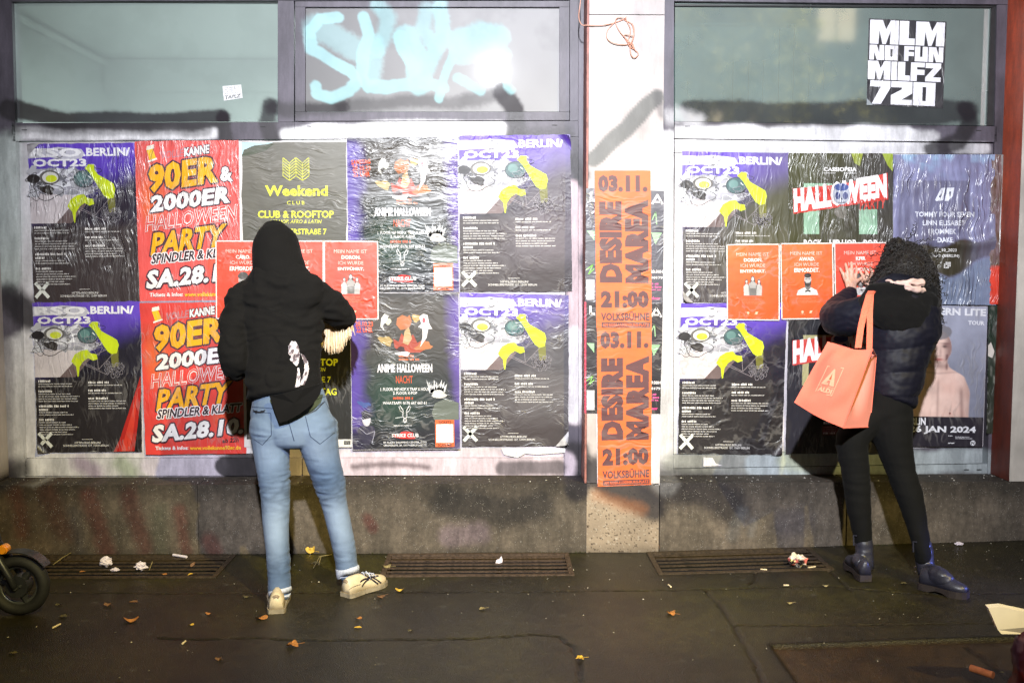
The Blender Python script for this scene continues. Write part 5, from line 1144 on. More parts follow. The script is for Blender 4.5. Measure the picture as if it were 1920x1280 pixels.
def decal(name, bv, poly, mat, parent, lift=.0015, step=1.5, colfn=None):
    from mathutils.geometry import intersect_point_tri_2d
    xs = [p[0] for p in poly]; ys = [p[1] for p in poly]; V = []; Fq = []; cs = []
    def inside(x, y):
        r = False; n = len(poly)
        for i in range(n):
            (x1, y1), (x2, y2) = poly[i], poly[(i + 1) % n]
            if (y1 > y) != (y2 > y) and x < (x2 - x1) * (y - y1) / (y2 - y1) + x1: r = not r
        return r
    idx = {}
    def vid(i, j):
        if (i, j) not in idx:
            h, nn = hit(bv, i * step, j * step)
            if h is None: idx[(i, j)] = None
            else: idx[(i, j)] = len(V); V.append(tuple(h + nn * lift)); cs.append(colfn(i * step, j * step) if colfn else (1, 1, 1))
        return idx[(i, j)]
    for i in range(int(min(xs) / step), int(max(xs) / step) + 1):
        for j in range(int(min(ys) / step), int(max(ys) / step) + 1):
            if inside((i + .5) * step, (j + .5) * step):
                q_ = [vid(i, j), vid(i, j + 1), vid(i + 1, j + 1), vid(i + 1, j)]
                if None not in q_ and max((Vector(V[a]) - Vector(V[q_[0]])).length for a in q_) < .03: Fq.append(tuple(q_))
    if Fq: return mk(name, V, Fq, mat, parent, cols=cs if colfn else None, smooth=True)

def cloth(name, col, rough=.85, sheen=.3, weave=900, bump=.25, attr=False, nstr=.2):
    m, t, b, N, L = nodes(name); tc = N('TexCoord')
    n = N('TexNoise'); n.inputs['Scale'].default_value = weave; n.inputs['Detail'].default_value = 3; L(tc.outputs['Object'], n.inputs['Vector'])
    n2 = N('TexNoise'); n2.inputs['Scale'].default_value = 18; n2.inputs['Detail'].default_value = 5; L(tc.outputs['Object'], n2.inputs['Vector'])
    r = ramp(N, [(.3, 1 - nstr), (.7, 1 + nstr)]); L(n2.outputs[0], r.inputs[0]); r.color_ramp.elements[1].color = (1, 1, 1, 1)
    mx = N('MixRGB', blend_type='MULTIPLY'); mx.inputs[0].default_value = 1; L(r.outputs[0], mx.inputs[2])
    if attr: L(N('Attribute', attribute_name='Col').outputs['Color'], mx.inputs[1])
    else: mx.inputs[1].default_value = (*col, 1)
    L(mx.outputs[0], b.inputs['Base Color'])
    ad = N('Math', operation='ADD'); m5 = N('Math', operation='MULTIPLY'); m5.inputs[1].default_value = 6; L(n2.outputs[0], m5.inputs[0]); L(n.outputs[0], ad.inputs[0]); L(m5.outputs[0], ad.inputs[1])
    bp = N('Bump'); bp.inputs['Strength'].default_value = bump; bp.inputs['Distance'].default_value = .002; L(ad.outputs[0], bp.inputs['Height']); L(bp.outputs[0], b.inputs['Normal'])
    b.inputs['Roughness'].default_value = rough; b.inputs['Specular IOR Level'].default_value = .25; b.inputs['Sheen Weight'].default_value = sheen; b.inputs['Sheen Roughness'].default_value = .4
    return m
m_skin, t_, b_, N_, L_ = nodes('skin'); b_.inputs['Base Color'].default_value = (.62, .36, .27, 1); b_.inputs['Roughness'].default_value = .5; b_.inputs['Subsurface Weight'].default_value = .12; b_.inputs['Subsurface Radius'].default_value = (.02, .008, .004)
n_ = N_('TexNoise'); n_.inputs['Scale'].default_value = 60; r_ = ramp(N_, [(.3, (.50, .26, .19)), (.7, (.68, .42, .32))]); L_(n_.outputs[0], r_.inputs[0]); L_(r_.outputs[0], b_.inputs['Base Color'])
m_black = cloth('black_knit', (.0050, .0045, .0048), sheen=.01, rough=.95)
m_navy = cloth('navy_quilted_nylon', (.0060, .0062, .015), rough=.6, sheen=.02, weave=300, bump=.15)
m_tights = cloth('black_leggings', (.0025, .0025, .003), rough=.9, sheen=.01)
m_denim = cloth('faded_denim', (0, 0, 0), attr=True, rough=.85, sheen=.1, weave=1400, bump=.4, nstr=.14)

def head(bm, c, r, fwd):
    """skull, jaw, nose and ears; fwd = facing direction"""
    f = Vector(fwd).normalized(); s_ = Vector((0, 0, 1)).cross(f).normalized(); u = f.cross(s_)
    ball(bm, c, r * .80, r * 1.0, r * 1.02); ball(bm, c + f * r * .25 - u * r * .55, r * .55, r * .62, r * .62)
    ball(bm, c + f * r * 1.02 - u * r * .22, r * .13, r * .2, r * .24)
    for sg in (-1, 1): ball(bm, c + s_ * sg * r * .80 - u * r * .1, r * .08, r * .18, r * .28); ball(bm, c + f * r * .80 + s_ * sg * r * .3 + u * r * .12, r * .16, r * .12, r * .1)
    ball(bm, c + f * r * .93 - u * r * .62, r * .26, r * .1, r * .1)
def hand(bm, wrist, palm, tips, thumb, rad=.0085, back=Vector((0, -.012, 0))):
    """palm slab, four bent fingers and a thumb"""
    wr, pm = Vector(wrist), Vector(palm)
    loft(bm, [(wr, .026, .019), ((wr + pm) / 2, .032, .017), (pm, .036, .014)], 12, 2, world=True)
    d = (pm - wr).normalized(); side = d.cross(Vector((0, 1, 0))).normalized()
    for k, tp in enumerate(tips):
        tp = Vector(tp); s0 = pm + side * (-.027 + .018 * k) * (1 if (Vector(tips[-1]) - Vector(tips[0])).dot(side) > 0 else -1) - d * .004
        mid = s0.lerp(tp, .5) + back; r0 = rad * (1.06, 1.1, 1.06, .9)[k] if True else rad
        loft(bm, [(s0, r0 * 1.1), (mid, r0), (s0.lerp(tp, .8) + back * .4, r0 * .88), (tp, r0 * .72)], 10, 2, world=True)
    th = Vector(thumb); b0 = wr.lerp(pm, .45); loft(bm, [(b0, .013), (b0.lerp(th, .5) + back * .5, .011), (th, .0085)], 10, 2, world=True)

SHOES = []
def shoe(prefix, heel, dirv, length, wmax, mats, parent, height=.075, sole_h=.018, boot=None, toe_up=0):
    f = Vector(dirv).normalized(); s_ = f.cross(Vector((0, 0, 1))).normalized(); up = Vector((0, 0, 1)); heel = Vector(heel)
    prof = [(0, .58, .80), (.03, .68, .93), (.10, .76, 1.0), (.22, .76, 1.0), (.38, .74, .98), (.52, .88, .82), (.68, 1.0, .64), (.82, .96, .52), (.93, .74, .42), (1, .38, .30)]
    SHOES.append((heel, f, s_, length, wmax, height, sole_h, prof)); V = []; Fq = []; n = 14; cs = []
    for t, wv, hv in prof:
        for k in range(n):
            a = math.pi * 2 * k / n; x = math.cos(a) * wmax * wv / 2; z = math.sin(a); z = sole_h + height * hv * (max(z, 0) ** .8) if z > 0 else sole_h
            x *= 1 - (.16 if t < .3 else .35) * max(0, (z - sole_h) / height) ** 1.5
            V.append(heel + f * length * t + s_ * x + up * (z + toe_up * t * t))
    for i in range(len(prof) - 1):
        for k in range(n): Fq.append((i * n + k, i * n + (k + 1) % n, (i + 1) * n + (k + 1) % n, (i + 1) * n + k))
    Fq.append(tuple(range(n))[::-1]); Fq.append(tuple((len(prof) - 1) * n + k for k in range(n)))
    up_o = mk('sneaker' if not boot else 'boot', V, Fq, mats[0], parent, smooth=True)
    bv = BVHTree.FromPolygons(V, Fq)
    V = []; Fq = []
    for t, wv, hv in prof:
        w2 = wmax * wv / 2 * 1.08 + .002; tt = length * (t * 1.03 - .015); z0 = .0 if not boot or not (.30 < t < .55) else .012
        for sx, zz in ((-w2, z0), (w2, z0), (w2, sole_h + .002), (-w2, sole_h + .002)): V.append(heel + f * tt + s_ * sx + up * (zz + toe_up * t * t))
    for i in range(len(prof) - 1):
        for k in range(4): Fq.append((i * 4 + k, i * 4 + (k + 1) % 4, (i + 1) * 4 + (k + 1) % 4, (i + 1) * 4 + k))
    Fq += [(3, 2, 1, 0), tuple((len(prof) - 1) * 4 + k for k in range(4))]
    so = mk('shoe_sole' if not boot else 'boot_sole', V, Fq, mats[1], up_o); return up_o, bv, (f, s_)

# ------------------------------------------------------------ the hooded person at the left
gp = GP(560, 1120)
def person_root(bm, voxel, lab, org):
    o, bv = solid('person', bm, voxel, m_skin, None, smooth=3, origin=org); return tag(o, lab, 'person'), bv
bm = bmesh.new()
hc = P(518, 474, -.37); head(bm, hc, .100, (.05, 1, -.12))
loft(bm, [(527, 530, -.45, .05), (522, 500, -.41, .05)])
loft(bm, [(535, 548, -.47, .13, .07), (530, 600, -.49, .14, .09), (534, 680, -.54, .12, .09), (543, 780, -.60, .14, .095)])
loft(bm, [(470, 562, -.46, .045), (442, 625, -.53, .04), (440, 680, -.60, .035), (455, 672, -.40, .03), (478, 600, .02, .024)])
loft(bm, [(592, 560, -.45, .045), (626, 585, -.38, .04), (640, 598, -.28, .035), (630, 590, -.12, .024)])
w_, p_ = P(478, 600, .02), P(483, 575, .12); sd = [P(470 + k * 8, 548 - (k in (1, 2)) * 4, .165) for k in range(4)]; hand(bm, w_, p_, sd, P(500, 585, .16))
w_, p_ = P(630, 590, -.12), P(626, 590, -.04); hand(bm, w_, p_, [p_ + Vector((-.03 + .018 * k, .035, -.035)) for k in range(4)], p_ + Vector((.03, .0, -.04)))
loft(bm, [(510, 800, -.60, .075), (515, 930, -.655, .052), (520, 1019, -.72, .045), (523, 1110, -.80, .034)]); loft(bm, [(592, 800, -.60, .075), (626, 935, -.57, .050), (644, 1015, -.575, .045), (652, 1082, -.60, .034)])
loft(bm, [(521, 1125, -.80, .032), (512, 1128, -.70, .034, .025)]); loft(bm, [(653, 1098, -.60, .032), (676, 1103, -.55, .034, .025)])
man, _ = person_root(bm, .0075, 'person in black hood and faded blue jeans pasting flyers, back to the viewer', (gp.x, gp.y, 0))
bm = bmesh.new()
loft(bm, [(548, 530, -.48, .13, .10), (532, 556, -.48, .205, .125), (529, 610, -.50, .195, .13), (531, 665, -.54, .180, .13), (533, 705, -.58, .178, .135), (535, 742, -.61, .181, .142)], 24, cap=(1, .12))
loft(bm, [(462, 562, -.47, .085, .085), (441, 615, -.54, .072), (437, 672, -.62, .066), (449, 686, -.50, .058), (463, 660, -.25, .052), (476, 612, -.02, .043)], 18)
loft(bm, [(590, 556, -.46, .085), (622, 578, -.42, .075), (641, 596, -.33, .064), (636, 594, -.22, .052)], 18)
loft(bm, [(545, 545, -.52, .16, .09), (548, 575, -.56, .13, .06), (552, 590, -.575, .08, .03)], 20)   # hood yoke on the back
def dj(V, N): return .026 * ridg(V, (6, 6, 13), 3) * nz3(V, (3, 3, 3), 9) + .009 * ridg(V, (10, 10, 26), 15) * (nz3(V, (5, 5, 5), 19) > 0) + .006 * nz3(V, (14, 14, 30), 5) + .0015 * nz3(V, (60, 60, 60), 2)
jacket, bvj = solid('jacket', bm, .0075, m_black, man, 5, dj)
bm = bmesh.new()
loft(bm, [(531, 540, -.47, .155, .11), (526, 515, -.455, .128, .125), (521, 490, -.43, .120, .135), (519, 468, -.40, .118, .135), (517, 452, -.385, .108, .128), (515, 439, -.370, .088, .108), (514, 430, -.360, .062, .080)], 24, cap=(1, .55))
hood, bvh_ = solid('hood', bm, .0075, m_black, man, 5, lambda V, N: .005 * nz3(V, (10, 10, 14), 6) + .006 * ridg(V, (5, 5, 12), 4) * (V[:, 2] < 1.5))
ribbon('seam', bvj, [(452, 560), (470, 573), (510, 580), (548, 592), (575, 590), (600, 575)], .004, cloth('seam_shadow', (.004, .004, .004), sheen=0), man)
bm = bmesh.new()
loft(bm, [(540, 735, -.60, .165, .12), (543, 768, -.61, .182, .130), (548, 798, -.61, .186, .130), (549, 816, -.60, .176, .122)], 24, cap=(.3, .35))
loft(bm, [(508, 800, -.62, .098, .120), (509, 840, -.62, .088, .10), (514, 900, -.645, .070, .078), (516, 940, -.66, .066, .072), (519, 1000, -.71, .058, .068), (522, 1060, -.76, .052, .06), (524, 1108, -.80, .050, .055)], 20)
loft(bm, [(590, 800, -.61, .102, .120), (601, 845, -.60, .088, .10), (617, 900, -.585, .070, .078), (625, 938, -.57, .063, .070), (636, 985, -.575, .059, .068), (646, 1030, -.59, .056, .062), (652, 1071, -.60, .052, .055)], 20)
def dd(V, N):
    z = V[:, 2]; kn = np.exp(-((z - .50) / .10) ** 2) + .7 * np.exp(-((z - .17) / .07) ** 2) + .6 * np.exp(-((z - .80) / .05) ** 2)
    return .013 * ridg(V, (10, 10, 36), 1) * kn * (.35 + nz3(V, (7, 7, 7), 12)) + .007 * ridg(V, (8, 8, 17), 31) * sstep(.66, .76, z) * (.4 + nz3(V, (6, 6, 6), 17)) + .005 * nz3(V, (8, 8, 7), 3) + .0010 * nz3(V, (30, 30, 70), 5) * kn
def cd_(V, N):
    base = np.array(lin((90, 112, 148))); fade_lit = np.array(lin((158, 176, 204))); z = V[:, 2]
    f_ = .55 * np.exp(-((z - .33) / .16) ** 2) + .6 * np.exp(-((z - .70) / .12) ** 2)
    f_ = np.clip(f_ * (.3 + .8 * np.clip(-N[:, 1], 0, 1)) + .35 * nz3(V, (5, 5, 4), 4), 0, 1)[:, None]; g = (z > .80)[:, None] * .0  # pale zones: real wear plus highlights painted on the outward side
    c = base * (1 - f_) + fade_lit * f_; cr = ridg(V, (16, 16, 60), 1) * (np.exp(-((z - .50) / .09) ** 2) + .8 * np.exp(-((z - .17) / .06) ** 2)); c = c * (1 - .40 * np.clip(cr, 0, 1))[:, None]; hip = sstep(.72, .86, z)[:, None]; return c * (1 - hip) + (c * .5 + np.array(lin((122, 138, 156))) * .5) * hip  # fold shade darkened into the knee and cuff creases
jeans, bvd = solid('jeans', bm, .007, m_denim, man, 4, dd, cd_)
m_st = M('denim_stitching', lin((50, 64, 90)), rough=.9, nstr=.1)
ribbon('pocket_seam', bvd, [(474, 772), (508, 774), (509, 815), (492, 834), (475, 822)], .0035, m_st, man, .0008); ribbon('pocket_seam', bvd, [(572, 778), (609, 752), (628, 788), (628, 810), (600, 832), (582, 818), (572, 778)], .0035, m_st, man, .0008)
ribbon('waistband_seam', bvd, [(468, 762), (540, 768), (612, 742)], .003, m_st, man, .0008); ribbon('crotch_seam', bvd, [(536, 775), (544, 800), (552, 828)], .004, m_st, man, .0008)
decal('pocket_opening', bvd, [(474, 768), (486, 771), (498, 768), (496, 773), (480, 775)], M('pocket_dark', (.01, .01, .015)), man)
ribbon('pocket_opening', bvd, [(574, 777), (592, 769), (609, 752)], .006, M('pocket_dark2', (.03, .04, .06)), man)
m_cuff = M('turned_up_cuff', lin((196, 202, 222)), rough=.9, nscale=80, bump=.3)
for (x, y, d_, r, x2, y2, d2) in ((524.5, 1102, -.80, .053, 526, 1113, -.805), (651, 1062, -.60, .056, 653, 1077, -.605)):
    mb = MB(); a_, b_2 = P(x, y, d_), P(x2, y2, d2); mb.tube([a_, a_.lerp(b_2, .15), a_.lerp(b_2, .85), b_2, b_2 + Vector((0, 0, .004))], [r * .97, r * 1.02, r * 1.03, r, r * .9], 24); mb.build('jeans_cuff', m_cuff, man, smooth=True)
m_sock = M('grey_sock', lin((92, 92, 104)), rough=.95, nscale=200, bump=.5)
for a in ([(524, 1112, -.81, .036), (522, 1132, -.80, .036)], [(654, 1076, -.605, .037), (656, 1096, -.60, .037)]):
    bm = bmesh.new(); loft(bm, a, 14, 2); solid('sock', bm, .007, m_sock, man, 1)
m_sneak = M('cream_leather', lin((222, 204, 172)), rough=.5, nscale=35, nstr=.14, bump=.3); m_rub = M('worn_rubber', lin((150, 138, 118)), rough=.7, nstr=.3); m_dark = M('dark_stripe', lin((34, 32, 44)), rough=.5)
h1 = GP(518, 1150); sn1, bs1, _f = shoe('shoe', (h1.x, h1.y, 0), (-.16, 1, 0), .285, .098, (m_sneak, m_rub), man, .078)
h2 = GP(648, 1119); sn2, bs2, _f = shoe('shoe', (h2.x, h2.y, 0), (.62, .80, 0), .255, .098, (m_sneak, m_rub), man, .076)
def on_shoe(sh, t, a):
    heel, f, s_, length, wmax, height, sole_h, prof = sh; up = Vector((0, 0, 1))
    wv = np.interp(t, [p[0] for p in prof], [p[1] for p in prof]); hv = np.interp(t, [p[0] for p in prof], [p[2] for p in prof]); a = R(a); z = height * hv * math.sin(a) ** .8
    x = math.cos(a) * wmax * wv / 2 * (1 - (.16 if t < .3 else .35) * (z / height) ** 1.5); n = (s_ * math.cos(a) + up * math.sin(a) * .8 - f * (1 if t < .02 else 0)).normalized()
    return heel + f * length * t + s_ * x + up * (sole_h + z), n
def shoe_stripe(sh, pts, wd, par, mat):
    V = []; Fq = []; q_ = []
    for (t0, a0), (t1, a1) in zip(pts[:-1], pts[1:]):
        for k in range(7): q_.append(on_shoe(sh, t0 + (t1 - t0) * k / 6, a0 + (a1 - a0) * k / 6))
    for i, (p, n) in enumerate(q_):
        t = (q_[min(i + 1, len(q_) - 1)][0] - q_[max(i - 1, 0)][0]); t = t.normalized() if t.length > 0 else Vector((0, 1, 0)); sd_ = t.cross(n).normalized() * wd / 2; b = len(V); V += [p + n * .0025 + sd_, p + n * .0025 - sd_]
        if i: Fq.append((b - 2, b - 1, b + 1, b))
    mk('shoe_stripe', V, Fq, mat, par)
s1, s2 = SHOES[0], SHOES[1]
for pts in ([(.34, 85), (.50, 45), (.66, 8)], [(.46, 85), (.58, 50), (.74, 8)], [(.26, 30), (.50, 40), (.78, 62)], [(.28, 12), (.46, 32), (.62, 80)]): shoe_stripe(s2, pts, .0075, sn2, m_dark)
for pts in ([(.12, 170), (.30, 150), (.50, 110)], [(.22, 175), (.42, 140), (.56, 100)], [(.10, 140), (.46, 172)]): shoe_stripe(s1, pts, .008, sn1, m_dark)
for sn, sh in ((sn1, s1), (sn2, s2)): shoe_stripe(sh, [(.0, 60), (.0, 90), (.0, 118)], .012, sn, M('heel_tab', lin((150, 130, 110)), rough=.6)); shoe_stripe(sh, [(.0, 20), (.06, 22), (.25, 22)], .003, sn, m_rub)
mb = MB()
for k in range(5):
    t = .42 + .065 * k; p, n = on_shoe(s2, t, 55); p2, n2 = on_shoe(s2, t + .03, 90); p3, n3 = on_shoe(s2, t, 125); mb.tube([p + n * .003, p2 + n2 * .005, p3 + n3 * .003], .0026, 5)
p, n = on_shoe(s2, .40, 60); mb.tube([p + n * .004, p + n * .014 + Vector((.01, -.01, .012)), p + n * .012 + Vector((.03, -.015, -.01)), p + n * .003 + Vector((.035, 0, -.022))], .0024, 5)
tag(mb.build('laces', m_cuff, sn2), kind='stuff')
# hanging cloth end and its pale print
def sheetpoly(name, pts3, thick, mat, parent, sub=3):
    V = [Vector(p) for p in pts3]; n = len(V); c = sum(V, Vector()) / n; T = Vector((0, thick, 0))
    Vv = [c - Vector((0, .012, 0))] + V; m = len(Vv); Vv2 = Vv + [v + T for v in Vv]
    Fq = [(0, 1 + k, 1 + (k + 1) % n) for k in range(n)] + [(m, m + 1 + (k + 1) % n, m + 1 + k) for k in range(n)] + [(1 + k, m + 1 + k, m + 1 + (k + 1) % n, 1 + (k + 1) % n) for k in range(n)]
    o = mk(name, Vv2, Fq, mat, parent, smooth=False); return o, BVHTree.FromPolygons(Vv2, Fq)
tl = [(505, 742, -.775), (530, 738, -.80), (570, 728, -.80), (604, 718, -.77), (600, 738, -.77), (588, 756, -.775), (562, 776, -.78), (540, 788, -.78), (523, 793, -.78), (515, 772, -.78)]
_, bvt = sheetpoly('cloth_end', [P(*p) for p in tl], .012, m_black, man)
m_pr = Mcol('pale_feather_print', rough=.7, bump=.1)
def pc(x, y): t = float(sstep(.36, .56, fbm(np.array([x * 3.0 + y]), np.array([y * 1.2]), 10, 3)[0])); return tuple(np.array(lin((214, 206, 216))) * t + np.array(lin((92, 78, 88))) * (1 - t))
decal('printed_feather', bvj, [(541, 648), (546, 640), (554, 640), (560, 650), (562, 668), (560, 680), (556, 687), (549, 680), (543, 674), (546, 668), (541, 664)], m_pr, man, step=.8, colfn=pc)
decal('printed_feather', bvj, [(563, 662), (570, 666), (577, 678), (579, 692), (576, 708), (570, 722), (562, 722), (566, 708), (571, 694), (570, 680)], m_pr, man, step=.8, colfn=pc)
decal('printed_feather', bvt, [(554, 726), (566, 726), (564, 740), (560, 748), (556, 738)], m_pr, man, step=.8, colfn=pc); decal('printed_feather', bvj, [(558, 690), (561, 690), (563, 706), (562, 724), (553, 726), (556, 712)], m_pr, man, step=.8, colfn=pc)
# broad paste brush hanging from the right hand
br = empty('paste_brush', P(633, 655, -.34), 'broad paste brush with long blond bristles hanging below the black sleeve elbow', 'brush')
mb = MB(); a = P(604, 588, -.37); b_2 = P(661, 602, -.31); mb.box((a.x, a.y, b_2.z), (b_2.x, b_2.y + .01, a.z)); mb.build('ferrule', M('brush_wood', lin((170, 130, 90)), rough=.6), br)
mb = MB(); mb.tube([P(632, 592, -.33), P(630, 575, -.25), P(628, 560, -.15)], [.016, .013, .011], 10); mb.build('handle', M('brush_handle', lin((150, 110, 70)), rough=.5), br)
mb = MB(); random.seed(3)
for k in range(260):
    t = random.random(); x = 604 + 56 * t; ln = 30 + 24 * math.sin(math.pi * min(1, .15 + t * .9)) + random.uniform(-9, 9) - 10 * (t > .75); d_ = random.uniform(-.365, -.315)
    tip = x + random.uniform(-3, 4) + (t - .5) * 5; mb.tube([P(x, 602, d_), P((x + tip) / 2 + random.uniform(-1, 1), 602 + ln * .5, d_ + .004), P(tip, 602 + ln, d_ + random.uniform(-.015, .01))], [.0026, .0022, .0008], 4, c=lin(random.choice(((236, 210, 170), (226, 192, 150), (244, 226, 196), (206, 168, 126)))), cap=False)
tag(mb.build('bristles', Mcol('blond_bristle', rough=.5, nstr=.05, bump=0), br, cols=True), kind='stuff')

# ------------------------------------------------------------ the woman at the right
gp = GP(1680, 1090)
bm = bmesh.new()
hc = P(1692, 496, -.13); head(bm, hc, .095, (-.15, 1, -.2))
loft(bm, [(1690, 548, -.24, .045), (1692, 515, -.18, .045)])
loft(bm, [(1690, 570, -.28, .12, .07), (1690, 620, -.34, .11, .08), (1680, 700, -.38, .095, .08), (1660, 775, -.42, .12, .08)])
loft(bm, [(1640, 585, -.30, .045), (1580, 598, -.2, .04), (1572, 590, -.08, .034), (1596, 548, .105, .022)])
loft(bm, [(1730, 585, -.28, .045), (1722, 610, -.12, .04), (1690, 585, .0, .03), (1648, 552, .10, .022)])
yw = .150
hand(bm, P(1597, 545, .115), P(1594, 524, .150), [P(1575, 503, .166), P(1585, 494, .166), P(1596, 492, .166), P(1606, 499, .166)], P(1615, 521, .166), rad=.0095, back=Vector((0, -.008, 0)))
hand(bm, P(1646, 548, .115), P(1634, 528, .150), [P(1612, 508, .166), P(1621, 503, .166), P(1632, 501, .166), P(1644, 507, .166)], P(1617, 528, .166), rad=.0095, back=Vector((0, -.008, 0)))
loft(bm, [(1638, 795, -.42, .04), (1602, 832, -.44, .045), (1605, 884, -.46, .045), (1610, 950, -.48, .046), (1619, 1035, -.50, .028)]); loft(bm, [(1672, 800, -.43, .06), (1690, 884, -.50, .050), (1707, 935, -.56, .046), (1727, 1025, -.665, .026)])
wom, _ = person_root(bm, .0048, 'woman with dark curly hair in a navy puffer jacket smoothing a flyer with both hands', (gp.x, gp.y, float(gz(gp.x))))
def dp(V, N):   # quilted channels
    q_ = np.abs(np.sin((V[:, 2] + .03 * nz3(V, (4, 4, 4), 3)) * math.pi / .115)); return (.012 * q_ ** .5 - .008) * (V[:, 2] < 1.25) * 1.0 + .006 * nz3(V, (12, 12, 20), 8) + .003 * nz3(V, (35, 35, 50), 2)
bm = bmesh.new()
loft(bm, [(1690, 552, -.30, .150, .11), (1692, 585, -.34, .185, .15), (1694, 620, -.36, .178, .15), (1684, 655, -.37, .150, .145), (1680, 695, -.39, .140, .135), (1673, 735, -.40, .125, .13), (1669, 753, -.41, .118, .125)], 24, cap=(1, .12))
loft(bm, [(1640, 585, -.30, .10), (1585, 596, -.22, .092), (1566, 592, -.10, .082), (1580, 568, .02, .062), (1593, 551, .085, .040)], 18)
loft(bm, [(1725, 590, -.28, .10), (1722, 605, -.12, .085), (1690, 585, .0, .062), (1655, 558, .085, .040)], 18)
jk, bvw = solid('puffer_jacket', bm, .007, m_navy, wom, 4, dp)
m_fuzz = cloth('black_hood_fleece', (.0035, .0033, .004), sheen=.05, rough=1)
bm = bmesh.new(); loft(bm, [(1636, 562, -.33, .07, .055), (1662, 582, -.41, .10, .075), (1700, 588, -.43, .11, .085), (1734, 570, -.38, .075, .07)], 20); loft(bm, [(1640, 548, -.34, .05), (1690, 555, -.40, .07, .06), (1735, 548, -.33, .06)], 18)
solid('jacket_hood', bm, .0075, m_fuzz, wom, 4, lambda V, N: .009 * nz3(V, (12, 12, 12), 4) + .005 * nz3(V, (34, 34, 34), 5))
bm = bmesh.new(); loft(bm, [(1664, 527, -.37, .007, .014), (1680, 531, -.40, .010, .018), (1697, 531, -.42, .012, .020), (1711, 529, -.42, .016, .022), (1724, 531, -.395, .024, .024), (1731, 540, -.36, .016, .018)], 14); loft(bm, [(1700, 538, -.45, .014), (1720, 543, -.44, .014), (1733, 545, -.40, .012)], 12)
solid('hoodie_collar', bm, .005, M('pale_pink_cotton', lin((206, 176, 170)), rough=.9, nscale=60, nstr=.08), wom, 3, lambda V, N: .009 * ridg(V, (22, 22, 40), 4) - .004)
bm = bmesh.new()
loft(bm, [(1668, 735, -.41, .108, .10), (1664, 775, -.42, .125, .11), (1660, 800, -.42, .115, .10)], 20)
loft(bm, [(1632, 785, -.43, .085), (1599, 822, -.44, .082), (1604, 884, -.46, .066), (1610, 950, -.48, .060), (1618, 1008, -.50, .044), (1623, 1045, -.505, .038)], 16); loft(bm, [(1672, 790, -.44, .105, .10), (1676, 830, -.46, .090), (1690, 884, -.50, .068), (1707, 935, -.56, .061), (1719, 982, -.61, .050), (1729, 1030, -.67, .040), (1731, 1045, -.68, .038)], 16)
solid('leggings', bm, .007, m_tights, wom, 4, lambda V, N: .003 * nz3(V, (10, 10, 25), 4) + .003 * ridg(V, (6, 6, 30), 4) * np.exp(-((V[:, 2] - .5) / .1) ** 2))
m_boot = M('black_boot_leather', (.026, .026, .042), rough=.40, spec=.6, nscale=25, bump=.3, bdist=.003); m_bsole = M('boot_sole_rubber', (.030, .022, .022), rough=.6)
for (hx, hy, dv, ln, top, ank, mid) in ((1623, 1090, (.05, 1, 0), .26, (1619, 1012, -.50), (1622, 1062, -.52), None), (1726, 1102, (.70, -.72, 0), .215, (1731, 1024, -.655), (1738, 1072, -.69), None)):
    h = GP(hx, hy); z = float(gz(h.x)); shoe('boot', (h.x, h.y, z), dv, ln, .082, (m_boot, m_bsole), wom, .078, .030, boot=True)
    f_ = Vector(dv).normalized(); bm = bmesh.new(); hv = Vector((h.x, h.y, z)); loft(bm, [(P(*top), .043, .045), (P(*ank), .042, .048), (hv + f_ * .075 + Vector((0, 0, .078)), .038, .048), (hv + f_ * .12 + Vector((0, 0, .066)), .034, .038)], 18, 4, world=True)
    solid('boot_shaft', bm, .006, m_boot, wom, 3, lambda V, N: .003 * nz3(V, (25, 25, 50), 4))
    mb = MB()
    t0 = P(*top)
    mb.tube([t0 + Vector((-.055, -.02, -.02)), t0 + Vector((-.058, -.02, .03)), t0 + Vector((-.045, -.03, .03))], .004, 6); mb.build('boot_loop', m_boot, wom)
# curly hair: a dark mass with hundreds of spiral locks
hr = np.random.default_rng(4)
bm = bmesh.new()
loft(bm, [(1681, 460, -.17, .045, .04), (1690, 478, -.17, .105, .10), (1698, 505, -.19, .128, .13), (1701, 530, -.22, .128, .12), (1708, 547, -.25, .10, .09)], 20)
loft(bm, [(1668, 500, -.15, .05), (1650, 530, -.18, .036), (1640, 548, -.20, .022)], 12); loft(bm, [(1724, 500, -.2, .05), (1738, 545, -.30, .040), (1744, 588, -.36, .024)], 12)
ball(bm, P(1680, 458, -.17), .042, .04, .034); m_hair = M('dark_hair', (.009, .0055, .0045), rough=.5, spec=.4, nscale=200, nstr=.5, bump=.4, sheen=.1)
hb, bvhair = solid('hair', bm, .0075, m_hair, wom, 3, lambda V, N: .006 * nz3(V, (30, 30, 30), 3) + .004 * nz3(V, (70, 70, 70), 5)); pass
me_ = hb.data; vs_ = np.empty(len(me_.vertices) * 3); me_.vertices.foreach_get('co', vs_); vs_ = vs_.reshape(-1, 3) + np.array(wloc(hb)); ns_ = np.empty(len(me_.vertices) * 3); me_.vertices.foreach_get('normal', ns_); ns_ = ns_.reshape(-1, 3)
mb = MB()
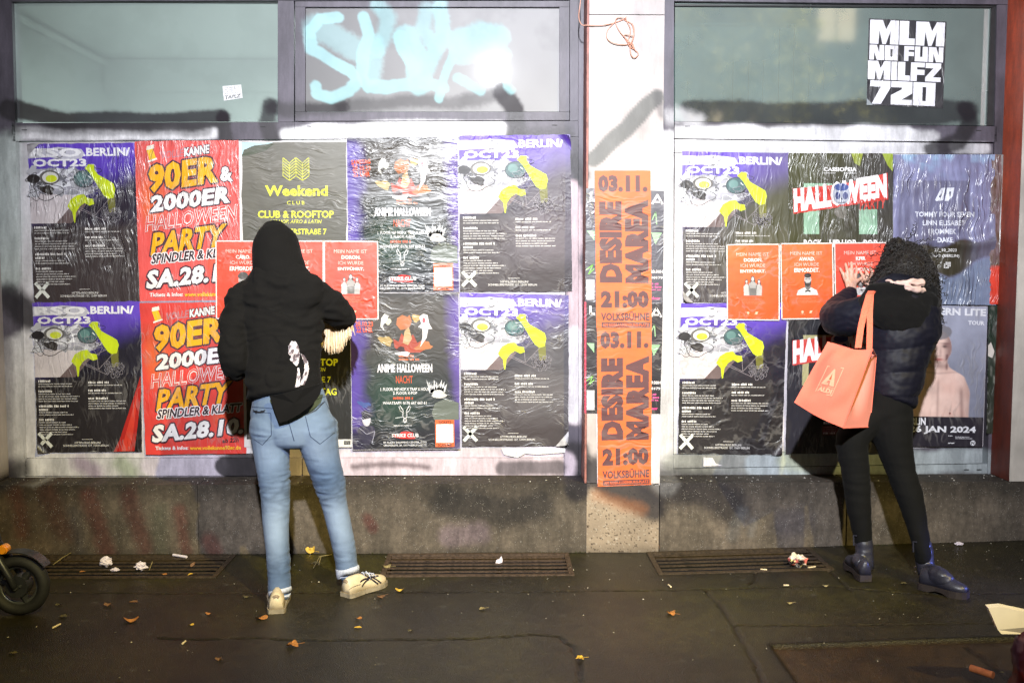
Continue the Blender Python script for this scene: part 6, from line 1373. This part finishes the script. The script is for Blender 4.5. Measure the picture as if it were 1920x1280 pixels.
for i_ in hr.choice(len(vs_), 2300):
    p0 = Vector(vs_[i_]); nn = Vector(ns_[i_])
    if p0.y > -.02: continue
    ln = hr.uniform(.05, .11); d_ = (Vector((nn.x * .22, nn.y * .2, -1)) if hr.random() < .96 else nn * .8 + Vector((0, 0, -.6))).normalized(); a1 = d_.orthogonal().normalized(); a2 = d_.cross(a1); r_h = hr.uniform(.004, .009); ph = hr.uniform(0, 6.28); tr = hr.uniform(2, 4.5); n = 13; pts = []
    for k in range(n):
        s_ = k / (n - 1); pts.append(p0 + nn * (.004 + .012 * math.sin(s_ * 2.5)) + d_ * ln * s_ + (a1 * math.cos(ph + tr * 6.28 * s_) + a2 * math.sin(ph + tr * 6.28 * s_)) * r_h * (.5 + s_))
    mb.tube(pts, [.0023] * (n - 3) + [.0018, .0012, .0006], 3, cap=False)
tag(mb.build('curls', m_hair, wom, smooth=True), kind='stuff')

# ------------------------------------------------------------ orange shopping bag over her shoulder
def onpl(px, py, p0, n): d = ray(px, py); return CAM + d * ((p0 - CAM).dot(n) / d.dot(n))
TL, TR, BL_, BR_ = P(1552, 640, -.56), P(1636, 655, -.66), P(1489, 754, -.56), P(1581, 802, -.66)
n_f = (TR - TL).cross(BL_ - TL).normalized(); 
if n_f.y > 0: n_f = -n_f
BR_ = onpl(1581, 802, TL, n_f)
gT, gB = P(1643, 668, -.48), P(1631, 800, -.50); bTL, bBL = P(1560, 642, -.46), P(1500, 756, -.46)
bag = empty('shopping_bag', (BL_ + BR_) / 2, 'orange shopping bag with pale pink side and triangle logo hanging from the shoulder', 'bag')
def gridq(a, b, c, d, nx, ny, fn):
    V = []; Fq = []
    for j in range(ny + 1):
        for i in range(nx + 1):
            u, v = i / nx, j / ny; p = a * (1-u)*(1-v) + b * u*(1-v) + c * u*v + d * (1-u)*v; V.append(p + fn(u, v))
    for j in range(ny):
        for i in range(nx): k = j * (nx + 1) + i; Fq.append((k, k + nx + 1, k + nx + 2, k + 1))
    return V, Fq
def nf(u, v):
    e = math.sin(math.pi * u) * math.sin(math.pi * v); top = (1 - v) ** 4 * math.sin(math.pi * u)
    return n_f * (.030 * e + .026 * noise.noise(Vector((u * 2.6 + v, v * 2.2, 2))) * min(1, e * 4) + .006 * noise.noise(Vector((u * 7 + v * 4, v * 4, 6))) * min(1, e * 4)) + Vector((0, 0, -.016 * top - .010 * v ** 6 * math.sin(math.pi * u)))
m_or = M('coral_nonwoven', lin((236, 112, 92)), rough=.75, nscale=300, nstr=.06, bump=.3, bdist=.001, sheen=.15); m_pk = M('pink_nonwoven', lin((240, 150, 140)), rough=.75, nscale=300, nstr=.05, bump=.3, bdist=.001)
V, Fq = gridq(TL, TR, BR_, BL_, 16, 18, nf); mk('front_panel', V, Fq, m_or, bag, smooth=True)
V, Fq = gridq(TR, gT, gB, BR_, 10, 16, lambda u, v: Vector((-.045, .03, 0)) * math.exp(-((u - .5 + .25 * v) / .22) ** 2) * math.sin(math.pi * min(1, .15 + v))); mk('side_gusset', V, Fq, m_pk, bag, smooth=True)
V, Fq = gridq(gT, bTL, bBL, gB, 4, 4, lambda u, v: Vector((0, 0, 0))); mk('back_panel', V, Fq, m_or, bag)
V, Fq = gridq(bTL, TL, BL_, bBL, 4, 4, lambda u, v: Vector((0, 0, 0))); mk('side_gusset', V, Fq, m_pk, bag)
V, Fq = gridq(BL_, BR_, gB, bBL, 4, 4, lambda u, v: Vector((0, 0, 0))); mk('bag_bottom', V, Fq, m_or, bag)
mb = MB(); mb.tube([TR + n_f * .002, TR.lerp(BR_, .5) + n_f * .003, BR_ + n_f * .002], .0025, 6); mb.tube([TR, gT], .003, 6); mb.tube([BR_, gB], .003, 6); mb.tube([gT, gB], .0025, 6); mb.build('piping', m_or, bag)
def strap(pts, wpx):
    V = []; Fq = []
    for i, (x, y, d_) in enumerate(pts):
        p = P(x - wpx / 2, y, d_); q_ = P(x + wpx / 2, y, d_ - .004); V += [p, q_, q_ + Vector((0, .004, 0)), p + Vector((0, .004, 0))]
        if i: b = 4 * i; Fq += [(b - 4 + k, b - 4 + (k + 1) % 4, b + (k + 1) % 4, b + k) for k in range(4)]
    return V, Fq
V, Fq = strap([(1603 + 6, 652, -.63), (1614, 615, -.60), (1622, 580, -.54), (1630, 552, -.48), (1634, 545, -.42), (1640, 560, -.3)], 12); mk('strap', V, Fq, M('coral_strap', lin((240, 112, 88)), rough=.8, nscale=200, bump=.3), bag)
V, Fq = strap([(1630, 656, -.61), (1631, 620, -.58), (1631, 585, -.53), (1633, 552, -.46), (1637, 546, -.40), (1642, 560, -.28)], 11); mk('strap', V, Fq, bpy.data.materials['coral_strap'], bag)
lq = [onpl(*c, TL, n_f) for c in ((1553.5, 688), (1583.5, 692), (1560.5, 743), (1529.6, 734))]
def logo_rel(u, v):
    a, b, c, d = [np.array(q_) for q_ in lq]; W_ = a * (1 - u) * (1 - v) + b * u * (1 - v) + c * u * v + d * (1 - u) * v - np.array(TL)
    e1, e2 = np.array(TR - TL), np.array(((BL_ - TL) + (BR_ - TR)) / 2); G_ = np.array([[e1 @ e1, e1 @ e2], [e1 @ e2, e2 @ e2]]); uv = np.linalg.solve(G_, np.stack([W_ @ e1, W_ @ e2])); uv[0] = (uv[0] + .35 * uv[1] * 0)
    return np.array([[nf(float(a_), float(b_)).dot(n_f) + .0035] for a_, b_ in zip(np.clip(uv[0], 0, 1), np.clip(uv[1], 0, 1))])
A = Art(60, 96, None, 0, world=lq, step=.0004, relief=logo_rel); lc = (246, 168, 140)
A.line([(0, 0), (60, 0), (60, 96), (0, 96)], 2.6, lc, 1, True); A.poly([(30, 8), (34, 8), (54, 66), (38, 66), (34, 50), (26, 50), (24, 58), (32, 58), (32, 66), (6, 66), (10, 56)], lc, 1); A.rect(3, 70, 57, 71.5, lc, 1); A.text('ALDI', 5, 75, 55, 92, lc, 1, bold=.05); A.poly([(31, 24), (36, 46), (27, 46)], (238, 90, 54), 1.6)
A.build('bag_logo', Mcol('pale_bag_print', rough=.8, bump=.1), None, None, parent=bag, back=False); 

# ------------------------------------------------------------ scooter wheel at the left edge
hub = P(36, 1096, -.93); zg = 0.0; rad = hub.z - .002
sc = empty('electric_scooter', (hub.x, hub.y, 0), 'black electric scooter whose front wheel with amber reflector enters at the left edge', 'scooter')
m_tyre = M('tyre_rubber', (.012, .012, .013), rough=.7, nscale=80, bump=.5); m_al = M('scooter_dark_metal', (.030, .032, .038), rough=.4, spec=.6, metal=.3); m_hub = M('hub_metal', (.14, .15, .16), rough=.35, metal=.7)
def torus(mb, c, R1, r, n=40, m=10, ax='y'):
    V = []; Fq = []
    for i in range(n):
        a = 2 * math.pi * i / n
        for j in range(m):
            b = 2 * math.pi * j / m; q_ = R1 + r * math.cos(b); V.append((c.x + q_ * math.cos(a), c.y + r * math.sin(b) * 1.15, c.z + q_ * math.sin(a)))
    for i in range(n):
        for j in range(m): Fq.append((i * m + j, i * m + (j + 1) % m, ((i + 1) % n) * m + (j + 1) % m, ((i + 1) % n) * m + j))
    mb.add(V, Fq)
mb = MB(); torus(mb, hub, rad - .026, .026, 48, 12)
wh = mb.build('wheel', m_tyre, sc, smooth=True)
mb = MB(); torus(mb, hub, rad - .052, .009, 48, 8); mb.build('rim', m_hub, wh, smooth=True)
mb = MB()
for k in range(3): a = k * 2.094 + .9; d_ = Vector((math.cos(a), 0, math.sin(a))); mb.tube([hub + d_ * .03, hub + d_ * (rad - .052)], [.022, .012], 8)
mb.build('spokes', m_al, wh)
mb = MB(); mb.tube([hub + Vector((0, -.03, 0)), hub + Vector((0, .03, 0))], .050, 24); mb.build('hub', m_al, wh); mb = MB(); mb.tube([hub + Vector((0, -.045, 0)), hub + Vector((0, -.030, 0))], .012, 6); mb.tube([hub + Vector((.02, -.036, .005)), hub + Vector((.02, -.030, .005))], .006, 8); mb.build('axle_nut', m_hub, wh)
top = hub + Vector((-.095, 0, .20))
for sg in (-1, 1):
    mb = MB(); mb.tube([hub + Vector((0, sg * .042, 0)), hub + Vector((-.02, sg * .045, .05)), top + Vector((0, sg * .035, -.03)), top], [.014, .016, .018, .020], 8); mb.build('fork', m_al, sc, smooth=True)
mb = MB(); V = []
for k in range(13):
    a = math.radians(35 + k * 8.5); rr = rad + .018
    for sg in (-.034, .034): V += [(hub.x + rr * math.cos(a), hub.y + sg, hub.z + rr * math.sin(a)), (hub.x + (rr + .004) * math.cos(a), hub.y + sg, hub.z + (rr + .004) * math.sin(a))]
Fq = []
for k in range(12):
    a = k * 4; Fq += [(a, a + 4, a + 6, a + 2), (a + 1, a + 3, a + 7, a + 5), (a, a + 1, a + 5, a + 4), (a + 2, a + 6, a + 7, a + 3)]
mk('mudguard', V, Fq, m_al, sc)
mb = MB(); rf = P(3, 1031, -.985); mb.tube([rf + Vector((0, 0, 0)), rf + Vector((0, .014, 0))], .018, 18); mb.tube([rf + Vector((0, .010, 0)), rf + Vector((0, .04, 0))], .021, 18)
am, t_, b_, N_, L_ = nodes('amber_reflector'); b_.inputs['Base Color'].default_value = (1, .36, .02, 1); b_.inputs['Roughness'].default_value = .15; b_.inputs['Coat Weight'].default_value = 1; b_.inputs['Sheen Weight'].default_value = .0
v_ = N_('TexVoronoi'); v_.inputs['Scale'].default_value = 300; bp_ = N_('Bump'); bp_.inputs['Strength'].default_value = .4; L_(v_.outputs[0], bp_.inputs['Height']); L_(bp_.outputs[0], b_.inputs['Normal'])
mb.build('reflector', am, sc)
mb = MB(); mb.tube([top, top + Vector((-.20, 0, .86))], .024, 12); mb.build('stem', m_al, sc); mb = MB(); hb_ = top + Vector((-.20, 0, .86)); mb.tube([hb_ + Vector((0, -.24, 0)), hb_ + Vector((0, .24, 0))], .015, 10); mb.build('handlebar', m_al, sc)
mb = MB(); dk = top + Vector((-.06, 0, -.05)); mb.box((dk.x - .86, hub.y - .075, .09), (dk.x - .12, hub.y + .075, .13)); mb.tube([dk + Vector((-.12, 0, -.09)), top + Vector((-.02, 0, .02))], .03, 10); mb.build('deck', m_al, sc)
rh = hub + Vector((-1.0, 0, 0)); mb = MB(); torus(mb, rh, rad - .026, .026, 40, 10); mb.tube([rh + Vector((0, -.03, 0)), rh + Vector((0, .03, 0))], .06, 20); mb.build('rear_wheel', m_tyre, sc, smooth=True)

# ------------------------------------------------------------ things lying about
def gpt(px, py, dz=0): p = GP(px, py); return Vector((p.x, p.y, float(gz(p.x)) + dz))
lm = {}
def leafmat(c):
    if c not in lm: lm[c] = M('dry_leaf', lin(c), rough=.6, nscale=60, nstr=.35, bump=.5, bdist=.002)
    return lm[c]
YE, OR, BR, DU, PA = (206, 166, 62), (168, 110, 54), (118, 84, 56), (84, 76, 50), (142, 128, 88)
LEAVES = [(582, 1037, 20, .9, YE, 'heart', 'upright heart shaped yellow leaf against the plinth between the blue jeans legs', .9), (490, 1161, 26, .3, OR, 'oval', 'curled orange leaf just behind the left sneaker heel', 0), (548, 1212, 28, 1.2, OR, 'maple', 'largest brown orange leaf in the foreground below the hooded person', 0),
 (750, 1108, 19, .1, YE, 'oval', 'bright yellow leaf on bare pavement right of the right sneaker', 0), (672, 1161, 15, .4, OR, 'oval', 'upper of two small orange leaves below the right sneaker', 0), (671, 1178, 16, .1, YE, 'oval', 'lower of two small leaves below the right sneaker', 0), (725, 1064, 22, .6, PA, 'maple', 'crumpled tan leaf left of the rusty grate', 0),
 (714, 1120, 18, 1.4, BR, 'maple', 'dull brown leaf touching the toe of the right sneaker', 0), (770, 1183, 13, .5, DU, 'oval', 'dull greenish leaf below and right of the two orange ones', 0), (904, 1143, 15, .9, PA, 'maple', 'dull pale leaf alone in the middle of the pavement', 0), (1258, 1152, 22, .3, OR, 'maple', 'tan orange leaf with a stalk left of the long crack', 0),
 (1087, 1236, 20, .8, YE, 'maple', 'yellow leaf on the curved crack at the bottom centre', 0), (1240, 1030, 22, .5, OR, 'maple', 'orange leaf leaning at the corner of the terrazzo base and grate', .5), (203, 1135, 19, .2, BR, 'maple', 'brown leaf with points, left one of two below the scooter side grate', 0), (250, 1130, 18, .1, BR, 'oval', 'grey brown leaf beside the pointed brown one', 0),
 (246, 1165, 30, .05, OR, 'oval', 'long reddish leaf below the two brown ones', 0), (358, 1173, 12, .5, YE, 'oval', 'tiny yellow leaf left of the heel of the left sneaker', 0), (392, 1152, 14, .1, OR, 'oval', 'thin orange leaf sliver left of the left sneaker', 0), (357, 1078, 13, 1.2, YE, 'oval', 'small yellow leaf at the front right corner of the littered grate', 0),
 (155, 1073, 12, .1, OR, 'oval', 'small orange leaf at the front left edge of the littered grate', 0), (307, 1078, 13, .1, OR, 'oval', 'small orange leaf in the middle of the littered grate front edge', 0), (362, 1062, 13, 1.0, BR, 'oval', 'brown leaf standing in the right part of the littered grate', .5), (410, 1237, 16, .1, BR, 'maple', 'faint brown leaf near the bottom, under the shadow of the left leg', 0),
 (24, 1226, 17, .3, DU, 'oval', 'dull leaf in the bottom left corner', 0), (110, 1135, 13, .1, DU, 'oval', 'faint grey leaf right below the scooter tyre', 0), (118, 1157, 18, .1, DU, 'maple', 'faint greenish leaf right of the scooter tyre foot', 0), (462, 1120, 16, .6, DU, 'maple', 'dull leaf in the shadow left of the left sneaker', 0), (1480, 1132, 14, .7, PA, 'maple', 'pale ragged leaf right of the long crack', 0), (1548, 1100, 14, .2, PA, 'oval', 'pale leaf in front of the left boot', 0),
 (1695, 1095, 14, .1, DU, 'oval', 'dull leaf between the two boots', 0), (1878, 1262, 10, .1, PA, 'oval', 'tiny pale leaf beside the orange stick', 0), (590, 1058, 20, .5, DU, 'maple', 'withered olive leaf in the shadow between the jeans legs', 0)]
for (px, py, sz, rot, colr, kind, lab, stand) in LEAVES:
    p = gpt(px, py, .004); r = sz * .88 / 2 / (F / (p.y + 5.27)); V = [Vector((0, 0, .004))]; n = 22
    for k in range(n):
        a = 2 * math.pi * k / n
        if kind == 'oval': q_ = 1 - .12 * abs(math.sin(a)) ; x, y = r * math.cos(a) * q_ * 1.1, r * .62 * math.sin(a)
        elif kind == 'heart': q_ = 1 - .35 * math.exp(-((a - math.pi / 2) / .4) ** 2) + .15 * math.exp(-((a - 3 * math.pi / 2) / .3) ** 2); x, y = r * math.cos(a) * q_, r * math.sin(a) * q_
        else: q_ = .62 + .38 * abs(math.cos(2.5 * a)) ** .7 + .1 * math.sin(7 * a); x, y = r * math.cos(a) * q_, r * math.sin(a) * q_
        V.append(Vector((x, y, r * .35 * math.sin(a * 2 + px) * .6 + r * .25 * abs(math.cos(a)))))
    V2 = [v * .5 + Vector((0, 0, -r * .05)) for v in V[1:]]; m_ = Matrix.Rotation(stand * 1.3, 3, 'X') @ Matrix.Rotation(rot, 3, 'Z')
    V = [m_ @ v for v in V + V2]; zmin = min(v.z for v in V); V = [p + v - Vector((0, 0, zmin)) + (Vector((0, .0, .0))) for v in V]
    Fq = [(0, n + 1 + k, n + 1 + (k + 1) % n) for k in range(n)] + [(n + 1 + k, 1 + k, 1 + (k + 1) % n, n + 1 + (k + 1) % n) for k in range(n)]
    o = tag(mk('leaf', V, Fq, leafmat(colr), None, smooth=False), lab, 'leaf', 'fallen leaves on the pavement')
    if kind != 'oval':
        mb = MB(); a_ = p + Vector((0, 0, .004)); mb.tube([a_, a_ + m_ @ Vector((r * .9, -r * .9, .002)), a_ + m_ @ Vector((r * 1.2, -r * 1.5, .004))], .0011, 4); mb.build('stalk', leafmat(colr), o)
m_tis = M('tissue_paper', lin((226, 214, 224)), rough=.95, nscale=60, nstr=.08, bump=.5)
def crumple(px, py, wpx, hpx, lab, cat, mat, nm='tissue', seed=1, colfn=None):
    p = gpt(px, py + hpx * .5); sc_ = F / (p.y + 5.27); bm = bmesh.new(); bmesh.ops.create_icosphere(bm, subdivisions=3, radius=1); V = []
    for v in bm.verts: q_ = 1 + .55 * noise.noise(v.co * 2.2 + Vector((seed, 0, 0))) + .3 * noise.noise(v.co * 5 + Vector((seed, 3, 0))); V.append(Vector((v.co.x * q_ * wpx / 2 / sc_, v.co.y * q_ * wpx / 2.6 / sc_, v.co.z * q_ * hpx / 2 / sc_)))
    zm = min(v.z for v in V); V = [p + v - Vector((0, -.01, zm)) for v in V]; Fq = [tuple(v.index for v in f.verts) for f in bm.faces]; bm.free()
    return tag(mk(nm, V, Fq, mat, None, cols=[colfn(i) for i in range(len(V))] if colfn else None), lab, cat)
crumple(197, 1056, 22, 16, 'crumpled lilac white tissue, left one on the littered grate', 'tissue', m_tis, seed=2); crumple(263, 1063, 20, 15, 'crumpled white tissue, right one on the littered grate', 'tissue', m_tis, seed=5); crumple(214, 1069, 14, 6, 'small flattened pinkish tissue scrap between the two tissues', 'tissue', m_tis, seed=9)
crumple(1495, 1052, 32, 24, 'crumpled white and red snack wrapper lying on the dark grate', 'wrapper', Mcol('wrapper_foil', rough=.25, spec=.8, bump=.3), 'wrapper', 7, lambda i: lin(((236, 220, 200), (226, 120, 110), (30, 24, 26), (240, 232, 222))[(i // 23) % 4]))
crumple(1800, 1020, 14, 6, 'small white crumpled scrap at the plinth right of the woman', 'tissue', m_tis, seed=13)
def stick(px0, py0, px1, py1, r, mat, nm, lab, cat, group=None, n=10):
    a, b = gpt(px0, py0, r + .003), gpt(px1, py1, r + .003); mb = MB(); mb.tube([a, a.lerp(b, .5), b], r, n); return tag(mb.build(nm, mat, smooth=False), lab, cat, group)
m_cig = M('cigarette_paper', lin((226, 206, 170)), rough=.9)
for k, (a, b, c_, d, lab) in enumerate(((1426, 1069, 1438, 1070, 'cigarette end on the front edge of the wrapper grate'), (1469, 1099, 1479, 1099, 'greenish cigarette end on the seam right of the long crack'), (1253, 1098, 1258, 1102, 'tilted cigarette end left of the wrapper grate'), (342, 1209, 348, 1204, 'cigarette end near the bottom, left of the big orange leaf'), (99, 1179, 113, 1172, 'pale cigarette end below the scooter wheel'), (1515, 1066, 1529, 1064, 'thin white cigarette end at the right corner of the wrapper grate'))):
    stick(a, b, c_, d, .0038, m_cig, 'cigarette_end', lab, 'cigarette end', 'cigarette ends on the ground')
stick(325, 1043, 350, 1047, .007, m_tis, 'paper_roll', 'small rolled white paper at the back edge of the littered grate', 'paper')
stick(1820, 1259, 1862, 1273, .013, M('orange_foam', lin((236, 138, 84)), rough=.8), 'foam_stick', 'short peach orange stick lying in the bottom right corner', 'stick', n=16)
p = gpt(936, 1057, .006); V = [p + Vector(v) for v in ((-.020, 0, 0), (-.014, .004, .016), (.0, .006, .020), (.012, .006, .036), (.018, .004, .018), (.016, 0, .003), (0, -.004, -.001))]
tag(mk('petal', V, [(0, 1, 2), (0, 2, 6), (6, 2, 5), (5, 2, 4), (2, 3, 4)], m_tis), 'single white leaf standing on the rusty middle grate', 'leaf')
# twigs by the wall
for k, (pts, lab) in enumerate((([(588, 1068), (600, 1050), (622, 1043)], 'thin dry twig in the shadow by the right jeans leg'), ([(598, 1062), (602, 1050), (596, 1046)], 'short forked twig piece beside the heart shaped leaf'), ([(100, 1062), (118, 1052), (133, 1040)], 'thin twig at the left end of the littered grate'), ([(280, 1072), (286, 1060)], 'short twig between tissue and grate bars'))):
    mb = MB(); mb.tube([gpt(x, y, .012 + .01 * (i % 2)) for i, (x, y) in enumerate(pts)], .0025, 5); tag(mb.build('twig', leafmat(PA)), lab, 'twig')
# crumbs and tiny litter nobody could count
rs = np.random.default_rng(12); V = []; Fq = []; cs = []
def crumb(p, r, col):
    a0 = rs.uniform(0, 6.28); b = len(V); k = rs.integers(3, 6); V.append((p.x, p.y, p.z + r * .7)); cs.append(col)
    for i in range(k): a = a0 + 6.28 * i / k; q_ = r * rs.uniform(.5, 1.2); V.append((p.x + q_ * math.cos(a), p.y + q_ * math.sin(a), p.z)); cs.append(col)
    for i in range(k): Fq.append((b, b + 1 + i, b + 1 + (i + 1) % k))
for i in range(260):
    x = rs.uniform(-2.6, 2.9); y = -abs(rs.normal(0, .55)) - .01 if rs.random() < .75 else rs.uniform(-1.7, 0)
    if y < -1.8 or any(a < x < c_ and b < y < d for a, b, c_, d in grects): continue
    g_ = rs.uniform(.10, .55) if rs.random() < .8 else .8; crumb(Vector((x, y, float(gz(x)) + .003)), rs.uniform(.002, .0055), (g_ * .8, g_ * .72, g_ * .58))
for i in range(150):
    x = rs.uniform(-2.6, 2.9); y = rs.uniform(.01, .17)
    if xl < x < xr: continue
    g_ = rs.uniform(.15, .7); crumb(Vector((x, y, PLZ + .003)), rs.uniform(.002, .007), (g_, g_ * .95, g_ * .85))
tag(mk('litter_crumbs', V, Fq, Mcol('litter', rough=.8, bump=.1), None, cols=cs), 'tiny crumbs and grit scattered along pavement and ledge', 'litter', kind='stuff')
# low moss and weeds in the joint at the foot of the plinth
V = []; Fq = []; cs = []
for i in range(900):
    x = rs.uniform(-2.7, 2.9)
    if math.sin(x * 7.1) + math.sin(x * 3.3 + 1) + .7 * math.sin(x * 17) < .6: continue
    y = -abs(rs.normal(0, .012)) - .002; z = float(gz(x)); h = rs.uniform(.004, .014); a = rs.uniform(0, 3.14); b = len(V); g_ = rs.uniform(.6, 1.3)
    V += [(x - .002 * math.cos(a), y, z), (x + .002 * math.cos(a), y, z), (x + rs.normal(0, .004), y - abs(rs.normal(0, .004)), z + h)]; Fq.append((b, b + 1, b + 2)); cs += [(.05 * g_, .055 * g_, .015 * g_)] * 3
tag(mk('moss', V, Fq, Mcol('moss_green', rough=.9, bump=0), None, cols=cs), 'dark moss growing in the joint at the foot of the plinth', 'moss', kind='stuff')
# dark red patterned bag with folded paper in the bottom right corner
b0 = gpt(1965, 1300); sb = empty('carrier_bag', b0, 'dark red patterned carrier bag at the bottom right corner', 'bag')
def cb(V, N):
    t = nz3(V, (30, 30, 24), 5); t2 = nz3(V, (60, 60, 50), 8); c = np.tile(np.array(lin((88, 14, 20))), (len(V), 1)); k = V[:, 2] > b0.z + .10; c[k] = lin((70, 30, 52)); c[(t > .25) & k] = lin((100, 70, 88)); c[(t2 > .3)] = lin((60, 14, 30)); return c
bm = bmesh.new(); loft(bm, [(b0 + Vector((0, 0, .03)), .13, .09), (b0 + Vector((0, 0, .12)), .125, .085), (b0 + Vector((.0, 0, .20)), .115, .06)], 20, 4, world=True)
solid('bag_body', bm, .008, Mcol('patterned_plastic', rough=.35, bump=.2), sb, 2, lambda V, N: .014 * ridg(V, (9, 9, 14), 3), cb)
yb = b0.y - .02; T = [P(1853, 1139, yb), P(1878, 1137, yb), P(1925, 1147, yb), P(2010, 1168, yb), P(2010, 1200, yb + .02), P(1930, 1188, yb + .02), P(1878, 1188, yb), P(1871, 1180, yb)]
V = T + [v + Vector((.004, .03, .002)) for v in T]; n = 8
tag(mk('newspaper', V, [tuple(range(n))] + [tuple(range(2 * n - 1, n - 1, -1))] + [(k, k + n, (k + 1) % n + n, (k + 1) % n) for k in range(n)], M('newsprint', lin((236, 226, 224)), rough=.9, nscale=12, nstr=.06)), 'folded pale newspaper sticking out of the dark red bag', 'newspaper')
